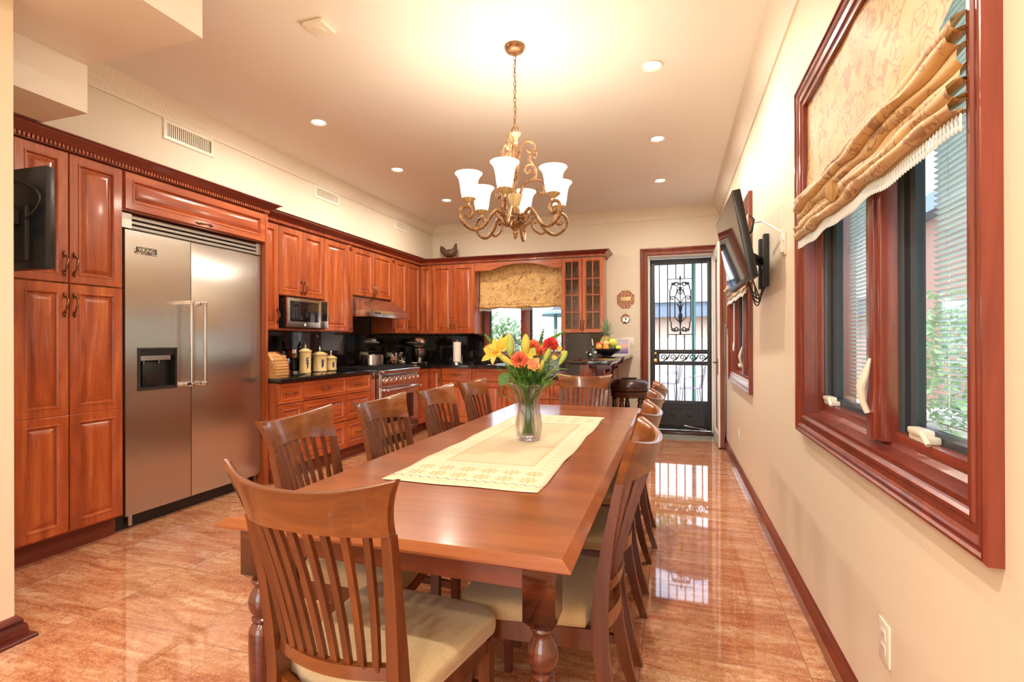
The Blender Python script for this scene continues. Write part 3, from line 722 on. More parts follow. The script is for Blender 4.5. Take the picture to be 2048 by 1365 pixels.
# the wooden back door, standing open against the right wall
dr = thing('door_1', (0.53, YB, 0.01), 'open wooden back door with tall glass pane, standing against right wall', None); dr['kind'] = 'structure'
FD = Fr((0.497, YB - 0.03, 0.012), (0, -1, 0), (-1, 0, 0))   # u towards the room, n to the left
DWD, DH = 0.775, 2.395
b = MB()
b.rings(FD, 0, DWD, 0, DH, [(0, -0.018), (0, 0.0), (0.125, 0.0), (0.130, -0.004), (0.14, -0.012), (0.145, -0.014), (0.145, -0.018)], close=False, back=1)
b.build('door_face', M['white'], dr, ang=25)
b = MB(); b.rings(FD, 0, DWD, 0, DH, [(0, -0.066), (0, -0.018), (0.145, -0.018), (0.145, -0.048), (0.13, -0.066)], close=False, back=1); b.build('door_slab', M['trim'], dr, ang=25)
b = MB(); b.box(0.143, DWD - 0.143, -0.030, -0.024, 0.143, DH - 0.143, FD); b.build('door_glass', M['pane'], dr, smooth=False)
b = MB(); b.box(DWD - 0.001, DWD + 0.002, -0.046, -0.030, 0.05, DH - 0.03, FD); b.build('edge_strip', M['bronze'], dr)
b = MB()
for n0, s_ in ((0.0, 1), (-0.066, -1)):
    b.box(DWD - 0.075, DWD - 0.04, n0, n0 + s_ * 0.006, 0.84, 1.03, FD, 0.002)
    b.tube([FD(DWD - 0.057, n0, 0.985), FD(DWD - 0.057, n0 + s_ * 0.04, 0.985), FD(DWD - 0.10, n0 + s_ * 0.045, 0.985), FD(DWD - 0.16, n0 + s_ * 0.04, 0.985)] if s_ > 0 else [FD(DWD - 0.057, n0, 0.985), FD(DWD - 0.057, n0 - 0.004, 0.985)], 0.008, 8)
b.build('door_handle', M['blackm'], dr)
# ================================================================== kitchen cabinets
RAISED = [(0, 0), (0, 0.018), (0.003, 0.021), (0.046, 0.021), (0.049, 0.0245), (0.055, 0.0245), (0.060, 0.017), (0.064, 0.008), (0.070, 0.008), (0.094, 0.0185), (0.098, 0.019)]
DRAWER = [(0, 0), (0, 0.018), (0.003, 0.021), (0.026, 0.021), (0.029, 0.0245), (0.034, 0.0245), (0.038, 0.016), (0.042, 0.014)]
def pull(parent, fr, u, z, vert=True, L=0.105, n0=0.021, name='handle'):
    b = MB(); P = (lambda a, n, c: fr(u + c, n, z + a)) if vert else (lambda a, n, c: fr(u + a, n, z + c))
    pts = [P(L * 0.5 * t, n0 + 0.030 * (1 - t * t) ** 0.5 if abs(t) < 1 else n0, 0.004 * sin(t * 3)) for t in [-1, -0.92, -0.75, -0.5, -0.25, 0, 0.25, 0.5, 0.75, 0.92, 1]]
    b.tube(pts, [0.004, 0.005, 0.004, 0.0045, 0.0055, 0.006, 0.0055, 0.0045, 0.004, 0.005, 0.004], 8)
    for s_ in (-1, 1):
        q = [P(s_ * (L * 0.5 + d), n0 + 0.004, 0) for d in (-0.014, 0.0, 0.012, 0.022)]
        b.tube(q, [0.003, 0.009, 0.007, 0.002], 8)
    return b.build(name, M['bronze'], parent)
def front(parent, name, fr, u0, u1, z0, z1, mat, splits=(), prof=RAISED, handle=None, gap=0.0025):
    """door or drawer front; handle = (u, z, vertical)"""
    b = MB(); u0 += gap; u1 -= gap; z0 += gap; z1 -= gap
    if min(u1 - u0, z1 - z0) < 0.21 and prof is RAISED:
        k = min(u1 - u0, z1 - z0) / 0.21 * 0.98; prof = [(i * k, n) for i, n in prof]
    zs = [z0] + list(splits) + [z1]
    for a, c in zip(zs[:-1], zs[1:]): b.rings(fr, u0, u1, a, c, prof)
    d = b.build(name, mat, parent, ang=22)
    if handle: pull(d, fr, *handle)
    return d
def cabinet(label, fr, u0, u1, depth, z0, z1, mat=None, name='kitchen_cabinet', group=None, cat='cabinet', cut=None):
    p = fr((u0 + u1) / 2, -depth / 2, z0)
    t = thing(name, p, label, cat, group)
    b = MB()
    if cut:   # open niche (za, zb)
        b.box(u0, u1, -depth, 0, z0, cut[0], fr); b.box(u0, u1, -depth, 0, cut[1], z1, fr)
        b.box(u0, u0 + 0.018, -depth, 0, cut[0], cut[1], fr); b.box(u1 - 0.018, u1, -depth, 0, cut[0], cut[1], fr)
        b.box(u0 + 0.018, u1 - 0.018, -depth, -depth + 0.01, cut[0], cut[1], fr)
    else: b.box(u0, u1, -depth, 0, z0, z1, fr, 0.0)
    b.build('body', mat or M['cab'], t, smooth=False)
    return t
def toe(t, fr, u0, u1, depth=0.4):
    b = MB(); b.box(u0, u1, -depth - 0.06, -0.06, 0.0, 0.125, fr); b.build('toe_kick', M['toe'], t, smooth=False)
FT = Fr((-3.42, 0, 0), (0, 1, 0), (1, 0, 0))       # tall cabinet face
FBS = Fr((-3.31, 0, 0), (0, 1, 0), (1, 0, 0))      # base cabinet face, left run
FU = Fr((-3.60, 0, 0), (0, 1, 0), (1, 0, 0))       # upper cabinet face, left run
FBB = Fr((0, 6.52, 0), (1, 0, 0), (0, -1, 0))      # base, back run
FUB = Fr((0, 6.82, 0), (1, 0, 0), (0, -1, 0))      # upper, back run

# tall pantry
t = cabinet('tall cherry pantry cabinet with four raised panel doors, left of the refrigerator', FT, 1.50, 2.39, 0.50, 0.125, 2.385, name='pantry_cabinet')
toe(t, FT, 1.50, 2.39)
for (a, c, hu) in ((1.81, 2.077, 2.077 - 0.026), (2.077, 2.385, 2.077 + 0.026)):
    front(t, 'door', FT, a, c, 0.135, 1.600, M['cab'], splits=(0.825,), handle=(hu, 1.475, True))
    front(t, 'door', FT, a, c, 1.603, 2.375, M['cab'], handle=(hu, 1.715, True))
b = MB(); b.box(1.50, 1.807, 0, 0.02, 0.135, 2.375, FT, 0.002); b.build('filler_panel', M['cab'], t)
# cabinet over the refrigerator, with its side gable
t = cabinet('cherry cabinet with one long lift up panel above the refrigerator', FT, 2.395, 3.615, 0.50, 2.12, 2.385, mat=M['cab_h'])
front(t, 'door', FT, 2.40, 3.60, 2.125, 2.375, M['cab_h'], handle=(2.99, 2.150, False))
b = MB(); b.box(3.60, 3.625, -0.50, 0.02, 0.0, 2.385, FT); b.build('side_panel', M['cab'], t)

# base cabinets, left run
cols = ((3.63, 3.945, 'left of the three, beside the refrigerator'), (3.945, 4.60, 'the wide middle one under the canisters'), (4.60, 5.05, 'next to the range'))
for i, (a, c, wd) in enumerate(cols):
    t = cabinet('cherry base cabinet of three drawers, ' + wd, FBS, a, c, 0.60, 0.125, 0.888, name='drawer_cabinet', group='drawer cabinets left of the range')
    toe(t, FBS, a, c)
    a2 = 3.50 if i == 0 else a
    for z0, z1, pr in ((0.70, 0.885, DRAWER), (0.42, 0.695, RAISED), (0.132, 0.415, RAISED)):
        front(t, 'drawer', FBS, a, c, z0, z1, M['cab_h'], prof=pr, handle=((a + c) / 2, (z0 + z1) / 2, False))
def rosette(b, fr, u, z, n, r=0.026):
    for rr, h in ((r, 0.004), (r * 0.7, 0.010), (r * 0.35, 0.015)):
        ring = [fr(u + rr * cos(2 * pi * k / 16), n + h, z + rr * sin(2 * pi * k / 16)) for k in range(16)]
        base = [fr(u + rr * cos(2 * pi * k / 16), n, z + rr * sin(2 * pi * k / 16)) for k in range(16)]
        g = b.quadgrid([base, ring], close_u=True); b.face(g[1])
def pilaster(fr, u0, u1, z0, z1, label, depth=0.3, group=None):
    t = thing('pilaster', fr((u0 + u1) / 2, -depth / 2, z0), label, 'pilaster', group)
    b = MB(); b.box(u0, u1, -depth, 0.022, z0, z1, fr, 0.003)
    wv = (u1 - u0); n = 3
    for k in range(n):
        uu = u0 + wv * (0.25 + 0.25 * k); b.box(uu - 0.004, uu + 0.004, 0.02, 0.026, z0 + 0.09, z1 - 0.09, fr, 0.002)
    b.build('column', M['cab'], t)
    for z in (z0 + 0.045, z1 - 0.045):
        b = MB(); rosette(b, fr, (u0 + u1) / 2, z, 0.022, min(0.028, wv * 0.42)); b.build('rosette', M['crown'], t)
    return t
pilaster(FBS, 5.055, 5.135, 0.02, 0.888, 'fluted cherry pilaster under the counter, left of the range', 0.55)
pilaster(FU, 5.052, 5.125, 1.365, 2.378, 'fluted upper pilaster with round rosettes, left of the range hood')
pilaster(FU, 6.005, 6.085, 1.365, 2.378, 'fluted upper pilaster with round rosettes, right of the range hood')
# corner base cabinet (L shaped)
t = thing('corner_cabinet', (-3.45, 6.6, 0.0), 'cherry corner base cabinet with a folding door, right of the range', 'cabinet')
b = MB(); b.box(-3.91, -3.31, 6.065, 7.12, 0.125, 0.888); b.box(-3.31, -3.10, 6.52, 7.12, 0.125, 0.888); b.build('body', M['cab'], t, smooth=False)
b = MB(); b.box(-3.90, -3.37, 6.065, 7.1, 0, 0.125); b.box(-3.37, -3.10, 6.58, 7.1, 0, 0.125); b.build('toe_kick', M['toe'], t, smooth=False)
front(t, 'door', FBS, 6.07, 6.497, 0.132, 0.880, M['cab']); front(t, 'door', FBB, -3.287, -3.10, 0.132, 0.880, M['cab'], handle=(-3.125, 0.74, True))
# back run
t = cabinet('cherry base cabinet with one drawer and a pull out door, under the paper towels', FBB, -3.095, -2.64, 0.58, 0.125, 0.888); toe(t, FBB, -3.095, -2.64)
front(t, 'drawer', FBB, -3.095, -2.64, 0.70, 0.885, M['cab_x'], prof=DRAWER, handle=(-2.865, 0.795, False))
front(t, 'door', FBB, -3.095, -2.64, 0.132, 0.695, M['cab'], handle=(-2.865, 0.665, False))
t = cabinet('cherry sink base cabinet with a pair of doors, behind the flower vase', FBB, -2.635, -1.77, 0.58, 0.125, 0.70, name='sink_cabinet'); toe(t, FBB, -2.635, -1.77)
b = MB(); b.box(-2.635, -1.77, -0.02, 0, 0.70, 0.888, FBB); b.build('front_rail', M['cab_x'], t)
front(t, 'false_drawer', FBB, -2.635, -1.77, 0.70, 0.885, M['cab_x'], prof=DRAWER)
front(t, 'door', FBB, -2.635, -2.203, 0.132, 0.695, M['cab'], handle=(-2.235, 0.585, True))
front(t, 'door', FBB, -2.203, -1.77, 0.132, 0.695, M['cab'], handle=(-2.170, 0.585, True))
t = cabinet('cherry base cabinet between the sink and the peninsula', FBB, -1.765, -1.42, 0.58, 0.125, 0.888); toe(t, FBB, -1.765, -1.42)
front(t, 'drawer', FBB, -1.765, -1.42, 0.70, 0.885, M['cab_x'], prof=DRAWER, handle=(-1.59, 0.795, False)); front(t, 'door', FBB, -1.765, -1.42, 0.132, 0.695, M['cab'], handle=(-1.73, 0.585, True))
# peninsula
FPE = Fr((0, 4.74, 0), (1, 0, 0), (0, -1, 0)); FPR = Fr((-0.755, 0, 0), (0, -1, 0), (1, 0, 0))
FPR = Fr((-0.745, 0, 0), (0, 1, 0), (1, 0, 0))
t = thing('peninsula_cabinet', (-1.1, 5.6, 0.0), 'cherry peninsula cabinet with panelled end and raised wooden bar wall, behind the far chair', 'cabinet')
b = MB(); b.box(-1.415, -0.83, 4.74, 7.12, 0.125, 0.888); b.build('body', M['cab'], t, smooth=False)
b = MB(); b.box(-1.36, -0.83, 4.80, 7.12, 0, 0.125); b.build('toe_kick', M['toe'], t, smooth=False)
front(t, 'drawer', FPE, -1.41, -1.12, 0.70, 0.885, M['cab_x'], prof=DRAWER); front(t, 'drawer', FPE, -1.12, -0.835, 0.70, 0.885, M['cab_x'], prof=DRAWER)
front(t, 'end_panel', FPE, -1.41, -1.12, 0.132, 0.695, M['cab']); front(t, 'end_panel', FPE, -1.12, -0.835, 0.132, 0.695, M['cab'])
b = MB(); b.box(-0.829, -0.745, 4.70, 7.145, 0.0, 1.038); b.build('bar_wall', M['cab'], t)
for a, c in ((4.72, 5.32), (5.32, 5.93), (5.93, 6.54), (6.54, 7.13)):
    front(t, 'side_panel', FPR, a, c, 0.12, 1.0, M['cab'])
# corbels under the bar
for y in (4.98, 5.50, 6.3):
    t = thing('corbel', (-0.72, y, 0.80), {4.98: 'scrolled cherry corbel under the bar top, nearest the camera', 5.50: 'scrolled cherry corbel under the bar top, second from the near end', 6.3: 'scrolled cherry corbel under the bar top, beside the stool'}[y], 'corbel', 'corbels under the bar')
    prof = [(0, 0.0), (0.02, 0.01), (0.028, 0.05), (0.022, 0.09), (0.05, 0.115), (0.085, 0.13), (0.085, 0.165), (0.10, 0.18), (0.135, 0.185), (0.150, 0.215), (0.150, 0.236), (0, 0.236)]
    b = MB(); b.prism([(a, c) for a, c in prof], y - 0.028, y + 0.028, lambda a, c, yy: Vector((-0.722 + a, yy, 0.80 + c))); tag(b.build('bracket', M['crown'], t))

# upper cabinets, left run
def uppers():
    g = 'upper cabinets along the left wall'
    t = cabinet('narrow cherry wall cabinet with one tall door, half hidden beside the refrigerator', FU, 3.63, 3.955, 0.32, 1.365, 2.378, name='upper_cabinet', group=g)
    front(t, 'door', FU, 3.63, 3.955, 1.372, 2.372, M['cab'], handle=(3.93, 1.50, True))
    t = cabinet('cherry wall cabinet with a pair of doors above the microwave', FU, 3.957, 4.617, 0.32, 1.365, 2.378, name='upper_cabinet', group=g, cut=(1.387, 1.700))
    front(t, 'door', FU, 3.957, 4.287, 1.705, 2.372, M['cab'], handle=(4.262, 1.80, True)); front(t, 'door', FU, 4.287, 4.617, 1.705, 2.372, M['cab'], handle=(4.312, 1.80, True))
    t = cabinet('cherry wall cabinet with one tall door, between microwave and range hood', FU, 4.62, 5.048, 0.32, 1.365, 2.378, name='upper_cabinet', group=g)
    front(t, 'door', FU, 4.62, 5.048, 1.372, 2.372, M['cab'], handle=(4.648, 1.50, True))
    t = cabinet('short cherry wall cabinet with a pair of doors above the range hood', FU, 5.13, 6.00, 0.32, 1.80, 2.378, name='upper_cabinet', group=g)
    front(t, 'door', FU, 5.13, 5.565, 1.805, 2.372, M['cab'], handle=(5.540, 1.885, True)); front(t, 'door', FU, 5.565, 6.00, 1.805, 2.372, M['cab'], handle=(5.590, 1.885, True))
    t = cabinet('narrow cherry wall cabinet with one tall door, right of the range hood', FU, 6.09, 6.40, 0.32, 1.365, 2.378, name='upper_cabinet', group=g)
    front(t, 'door', FU, 6.09, 6.40, 1.372, 2.372, M['cab'], handle=(6.12, 1.50, True))
    t = thing('upper_cabinet', (-3.75, 6.9, 1.365), 'cherry corner wall cabinet with a folding door, in the back left corner', 'cabinet')
    b = MB(); b.box(-3.92, -3.60, 6.405, 7.14, 1.365, 2.378); b.box(-3.60, -3.395, 6.82, 7.14, 1.365, 2.378); b.build('body', M['cab'], t, smooth=False)
    front(t, 'door', FU, 6.405, 6.80, 1.372, 2.372, M['cab'], handle=(6.43, 1.50, True)); front(t, 'door', FUB, -3.577, -3.395, 1.372, 2.372, M['cab'])
uppers()
# back wall uppers
t = cabinet('cherry wall cabinet with a pair of tall doors, left of the sink window', FUB, -3.39, -2.72, 0.31, 1.365, 2.378, name='upper_cabinet')
front(t, 'door', FUB, -3.385, -3.052, 1.372, 2.372, M['cab'], handle=(-3.082, 1.50, True)); front(t, 'door', FUB, -3.052, -2.722, 1.372, 2.372, M['cab'], handle=(-3.022, 1.50, True))
# glass fronted cabinet
gc = thing('glass_cabinet', (-1.163, 6.98, 1.365), 'cherry wall cabinet with two glazed grid doors holding stemware, right of the sink window', 'cabinet')
b = MB(); gx0, gx1 = -1.446, -0.88
b.box(gx0, gx0 + 0.02, 6.82, 7.13, 1.365, 2.378); b.box(gx1 - 0.02, gx1, 6.82, 7.13, 1.365, 2.378)
b.box(gx0 + 0.02, gx1 - 0.02, 6.82, 7.13, 1.365, 1.39); b.box(gx0 + 0.02, gx1 - 0.02, 6.82, 7.13, 2.355, 2.378); b.box(gx0 + 0.02, gx1 - 0.02, 7.12, 7.13, 1.39, 2.355)
b.build('body', M['cab'], gc, smooth=False)
SHZ = (1.39, 1.645, 1.90, 2.10)
for z in SHZ[1:]:
    b = MB(); b.box(gx0 + 0.021, gx1 - 0.021, 6.845, 7.118, z - 0.016, z - 0.001); b.build('shelf', M['cab_x'], gc, smooth=False)
gm = (gx0 + gx1) / 2
for (a, c, hu) in ((gx0, gm, gm - 0.02), (gm, gx1, gm + 0.02)):
    b = MB(); b.rings(FUB, a + 0.002, c - 0.002, 1.368, 2.374, [(0, 0), (0, 0.018), (0.003, 0.021), (0.042, 0.021), (0.048, 0.014), (0.052, 0.012), (0.052, 0)], close=False, back=1)
    a_, c_ = a + 0.054, c - 0.054; zz0, zz1 = 1.422, 2.320
    b.box((a_ + c_) / 2 - 0.006, (a_ + c_) / 2 + 0.006, 0.004, 0.018, zz0, zz1, FUB)
    for k in (1, 2, 3): z = zz0 + (zz1 - zz0) * k / 4; b.box(a_, c_, 0.004, 0.018, z - 0.006, z + 0.006, FUB)
    d = b.build('door', M['cab'], gc, ang=22)
    b = MB(); b.box(a_ - 0.002, c_ + 0.002, 0.002, 0.0035, zz0 - 0.002, zz1 + 0.002, FUB); b.build('door_glass', M['cabglass'], d, smooth=False)
    pull(d, FUB, hu, 1.47, True)
# stemware on its shelves
def goblet(h, r, loc):
    b = MB(); x, y, z = loc
    b.lathe([(r * 0.8, 0), (r * 0.8, 0.002), (0.004, 0.006), (0.0035, h * 0.45), (r * 0.5, h * 0.52), (r, h * 0.72), (r * 0.92, h), (r * 0.88, h), (r * 0.93, h * 0.72), (r * 0.4, h * 0.55), (0.0, h * 0.5)], (x, y, z), 12, caps=False)
    return b
names = ((0, 0.15, 0.030, 'stemmed glass on the bottom shelf of the glazed cabinet', 'stemware on the bottom shelf'),
         (1, 0.17, 0.028, 'stemmed glass on the second shelf of the glazed cabinet', 'stemware on the second shelf'),
         (2, 0.115, 0.030, 'short stemmed glass on the third shelf of the glazed cabinet', 'stemware on the third shelf'),
         (3, 0.185, 0.026, 'tall champagne flute on the top shelf of the glazed cabinet', 'stemware on the top shelf'))
for si, h, r, lab, grp in names:
    for k in range(6):
        x = gx0 + 0.065 + k * 0.087; 
        o = goblet(h, r, (0, 0, 0)).build('wine_glass', M['cabglass'], None); o.location = (x, 6.93 + 0.03 * (k % 2), SHZ[si])
        tag(o, lab, 'glass', grp)
# arched valance over the sink window
t = thing('arched_valance', (-2.083, 6.82, 2.25), 'arched cherry valance board over the sink window shade', 'valance')
n = 24; xa, xb = -2.718, -1.448; top = []; bot = []
def arch(x):
    s_ = (x - (xa + 0.25)) / (xb - 0.12 - xa - 0.25)
    if s_ <= 0 or s_ >= 1: return 2.258
    return 2.258 + 0.085 * (sin(pi * s_) ** 0.75)
b = MB(); poly = [(xa, 2.378)] + [(xa + (xb - xa) * k / 40, arch(xa + (xb - xa) * k / 40)) for k in range(41)] + [(xb, 2.378)]
for k in range(40):
    x0_, x1_ = xa + (xb - xa) * k / 40, xa + (xb - xa) * (k + 1) / 40
    for y in (0,):
        q = [(x0_, arch(x0_)), (x1_, arch(x1_)), (x1_, 2.378), (x0_, 2.378)]
        b.prism(q, 6.80, 6.82, lambda a, c, yy: Vector((a, yy, c)))
bmesh.ops.remove_doubles(b.bm, verts=b.bm.verts, dist=1e-5)
b.build('arch_board', M['cab_x'], t, ang=30)
# cabinet crowns with dentils
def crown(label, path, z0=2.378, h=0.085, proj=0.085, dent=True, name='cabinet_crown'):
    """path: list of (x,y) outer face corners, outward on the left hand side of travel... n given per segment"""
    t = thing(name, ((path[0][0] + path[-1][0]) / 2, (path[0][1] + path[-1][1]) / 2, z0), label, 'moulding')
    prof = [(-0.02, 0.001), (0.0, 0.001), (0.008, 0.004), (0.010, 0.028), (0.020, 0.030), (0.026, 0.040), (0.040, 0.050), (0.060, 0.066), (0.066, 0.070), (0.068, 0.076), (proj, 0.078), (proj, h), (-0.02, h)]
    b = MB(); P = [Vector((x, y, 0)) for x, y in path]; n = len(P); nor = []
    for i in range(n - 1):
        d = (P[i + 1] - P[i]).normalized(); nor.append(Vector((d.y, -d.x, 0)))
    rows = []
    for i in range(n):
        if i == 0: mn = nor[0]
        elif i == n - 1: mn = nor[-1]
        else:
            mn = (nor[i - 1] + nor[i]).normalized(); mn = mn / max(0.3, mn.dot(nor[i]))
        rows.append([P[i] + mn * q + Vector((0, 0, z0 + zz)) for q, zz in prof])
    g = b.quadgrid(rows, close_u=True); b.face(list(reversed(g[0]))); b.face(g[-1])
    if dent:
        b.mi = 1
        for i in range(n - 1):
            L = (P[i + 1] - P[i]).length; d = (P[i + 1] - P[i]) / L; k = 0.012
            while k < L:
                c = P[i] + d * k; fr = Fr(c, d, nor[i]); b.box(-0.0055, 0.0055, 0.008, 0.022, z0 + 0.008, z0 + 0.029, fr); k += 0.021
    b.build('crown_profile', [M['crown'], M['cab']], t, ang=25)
    return t
crown('deep cherry crown moulding with dentils on top of pantry and refrigerator surround', [(-3.398, 1.50), (-3.398, 3.625), (-3.60, 3.625)])
crown('cherry crown moulding along the wall cabinets, turning the back corner', [(-3.578, 3.64), (-3.578, 6.798), (-0.88, 6.798), (-0.88, 7.14)])

# ------------------------------------------------------------------ stone
def stone(name, label, boxes, cat, bev=0.006):
    xs = [b_[0] for b_ in boxes] + [b_[1] for b_ in boxes]; ys = [b_[2] for b_ in boxes] + [b_[3] for b_ in boxes]; zs = [b_[4] for b_ in boxes]
    b = MB()
    for q in boxes: b.box(*q, bev=bev)
    o = b.build(name, M['granite'], None)
    return tag(o, label, cat)
stone('countertop', 'polished black granite countertop left of the range, holding the canisters', [(-3.928, -3.262, 3.628, 5.138, 0.892, 0.930)], 'countertop')
stone('countertop', 'polished black granite countertop along the back wall and peninsula, around the sink',
      [(-3.928, -3.262, 6.063, 6.46, 0.892, 0.930), (-3.928, -2.46, 6.4605, 7.148, 0.892, 0.930), (-2.4595, -1.7605, 6.4605, 6.575, 0.892, 0.930), (-2.4595, -1.7605, 6.985, 7.148, 0.892, 0.930),
       (-1.76, -0.832, 6.4605, 7.148, 0.892, 0.930), (-1.455, -0.832, 4.69, 6.46, 0.892, 0.930)], 'countertop', bev=0.0)
stone('bar_counter', 'raised black granite bar top on the peninsula, under the fruit bowl', [(-0.915, -0.53, 4.55, 7.148, 1.040, 1.075)], 'bar top')
stone('backsplash', 'mirror polished black granite backsplash behind canisters and range', [(-3.929, -3.910, 3.628, 5.128, 0.931, 1.363), (-3.929, -3.910, 5.128, 6.003, 0.931, 1.545), (-3.929, -3.910, 6.003, 7.128, 0.931, 1.363)], 'backsplash', bev=0)
stone('backsplash', 'black granite backsplash on the back wall, running around the sink window',
      [(-3.909, -2.719, 7.129, 7.149, 0.931, 1.363), (-2.718, -2.692, 7.118, 7.149, 0.931, 2.36), (-2.691, -1.459, 7.129, 7.149, 0.931, 1.028), (-1.458, -0.835, 7.129, 7.149, 0.931, 1.363)], 'backsplash', bev=0)
s_ = thing('sink', (-2.11, 6.78, 0.86), 'undermount steel sink in the back countertop, behind the flowers', 'sink')
b = MB(); b.rings(Fr((0, 0, 0), (1, 0, 0), (0, 0, 1)), 0, 0, 0, 0, [(0, 0)]) if False else None
rows = []
for ins, z in ((0.0, 0.892), (0.004, 0.932), (0.010, 0.934), (0.018, 0.930), (0.022, 0.75), (0.05, 0.735)):
    x0_, x1_, y0_, y1_ = -2.457 + ins, -1.763 - ins, 6.577 + ins, 6.983 - ins
    rows.append([Vector((x0_, y0_, z)), Vector((x1_, y0_, z)), Vector((x1_, y1_, z)), Vector((x0_, y1_, z))])
g = b.quadgrid(rows, close_u=True); b.face(g[-1]); b.build('basin', M['chrome'], s_, ang=25)
t = thing('faucet', (-2.20, 7.02, 0.93), 'tall grey gooseneck kitchen faucet in front of the sink window', 'faucet')
b = MB(); b.lathe([(0.028, 0), (0.028, 0.012), (0.018, 0.02), (0.016, 0.10), (0.013, 0.11)], (-2.18, 7.03, 0.93), 16); b.build('base', M['steel'], t)
b = MB(); pts = [(-2.18, 7.03, 1.03), (-2.18, 7.03, 1.27)] + [(-2.18 - 0.075 + 0.075 * cos(a), 7.03 - 0.04 * sin(a) - 0.03 * (1 - cos(a)), 1.27 + 0.10 * sin(a)) for a in [pi * k / 10 for k in range(1, 11)]] + [(-2.33, 6.97, 1.20)]
b.tube(pts, 0.013, 10); b.build('spout', M['steel'], t)
b = MB(); b.tube([(-2.165, 7.02, 1.0), (-2.12, 7.01, 1.02), (-2.09, 7.0, 1.05)], 0.007, 8); b.build('lever', M['steel'], t)

# ------------------------------------------------------------------ refrigerator
FR = Fr((-3.47, 0, 0), (0, 1, 0), (1, 0, 0))
rf = thing('refrigerator', (-3.68, 3.03, 0.0), 'wide built in stainless steel side by side refrigerator with water dispenser', 'refrigerator')
b = MB(); b.box(2.405, 3.595, -0.43, -0.03, 0.10, 2.112, FR); b.build('cabinet_shell', M['blackm'], rf, smooth=False)
b = MB(); b.box(2.405, 3.595, -0.35, -0.045, 0.0, 0.092, FR); b.build('kick_plate', M['black'], rf)
for y in (2.49, 3.56):
    b = MB(); b.box(y - 0.012, y + 0.012, -0.03, -0.015, 0.02, 0.098, FR); b.build('levelling_foot', M['steel'], rf)
dl = (2.435, 2.913); drr = (2.919, 3.592)
disp = (2.516, 2.800, 0.922, 1.216)
b = MB()
for a in ((dl[0], disp[0], 0.098, 2.003), (disp[1], dl[1], 0.098, 2.003), (disp[0], disp[1], 0.098, disp[2]), (disp[0], disp[1], disp[3], 2.003)):
    b.box(a[0], a[1], -0.03, 0.02, a[2], a[3], FR)
bmesh.ops.remove_doubles(b.bm, verts=b.bm.verts, dist=1e-5)
d1 = b.build('door', M['fridge'], rf, smooth=False)
b = MB(); b.box(drr[0], drr[1], -0.03, 0.02, 0.098, 2.003, FR, 0.003); d2 = b.build('door', M['fridge'], rf)
def bar_handle(par, fr, u, z0, z1, vert=True, off=0.07, r=0.0125, n0=0.02, mats=('steel', 'chrome')):
    b = MB()
    if vert: b.tube([fr(u, n0 + off, z0), fr(u, n0 + off, z1)], r, 14)
    else: b.tube([fr(z0, n0 + off, u), fr(z1, n0 + off, u)], r, 14)
    h = b.build('handle', M[mats[0]], par)
    for k, e in ((z0, 0.012), (z1, -0.012)):
        b = MB()
        if vert: b.box(u - 0.014, u + 0.014, n0, n0 + off + 0.014, k + e - 0.014, k + e + 0.014, fr, 0.003)
        else: b.box(k + e - 0.014, k + e + 0.014, n0, n0 + off + 0.014, u - 0.014, u + 0.014, fr, 0.003)
        b.build('handle_mount', M[mats[1]], h)
bar_handle(d1, FR, 2.860, 0.93, 1.556, off=0.075); bar_handle(d2, FR, 2.972, 0.93, 1.556, off=0.075)
dsp = None
b = MB(); b.rings(FR, disp[0], disp[1], disp[2], disp[3], [(0, 0.0), (0, 0.026), (0.004, 0.028), (0.014, 0.028), (0.016, 0.024), (0.016, -0.02)], close=False, back=1); dsp = b.build('dispenser', M['blackm'], rf, ang=25)
b = MB(); b.box(disp[0], disp[1], -0.028, -0.024, disp[2], disp[3], FR)
b.box(disp[0] + 0.016, disp[1] - 0.016, 0.005, 0.020, disp[3] - 0.055, disp[3] - 0.014, FR)
b.box(disp[0] + 0.05, disp[1] - 0.10, -0.02, -0.005, disp[2] + 0.03, disp[3] - 0.10, FR, 0.01)
b.box(disp[0] + 0.02, disp[1] - 0.02, -0.02, 0.018, disp[2] + 0.014, disp[2] + 0.024, FR)
b.build('dispenser_recess', M['black'], dsp)
b = MB(); b.box(disp[0] + 0.018, disp[1] - 0.05, 0.004, 0.024, disp[3] - 0.088, disp[3] - 0.056, FR); b.build('control_strip', M['steel'], dsp)
for u in (2.57, 2.68):
    b = MB(); b.tube([FR(u, 0.0, disp[3] - 0.09), FR(u, 0.0, disp[3] - 0.115)], 0.006, 8); b.build('nozzle', M['chrome'], dsp)
gr = MB(); gr.box(2.408, 3.592, -0.03, -0.01, 2.013, 2.110, FR); gr.box(2.408, 2.478, -0.02, 0.022, 2.013, 2.110, FR); gr.box(3.545, 3.592, -0.02, 0.022, 2.013, 2.110, FR)
for z in (2.016, 2.048, 2.080):
    q = [(-0.006, z), (0.018, z), (0.020, z + 0.016), (0.010, z + 0.020), (-0.006, z + 0.020)]
    gr.prism(q, 2.478, 3.545, lambda a, c, yy: FR(yy, a, c))
grille = gr.build('top_grille', M['satin'], rf, smooth=False)
b = MB(); b.box(2.484, 3.54, -0.0095, -0.007, 2.038, 2.106, FR); b.build('grille_gap_shade', M['black'], grille)  # black sheet put in for the shade behind the grille louvres
b = MB(); b.box(2.497, 2.650, 0.0201, 0.026, 1.852, 1.902, FR, 0.002); bd = b.build('badge', M['chrome'], rf)
b = MB(); b.box(2.501, 2.646, 0.0262, 0.027, 1.864, 1.899, FR); b.build('badge_plate', M['screen'], bd)
text_mesh('badge_lettering', 'VIKING', 0.036, M['chrome'], bd, FR(2.5735, 0.0275, 1.8805), (0, 1, 0), (0, 0, 1), 0.0008)
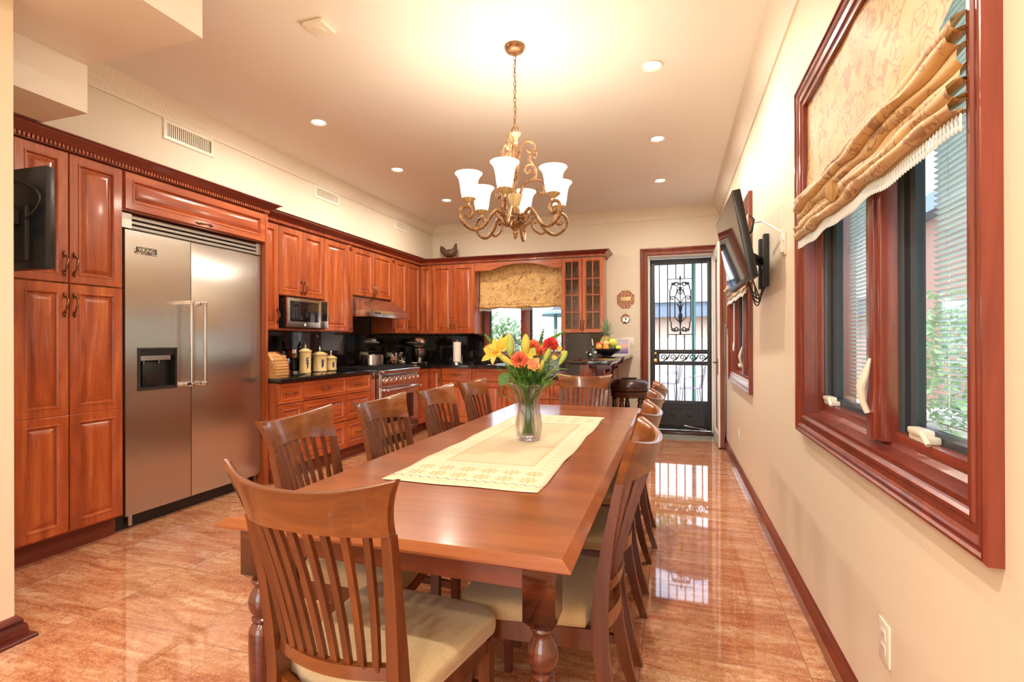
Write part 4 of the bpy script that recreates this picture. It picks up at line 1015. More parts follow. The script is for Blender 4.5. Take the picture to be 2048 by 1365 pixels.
text_mesh('badge_lettering', 'PROFESSIONAL', 0.0115, M['blackm'], bd, FR(2.5735, 0.0263, 1.857), (0, 1, 0), (0, 0, 1), 0.0003)

# ------------------------------------------------------------------ range, hood, microwave
FG = Fr((-3.235, 0, 0), (0, 1, 0), (1, 0, 0)); g0, g1 = 5.145, 6.055
rg = thing('gas_range', (-3.55, 5.6, 0.0), 'stainless steel professional gas range with row of knobs', 'range')
b = MB(); b.box(g0, g1, -0.66, 0, 0.12, 0.895, FG); b.build('range_body', M['steel'], rg, smooth=False)
b = MB(); b.box(g0, g1, -0.66, 0.03, 0.895, 0.925, FG, 0.008); b.box(g0 + 0.01, g1 - 0.01, -0.02, 0.055, 0.880, 0.925, FG, 0.015); b.build('bullnose', M['steel'], rg)
b = MB(); b.box(g0 + 0.01, g1 - 0.01, 0, 0.022, 0.735, 0.872, FG, 0.004); cp = b.build('control_panel', M['steel'], rg)
for k in range(8):
    u = g0 + 0.075 + k * 0.108; b = MB()
    b.lathe([(0.036, 0.023), (0.036, 0.032), (0.027, 0.036), (0.026, 0.060), (0.022, 0.068), (0, 0.069)], (0, u, 0.80), 18, axis='x', fr=lambda x, y, z: FG(y, x, z)); kb = b.build('knob', M['chrome'], cp)
b = MB(); b.box(g0 + 0.01, g1 - 0.01, 0, 0.016, 0.165, 0.722, FG, 0.004); od = b.build('oven_door', M['steel'], rg)
b = MB(); b.box(g0 + 0.14, g1 - 0.14, 0.0162, 0.018, 0.29, 0.60, FG); b.build('oven_window', M['screen'], od)
bar_handle(od, FG, 0.685, g0 + 0.05, g1 - 0.05, vert=False, off=0.065, r=0.013, n0=0.016)
b = MB(); b.box(g0 + 0.02, g1 - 0.02, -0.5, -0.05, 0.0, 0.12, FG); b.build('kick_plate', M['black'], rg)
b = MB()
b.box(g0 + 0.02, g1 - 0.02, -0.62, -0.02, 0.9255, 0.930, FG); b.build('cooktop', M['black'], rg)
for k in range(3):
    a = g0 + 0.03 + k * 0.285; b = MB()
    for q in (0, 0.07, 0.14, 0.21, 0.275): b.box(a + q, a + q + 0.010, -0.60, -0.04, 0.940, 0.955, FG)
    for q in (-0.60, -0.33, -0.05): b.box(a, a + 0.285, q, q + 0.012, 0.9305, 0.950, FG)
    b.build('grate', M['blackm'], rg, smooth=False)
hd = thing('range_hood', (-3.6, 5.57, 1.545), 'sloped stainless steel range hood above the range', 'range hood')
b = MB(); b.prism([(-3.905, 1.795), (-3.585, 1.795), (-3.345, 1.628), (-3.905, 1.628)], 5.13, 6.00, lambda a, c, yy: Vector((a, yy, c))); b.build('canopy', M['steel'], hd, ang=15)
b = MB(); b.box(-3.905, -3.340, 5.13, 6.00, 1.548, 1.6275, bev=0.003); b.build('front_lip', M['steel'], hd)
b = MB(); b.box(-3.338, -3.335, 5.22, 5.33, 1.583, 1.603); hb = b.build('badge', M['screen'], hd)
text_mesh('badge_lettering', 'VIKING', 0.016, M['chrome'], hb, (-3.3345, 5.275, 1.593), (0, 1, 0), (0, 0, 1), 0.0005)
mw = thing('microwave', (-3.66, 4.285, 1.387), 'stainless steel microwave oven set in the wall cabinet niche', 'microwave')
FM = Fr((-3.505, 0, 0), (0, 1, 0), (1, 0, 0)); m0, m1 = 3.985, 4.585
b = MB(); b.box(m0, m1, -0.35, -0.02, 1.392, 1.680, FM); b.build('housing', M['black'], mw)
for yy in (m0 + 0.04, m1 - 0.04):
    b = MB(); b.lathe([(0.012, 1.3875), (0.012, 1.3925)], (FM(0, -0.06, 0).x, yy, 0), 10); b.build('foot', M['black'], mw)
b = MB(); b.box(m0, m1 - 0.125, -0.02, 0.0, 1.395, 1.682, FM, 0.004); md = b.build('door', M['steel'], mw)
b = MB(); b.box(m0 + 0.035, m1 - 0.155, 0.0005, 0.003, 1.452, 1.652, FM, 0.001); b.build('window', M['screen'], md)
b = MB(); b.box(m1 - 0.123, m1, -0.02, 0.0, 1.395, 1.682, FM, 0.004); cpn = b.build('control_panel', M['steel'], mw)
b = MB(); b.box(m1 - 0.112, m1 - 0.02, 0.0005, 0.002, 1.47, 1.672, FM); b.build('display', M['screen'], cpn)
b = MB(); b.lathe([(0.014, 0.0), (0.014, 0.002), (0, 0.003)], (0, (m0 + m1 - 0.12) / 2, 1.423), 18, axis='x', fr=lambda x, y, z: FM(y, x, z)); b.build('round_logo', M['white'], md)
# ================================================================== dining table
TX0, TX1, TY0, TY1, TZ = -1.218, -0.215, 1.10, 3.872, 0.76
tb = thing('dining_table', ((TX0 + TX1) / 2, (TY0 + TY1) / 2, 0.0), 'long cherry dining table with turned legs and sloped top edge', 'table')
b = MB(); W0 = Fr((0, 0, 0), (1, 0, 0), (0, 0, 1))
def loops(fr_pts, b, close=True):
    g = b.quadgrid(fr_pts, close_u=True)
    if close: b.face(g[-1])
    b.face(list(reversed(g[0])))
rows = []
for ins, z in ((0.055, 0.735), (0.004, 0.735), (0.0, 0.739), (0.0, 0.744), (0.020, 0.7565), (0.025, 0.76)):
    rows.append([Vector((TX0 + ins, TY0 + ins, z)), Vector((TX1 - ins, TY0 + ins, z)), Vector((TX1 - ins, TY1 - ins, z)), Vector((TX0 + ins, TY1 - ins, z))])
loops(rows, b); top = b.build('tabletop', M['table'], tb, ang=8)
for y in (1.90, 2.49, 3.05):
    b = MB(); b.box(TX0 + 0.026, TX1 - 0.026, y - 0.0007, y + 0.0007, 0.7602, 0.7604); b.build('leaf_seam', M['toe'], top, smooth=False)
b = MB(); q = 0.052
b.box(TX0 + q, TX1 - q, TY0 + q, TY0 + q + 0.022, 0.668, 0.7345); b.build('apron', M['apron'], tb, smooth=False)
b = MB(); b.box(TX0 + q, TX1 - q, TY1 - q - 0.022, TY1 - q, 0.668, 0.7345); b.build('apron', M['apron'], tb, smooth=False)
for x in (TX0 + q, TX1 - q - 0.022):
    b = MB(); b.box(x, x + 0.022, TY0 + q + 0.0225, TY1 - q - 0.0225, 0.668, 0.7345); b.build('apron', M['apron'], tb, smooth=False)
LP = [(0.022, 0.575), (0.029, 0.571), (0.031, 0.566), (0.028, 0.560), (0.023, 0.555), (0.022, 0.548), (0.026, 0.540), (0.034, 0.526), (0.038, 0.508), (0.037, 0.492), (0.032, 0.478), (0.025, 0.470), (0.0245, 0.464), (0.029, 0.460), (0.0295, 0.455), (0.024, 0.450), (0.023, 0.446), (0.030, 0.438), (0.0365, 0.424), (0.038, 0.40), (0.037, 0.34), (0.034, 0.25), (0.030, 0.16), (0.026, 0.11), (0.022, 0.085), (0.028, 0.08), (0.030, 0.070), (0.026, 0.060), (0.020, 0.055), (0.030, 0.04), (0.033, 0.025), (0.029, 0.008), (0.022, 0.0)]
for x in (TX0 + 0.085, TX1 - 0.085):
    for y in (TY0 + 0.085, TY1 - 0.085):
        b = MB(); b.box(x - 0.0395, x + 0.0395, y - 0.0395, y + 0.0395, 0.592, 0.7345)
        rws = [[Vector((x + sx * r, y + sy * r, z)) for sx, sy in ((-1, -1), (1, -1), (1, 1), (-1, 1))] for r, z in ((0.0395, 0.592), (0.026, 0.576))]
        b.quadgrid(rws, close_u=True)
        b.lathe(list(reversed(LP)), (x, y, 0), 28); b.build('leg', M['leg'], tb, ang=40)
# runner
b = MB(); rx0, rx1, ry0, ry1 = -0.990, -0.418, 1.585, 3.285; cxr, cyr = (rx0 + rx1) / 2, (ry0 + ry1) / 2
t = thing('table_runner', (cxr, cyr, TZ), 'cream embroidered table runner laid along the dining table, under the vase', 'table runner')
nu, nv = 24, 70
rows = []
for j in range(nv + 1):
    row = []
    for i in range(nu + 1):
        u, v_ = i / nu, j / nv
        x = rx0 + (rx1 - rx0) * u + 0.004 * sin(v_ * 19) * (1 if i in (0, nu) else 0.3); y = ry0 + (ry1 - ry0) * v_ + 0.003 * sin(u * 13)
        e = min(u, 1 - u, 1) * nu; z = TZ + 0.0018 + 0.0012 * (sin(v_ * 40 + u * 3) * (1 if e < 1.5 else 0.2) + 1)
        row.append(Vector((x, y, z)))
    rows.append(row)
b.quadgrid(rows); tag(t); o = b.build('cloth', M['runner'], t, solid=0.0016)

# ================================================================== chairs
def make_chair(label):
    c = thing('dining_chair', (0, 0, 0), label, 'chair', 'dining chairs around the table')
    kw = dict(world=False)
    # crest rail
    def crest(u, v, t):
        hw = 0.198 + 0.036 * (v ** 2.2)
        x = u * hw
        zt = 0.952 + 0.026 * abs(u) ** 2.4; zb = 0.866 - 0.014 * abs(u) ** 2
        z = zb + (zt - zb) * v
        y = -0.243 - 0.074 * (1 - abs(u) ** 2.2) - 0.30 * (z - 0.84) * 0.95 + t
        return Vector((x, y, z))
    b = MB(); rows = []
    nu, nv = 20, 8
    th = 0.011
    for i in range(nu + 1):
        u = -1 + 2 * i / nu; ring = []
        for j in range(nv + 1): ring.append(crest(u, j / nv, -th))
        ring.append(crest(u, 1, 0) + Vector((0, 0, 0.004)))
        for j in range(nv, -1, -1): ring.append(crest(u, j / nv, th))
        rows.append(ring)
    g = b.quadgrid(rows, close_u=True); b.face(list(reversed(g[0]))); b.face(g[-1]); b.build('crest_rail', M['chair_x'], c, ang=45, **kw)
    # rear legs and back posts in one piece
    for s in (-1, 1):
        path = [(0.180, -0.272, 0.0), (0.176, -0.235, 0.12), (0.173, -0.205, 0.26), (0.172, -0.190, 0.38), (0.172, -0.188, 0.47), (0.175, -0.199, 0.58), (0.180, -0.217, 0.70), (0.186, -0.235, 0.79), (0.1895, -0.2475, 0.853)]
        wd = [0.026, 0.028, 0.030, 0.032, 0.032, 0.030, 0.028, 0.026, 0.0245]; dp = [0.030, 0.036, 0.042, 0.046, 0.046, 0.038, 0.030, 0.026, 0.024]
        b = MB(); rows = []
        for (x, y, z), w_, d_ in zip(path, wd, dp):
            rows.append([Vector((s * x + sx * w_ / 2, y + sy * d_ / 2, z)) for sx, sy in ((-1, -1), (1, -1), (1, 1), (-1, 1))])
        g = b.quadgrid(rows, close_u=True); b.face(list(reversed(g[0]))); b.face(g[-1]); b.build('back_leg', M['chair'], c, ang=40, **kw)
        b = MB(); b.bar((s * 0.197, 0.205, 0.405), (s * 0.200, 0.208, 0.0), 0.038, 0.038, up=(0, 1, 0), w1=(0.026, 0.026)); b.build('front_leg', M['chair'], c, **kw)
    # slats
    for k in range(9):
        u = -1 + 2 * k / 8
        xt, xb = u * 0.156, u * 0.128
        zt = 0.868
        tp = Vector((xt, -0.243 - 0.074 * (1 - abs(u * 0.8) ** 2.2) - 0.006, zt)); bt = Vector((xb, -0.190 - 0.034 * (1 - (u * 0.72) ** 2), 0.535))
        md = (tp + bt) / 2 + Vector((0, -0.006 + 0.012, 0)); b = MB(); rows = []
        for i in range(7):
            t = i / 6; p = bt * (1 - t) ** 2 + (md * 2 - (tp + bt) / 2) * 2 * t * (1 - t) + tp * t * t
            rows.append([p + Vector((sx * 0.0085, sy * 0.0055, 0)) for sx, sy in ((-1, -1), (1, -1), (1, 1), (-1, 1))])
        g = b.quadgrid(rows, close_u=True); b.face(list(reversed(g[0]))); b.face(g[-1]); b.build('slat', M['chair'], c, ang=40, **kw)
    # curved lower back rail and curved seat rail
    for nm_, z0, z1, bow, y0 in (('lower_rail', 0.515, 0.545, 0.036, -0.190), ('seat_rail', 0.405, 0.452, 0.036, -0.186)):
        b = MB(); rows = []
        for i in range(15):
            u = -1 + 2 * i / 14; y = y0 - bow * (1 - u * u)
            rows.append([Vector((u * 0.158, y - 0.010, z0)), Vector((u * 0.158, y + 0.010, z0)), Vector((u * 0.158, y + 0.010, z1)), Vector((u * 0.158, y - 0.010, z1))])
        g = b.quadgrid(rows, close_u=True); b.face(list(reversed(g[0]))); b.face(g[-1]); b.build(nm_, M['chair_x'], c, ang=40, **kw)
    b = MB(); b.box(-0.178, 0.178, 0.200, 0.222, 0.365, 0.425); b.build('front_rail', M['chair_x'], c, **kw)
    for s in (-1, 1):
        b = MB(); b.bar((s * 0.174, -0.168, 0.395), (s * 0.199, 0.187, 0.395), 0.022, 0.06, up=(0, 0, 1)); b.build('side_rail', M['chair'], c, **kw)
        b = MB(); b.bar((s * 0.175, -0.195, 0.205), (s * 0.200, 0.192, 0.205), 0.018, 0.028, up=(0, 0, 1)); b.build('stretcher', M['chair'], c, **kw)
    b = MB(); b.bar((-0.186, -0.01, 0.205), (0.186, -0.01, 0.205), 0.026, 0.018, up=(0, 0, 1)); b.build('stretcher', M['chair_x'], c, **kw)
    # upholstered seat
    def outline(sc_):
        pts = []
        def corner(cx_, cy_, r, a0, a1, n=6):
            for k in range(n + 1):
                a = a0 + (a1 - a0) * k / n; pts.append((cx_ + r * cos(a), cy_ + r * sin(a)))
        corner(0.178, 0.185, 0.055, 0, pi / 2); corner(-0.178, 0.185, 0.055, pi / 2, pi)
        pts.append((-0.190, -0.150)); pts.append((-0.152, -0.156))
        for k in range(1, 8):
            u = -1 + 2 * k / 8; pts.append((u * 0.152, -0.168 - 0.022 * (1 - u * u)))
        pts.append((0.152, -0.156)); pts.append((0.190, -0.150))
        return [(x * sc_[0], y * sc_[1] + (0.0 if sc_[1] == 1 else 0.0)) for x, y in pts]
    b = MB(); rows = []
    for sx, z in ((0.955, 0.426), (0.99, 0.430), (1.0, 0.442), (1.0, 0.456), (0.985, 0.470), (0.95, 0.479), (0.86, 0.486), (0.6, 0.490), (0.3, 0.491)):
        rows.append([Vector((x, y, z)) for x, y in outline((sx, sx))])
    g = b.quadgrid(rows, close_u=True); b.face(g[-1]); b.face(list(reversed(g[0]))); b.build('seat_cushion', M['seat'], c, ang=70, **kw)
    return c
ch0 = make_chair('tan seated slat back chair at the near end of the table, closest to the camera')
spots_ = [(-0.728, 1.182, radians(-4.3), None),
    (-1.106, 1.662, radians(-90) + 0.11, 'slat back chair on the refrigerator side of the table, nearest of its four'),
    (-1.100, 2.21, radians(-90) + 0.0, 'slat back chair on the refrigerator side of the table, second from the near end'),
    (-1.095, 2.81, radians(-90) - 0.01, 'slat back chair on the refrigerator side of the table, third from the near end'),
    (-1.085, 3.38, radians(-90) - 0.02, 'slat back chair on the refrigerator side of the table, farthest of its four'),
    (-0.392, 1.640, radians(90), 'slat back chair on the window side of the table, nearest of its four'),
    (-0.402, 2.20, radians(90), 'slat back chair on the window side of the table, second from the near end'),
    (-0.404, 2.785, radians(90), 'slat back chair on the window side of the table, third from the near end'),
    (-0.390, 3.36, radians(90) + 0.05, 'slat back chair on the window side of the table, farthest of its four'),
    (-0.715, 3.95, radians(180) - 0.02, 'slat back chair alone at the far end of the table, by the peninsula')]
for i, (x, y, rz, lab) in enumerate(spots_):
    c = ch0 if i == 0 else copy_tree(ch0)
    c.location = (x, y, 0); c.rotation_euler = (0, 0, rz)
    if lab: c['label'] = lab

# ================================================================== vase and flowers
VX, VY = -0.682, 2.425
def fl(a, z): return 0.035 * cos(12 * a + z * 9) 
vs_ = thing('glass_vase', (VX, VY, TZ + 0.004), 'fluted clear crystal vase of flowers standing on the table runner', 'vase')
b = MB(); zz = TZ + 0.004
outer = [(0.040, 0.0), (0.050, 0.003), (0.058, 0.02), (0.064, 0.05), (0.066, 0.08), (0.062, 0.115), (0.055, 0.155), (0.052, 0.185), (0.056, 0.215), (0.068, 0.245), (0.082, 0.268), (0.090, 0.278)]
inner = [(0.087, 0.278), (0.079, 0.268), (0.064, 0.244), (0.051, 0.214), (0.047, 0.185), (0.050, 0.155), (0.056, 0.115), (0.060, 0.08), (0.057, 0.05), (0.050, 0.028), (0.03, 0.022), (0.0, 0.020)]
b.lathe([(r, zz + z) for r, z in outer + inner], (VX, VY, 0), 72, caps=True, flute=lambda a, z: 0.030 * cos(12 * a + (z - zz) * 10))
b.build('vase_body', M['vase'], vs_, ang=60)
def vpt(px, py, dz=0.0):
    """spot in the bouquet: sideways and up from the vase axis, dz = towards the camera"""
    s = (px - 1053) / 405.0; z = 1.25 - (py - 682) / 405.0
    return Vector((VX, VY, 0)) + Vector((0.953, 0.302, 0)) * s + Vector((0.302, -0.953, 0)) * dz + Vector((0, 0, z))
def curve_pts(a, c, bow, n=8):
    a, c = Vector(a), Vector(c); m_ = (a + c) / 2 + Vector(bow); return [a * (1 - t) ** 2 + (m_ * 2 - (a + c) / 2) * 2 * t * (1 - t) + c * t * t for t in [k / n for k in range(n + 1)]]
def leaf_shape(b, base, d, up, L, w_, curl=0.3, n=6, fold=0.25):
    d = Vector(d).normalized(); s = d.cross(Vector(up)); s = s.normalized() if s.length > 1e-4 else Vector((1, 0, 0)); nrm = s.cross(d)
    rows = []
    for i in range(n + 1):
        t = i / n; p = Vector(base) + d * L * t + nrm * (-curl * L * t * t); ww = w_ * (sin(pi * min(1, t * 0.96 + 0.04)) ** 0.8) * 0.5 + 0.0003
        rows.append([p - s * ww + nrm * fold * ww, p, p + s * ww + nrm * fold * ww])
    b.quadgrid(rows)
def stem(par, base_xy, tip, r=0.0022, world=True):
    b = MB(); b.tube(curve_pts((VX + base_xy[0], VY + base_xy[1], TZ + 0.034), tip, Vector((0, 0, 0.02)) - Vector((Vector(tip).x - VX, Vector(tip).y - VY, 0)) * 0.35), r, 6)
    return b.build('stem', M['stem'], par)
rnd = random.Random(3)
def small_base():
    a = rnd.uniform(0, 2 * pi); r = rnd.uniform(0, 0.030); return (r * cos(a), r * sin(a))
def flower(name, label, cat, px, py, dz, group=None):
    p = vpt(px, py, dz); t = thing(name, p, label, cat, group); stem(t, small_base(), p); return t, p
def ruffled(t, p, r, mat, seed, n=46, flat=0.85):
    rr = random.Random(seed); b = MB()
    for k in range(n):
        th = math.acos(1 - 1.75 * (k + 0.5) / n); ph = k * 2.399
        d = Vector((sin(th) * cos(ph), sin(th) * sin(ph), cos(th) * flat + 0.1)) + Vector((0.302, -0.953, 0)) * 0.35
        d.normalize(); s = d.cross(Vector((rr.uniform(-1, 1), rr.uniform(-1, 1), rr.uniform(-1, 1)))).normalized(); w_ = r * rr.uniform(0.45, 0.75)
        rows = []
        q = d.cross(s)
        for i in range(4):
            f = i / 3; row = []
            for j in range(6):
                g_ = -1 + 2 * j / 5
                row.append(p + d * (r * 0.15 + r * 0.92 * f) + s * (w_ * g_ * (0.35 + 0.65 * f)) + q * (r * 0.13 * sin(j * 2.6 + k) * f + r * 0.12 * f))
            rows.append(row)
        b.quadgrid(rows)
    return b.build('petals', mat, t, ang=60)
def petals(t, p, axis, L, w_, n, mat, open_=0.9, seed=0, name='petals', curl=0.45):
    rr = random.Random(seed); b = MB(); axis = Vector(axis).normalized(); s = axis.orthogonal().normalized(); q = axis.cross(s)
    for k in range(n):
        a = 2 * pi * k / n + rr.uniform(-0.15, 0.15); out = s * cos(a) + q * sin(a)
        d = (axis * (1 - open_) + out * open_).normalized()
        leaf_shape(b, p, d, axis, L * rr.uniform(0.9, 1.1), w_, curl=-curl * 0.4 + 0.7 * curl, n=7, fold=0.35)
    return b.build(name, mat, t, ang=60)
def bud(t, p, axis, L, r, mat, name='bud'):
    b = MB(); axis = Vector(axis).normalized(); c0 = p; pts = [c0 + axis * L * k / 10 for k in range(11)]
    b.tube(pts, [r * max(0.06, (sin(pi * min(0.97, (k / 10) * 0.9 + 0.06))) ** 0.7) for k in range(11)], 12)
    o = b.build(name, mat, t, ang=50); return o
TOC = Vector((0.302, -0.953, 0)); RT = Vector((0.953, 0.302, 0)); UP = Vector((0, 0, 1))
g1_ = 'flowers in the crystal vase'
t, p = flower('lily', 'open yellow orange lily leaning out on the left of the bouquet', 'flower', 992, 712, 0.05, g1_); petals(t, p + UP * 0.02, -RT * 0.7 + TOC * 0.6 + UP * 0.3, 0.085, 0.042, 6, M['lily'], 0.62, 1)
b = MB(); [b.tube(curve_pts(p + UP * 0.02, p + UP * 0.02 + (-RT * 0.7 + TOC * 0.6 + UP * 0.3).normalized() * 0.06 + Vector((rnd.uniform(-0.02, 0.02), 0, rnd.uniform(-0.02, 0.02))), (0, 0, 0)), [0.0012] * 8 + [0.003], 5) for _ in range(5)]; b.build('stamens', M['pinko'], t)
t, p = flower('lily', 'open yellow lily above the left hand lily buds', 'flower', 1003, 696, 0.02, g1_); petals(t, p, -RT * 0.3 + TOC * 0.5 + UP * 0.6, 0.075, 0.040, 6, M['lily'], 0.60, 2)
t, p = flower('rose', 'small coral bloom behind the open yellow lily, far left of the bouquet', 'flower', 979, 700, -0.01, g1_); ruffled(t, p, 0.030, M['coral'], 5, 24)
t, p = flower('carnation', 'coral carnation at the front and centre of the bouquet', 'flower', 1034, 718, 0.09, g1_); ruffled(t, p, 0.036, M['coral'], 7, 54)
t, p = flower('carnation', 'crimson carnation standing highest on the right of the bouquet', 'flower', 1096, 689, 0.04, g1_); ruffled(t, p, 0.033, M['red'], 9, 50)
t, p = flower('alstroemeria', 'pink and orange open bloom right of the coral carnation', 'flower', 1060, 727, 0.09, g1_); petals(t, p, TOC * 0.8 + UP * 0.3 + RT * 0.2, 0.042, 0.032, 6, M['pinko'], 0.7, 4); petals(t, p, TOC * 0.8 + UP * 0.4, 0.030, 0.026, 5, M['coral'], 0.5, 14, 'inner_petals')
t, p = flower('alstroemeria', 'orange open bloom above the pink and orange one', 'flower', 1052, 707, 0.06, g1_); petals(t, p, TOC * 0.6 + UP * 0.6, 0.045, 0.032, 6, M['lily'], 0.7, 5)
for k, (px, py, lab) in enumerate(((1062, 690, 'loose coral bloom left of the crimson carnation, upper of two'), (1077, 702, 'loose coral bloom left of the crimson carnation, lower of two'))):
    t, p = flower('rose', lab, 'flower', px, py, 0.03, g1_); ruffled(t, p, 0.027, M['coral'], 20 + k, 28)
for k, (px, py, dx, dy, L, r, mt, lab) in enumerate((
    (1016, 712, 0.02, 1, 0.105, 0.019, 'budg', 'tall closed green lily bud left of centre in the bouquet'),
    (1046, 708, 0.02, 1, 0.100, 0.022, 'budy', 'tall yellow lily bud, top centre of the bouquet'),
    (1022, 727, -0.85, 0.62, 0.095, 0.014, 'budy', 'long yellow green lily bud slanting up to the left, beside the coral carnation'),
    (1082, 722, 0.42, 0.9, 0.085, 0.014, 'budg', 'green lily bud below the crimson carnation'),
    (1073, 742, 0.30, 0.95, 0.065, 0.013, 'budy', 'yellow lily bud low on the right of centre'),
    (1062, 712, 0.05, 1, 0.045, 0.012, 'budg', 'short green bud just behind the orange bloom'),
    (1112, 727, 0.50, 0.85, 0.075, 0.013, 'budg', 'green lily bud at the right edge of the bouquet'))):
    t, p = flower('lily_bud', lab, 'flower bud', px, py, 0.06 if k != 2 else 0.10, g1_); bud(t, p, RT * dx + UP * dy, L, r, M[mt])
for k, (px, py, lab) in enumerate(((1103, 714, 'small orange daisy, lowest of the orange daisies on the right'), (1121, 704, 'small orange daisy at the right edge of the bouquet'), (1113, 696, 'small yellow orange daisy just right of the crimson carnation'))):
    t, p = flower('daisy', lab, 'flower', px, py, 0.05, 'orange daisies in the vase'); petals(t, p, TOC * 0.8 + UP * 0.5, 0.014, 0.007, 12, M['lily'], 0.85, 30 + k)
    b = MB(); b.ball(p + TOC * 0.002, 0.004, 10); b.build('flower_centre', M['pinko'], t)
for k, (a, c, lab) in enumerate((((984, 692), (966, 668), 'pale green budded sprig reaching out at the upper left'), ((1076, 690), (1083, 657), 'dark green budded spike at the top of the bouquet'), ((1098, 678), (1130, 660), 'green budded sprig reaching out at the upper right'))):
    p0, p1 = vpt(a[0], a[1], 0.0), vpt(c[0], c[1], 0.0); t = thing('sprig', p0, lab, 'sprig', 'budded sprigs in the vase'); stem(t, small_base(), p0)
    b = MB(); b.tube([p0, p1], [0.003, 0.001], 6); rr = random.Random(k)
    for i in range(22):
        f = i / 21; q = p0.lerp(p1, f); a_ = i * 2.4; o_ = Vector((cos(a_), sin(a_), 0.6)) * 0.007; b.ball(q + o_ * (1.2 - 0.7 * f), 0.0052 * (1.15 - 0.6 * f), 8, (1, 1, 1.3))
    b.build('budded_tip', M['leaf'] if k != 1 else M['fern'], t)
# leaves: broad ones are things of their own stem, the fine filler greenery is one mass
for k, (px, py, dz, d, L, w_, lab) in enumerate(((1010, 744, 0.05, -RT * 0.35 - UP * 0.6 + TOC * 0.3, 0.07, 0.055, 'broad dark green leaf hanging low on the left of the bouquet'), (1075, 712, 0.02, UP * 0.7 + RT * 0.2, 0.075, 0.05, 'broad green leaf left of the lily bud on the right'), (1108, 748, 0.04, RT * 0.9 - UP * 0.05, 0.085, 0.038, 'pointed green leaf sticking out low on the right'), (1106, 738, 0.03, RT * 0.9 + UP * 0.15, 0.065, 0.034, 'pointed green leaf sticking out on the right, above the lower one'))):
    p = vpt(px, py, dz); t = thing('leaf_stem', p, lab, 'leaf', 'broad leaves in the vase'); stem(t, small_base(), p)
    b = MB(); leaf_shape(b, p, d, TOC if k < 2 else UP, L, w_, 0.15, 8, 0.15); b.build('leaf', M['fern'] if k == 0 else M['leaf'], t, ang=70)
b = MB(); rr = random.Random(11)
for i in range(70):
    bx, by = rr.uniform(-0.028, 0.028), rr.uniform(-0.028, 0.028); a_ = rr.uniform(0, 2 * pi); R_ = rr.uniform(0.02, 0.15) * (1 if rr.random() < 0.7 else 1.15); zt = rr.uniform(1.02, 1.19) - R_ * 0.25
    tip = Vector((VX + R_ * cos(a_), VY + R_ * sin(a_), zt)); pts = curve_pts((VX + bx, VY + by, TZ + 0.034), tip, (-R_ * 0.35 * cos(a_), -R_ * 0.35 * sin(a_), 0.015), 10); b.tube(pts, 0.0016, 5)
    for j in range(4, 10):
        for s in (-1, 1):
            if pts[j].z < TZ + 0.26: continue
            d = (pts[j] - pts[j - 1]).normalized() + Vector((rr.uniform(-1, 1), rr.uniform(-1, 1), rr.uniform(-0.4, 0.6))) * 0.8
            leaf_shape(b, pts[j], d, UP, rr.uniform(0.03, 0.07), rr.uniform(0.009, 0.022), 0.2, 4)
tag(b.build('leaves', M['leaf'], None), 'green stems and narrow leaves filling the crystal vase', 'foliage', kind='stuff')
b = MB()
for i in range(60):
    a_ = rr.uniform(0, 2 * pi); R_ = rr.uniform(0.04, 0.155); zt = rr.uniform(1.06, 1.19) - R_ * 0.25
    tip = Vector((VX + R_ * cos(a_), VY + R_ * sin(a_), zt)); pts = curve_pts((VX + 0.02 * cos(a_), VY + 0.02 * sin(a_), TZ + 0.15), tip, (-R_ * 0.3 * cos(a_), -R_ * 0.3 * sin(a_), 0.015), 14); b.tube(pts, 0.0012, 4)
    for j in range(7, 15):
        for s in range(6):
            d = Vector((rr.uniform(-1, 1), rr.uniform(-1, 1), rr.uniform(-0.2, 1))) + (pts[j] - pts[j - 1]).normalized()
            leaf_shape(b, pts[j], d, UP, rr.uniform(0.016, 0.034), 0.0026, 0.1, 2)
tag(b.build('fern_foliage', M['fern'], None), 'fine dark green fern filler around the flowers', 'foliage', kind='stuff')

# ================================================================== chandelier
CX, CY = -0.900, 2.915
ca = thing('chandelier', (CX, CY, CEIL), 'antique gold scrolled chandelier with six lit glass shades over the table', 'chandelier')
b = MB(); b.lathe([(0.0, CEIL - 0.001), (0.062, CEIL - 0.001), (0.062, CEIL - 0.012), (0.052, CEIL - 0.028), (0.038, CEIL - 0.038), (0.018, CEIL - 0.042), (0.010, CEIL - 0.055), (0.0, CEIL - 0.056)], (CX, CY, 0), 28, caps=False); b.build('canopy', M['chand'], ca)
b = MB(); z = CEIL - 0.055; k = 0
while z > 2.535:
    pts = []
    for i in range(14):
        a = 2 * pi * i / 14; u, v_ = 0.0075 * cos(a), 0.0155 * sin(a)
        pts.append((CX + (u if k % 2 == 0 else 0), CY + (0 if k % 2 == 0 else u), z - 0.0135 + v_))
    b.tube(pts, 0.0021, 5, closed=True); z -= 0.0255; k += 1
b.tube([(CX + 0.006 * sin(i * 0.9), CY + 0.006 * cos(i * 0.9), CEIL - 0.05 - i * 0.022) for i in range(23)], 0.002, 5)
b.build('chain', M['chand'], ca)
b = MB(); b.tube([(CX + 0.020 * sin(a), CY, 2.518 + 0.022 * cos(a)) for a in [2 * pi * i / 16 for i in range(16)]], 0.004, 6, closed=True); b.build('top_ring', M['chand'], ca)
b = MB(); b.lathe([(0.0, 2.500), (0.030, 2.500), (0.034, 2.494), (0.020, 2.478), (0.012, 2.455), (0.016, 2.440), (0.010, 2.43), (0, 2.43)], (CX, CY, 0), 24, caps=False, flute=lambda a, z: 0.12 * cos(8 * a)); b.build('leaf_cup', M['gilt'], ca)
b = MB(); b.lathe([(0.0, 2.47), (0.010, 2.47), (0.010, 2.20), (0.014, 2.19), (0.010, 2.17), (0.010, 2.06), (0.0, 2.06)], (CX, CY, 0), 16, caps=False); b.build('centre_column', M['chand'], ca)
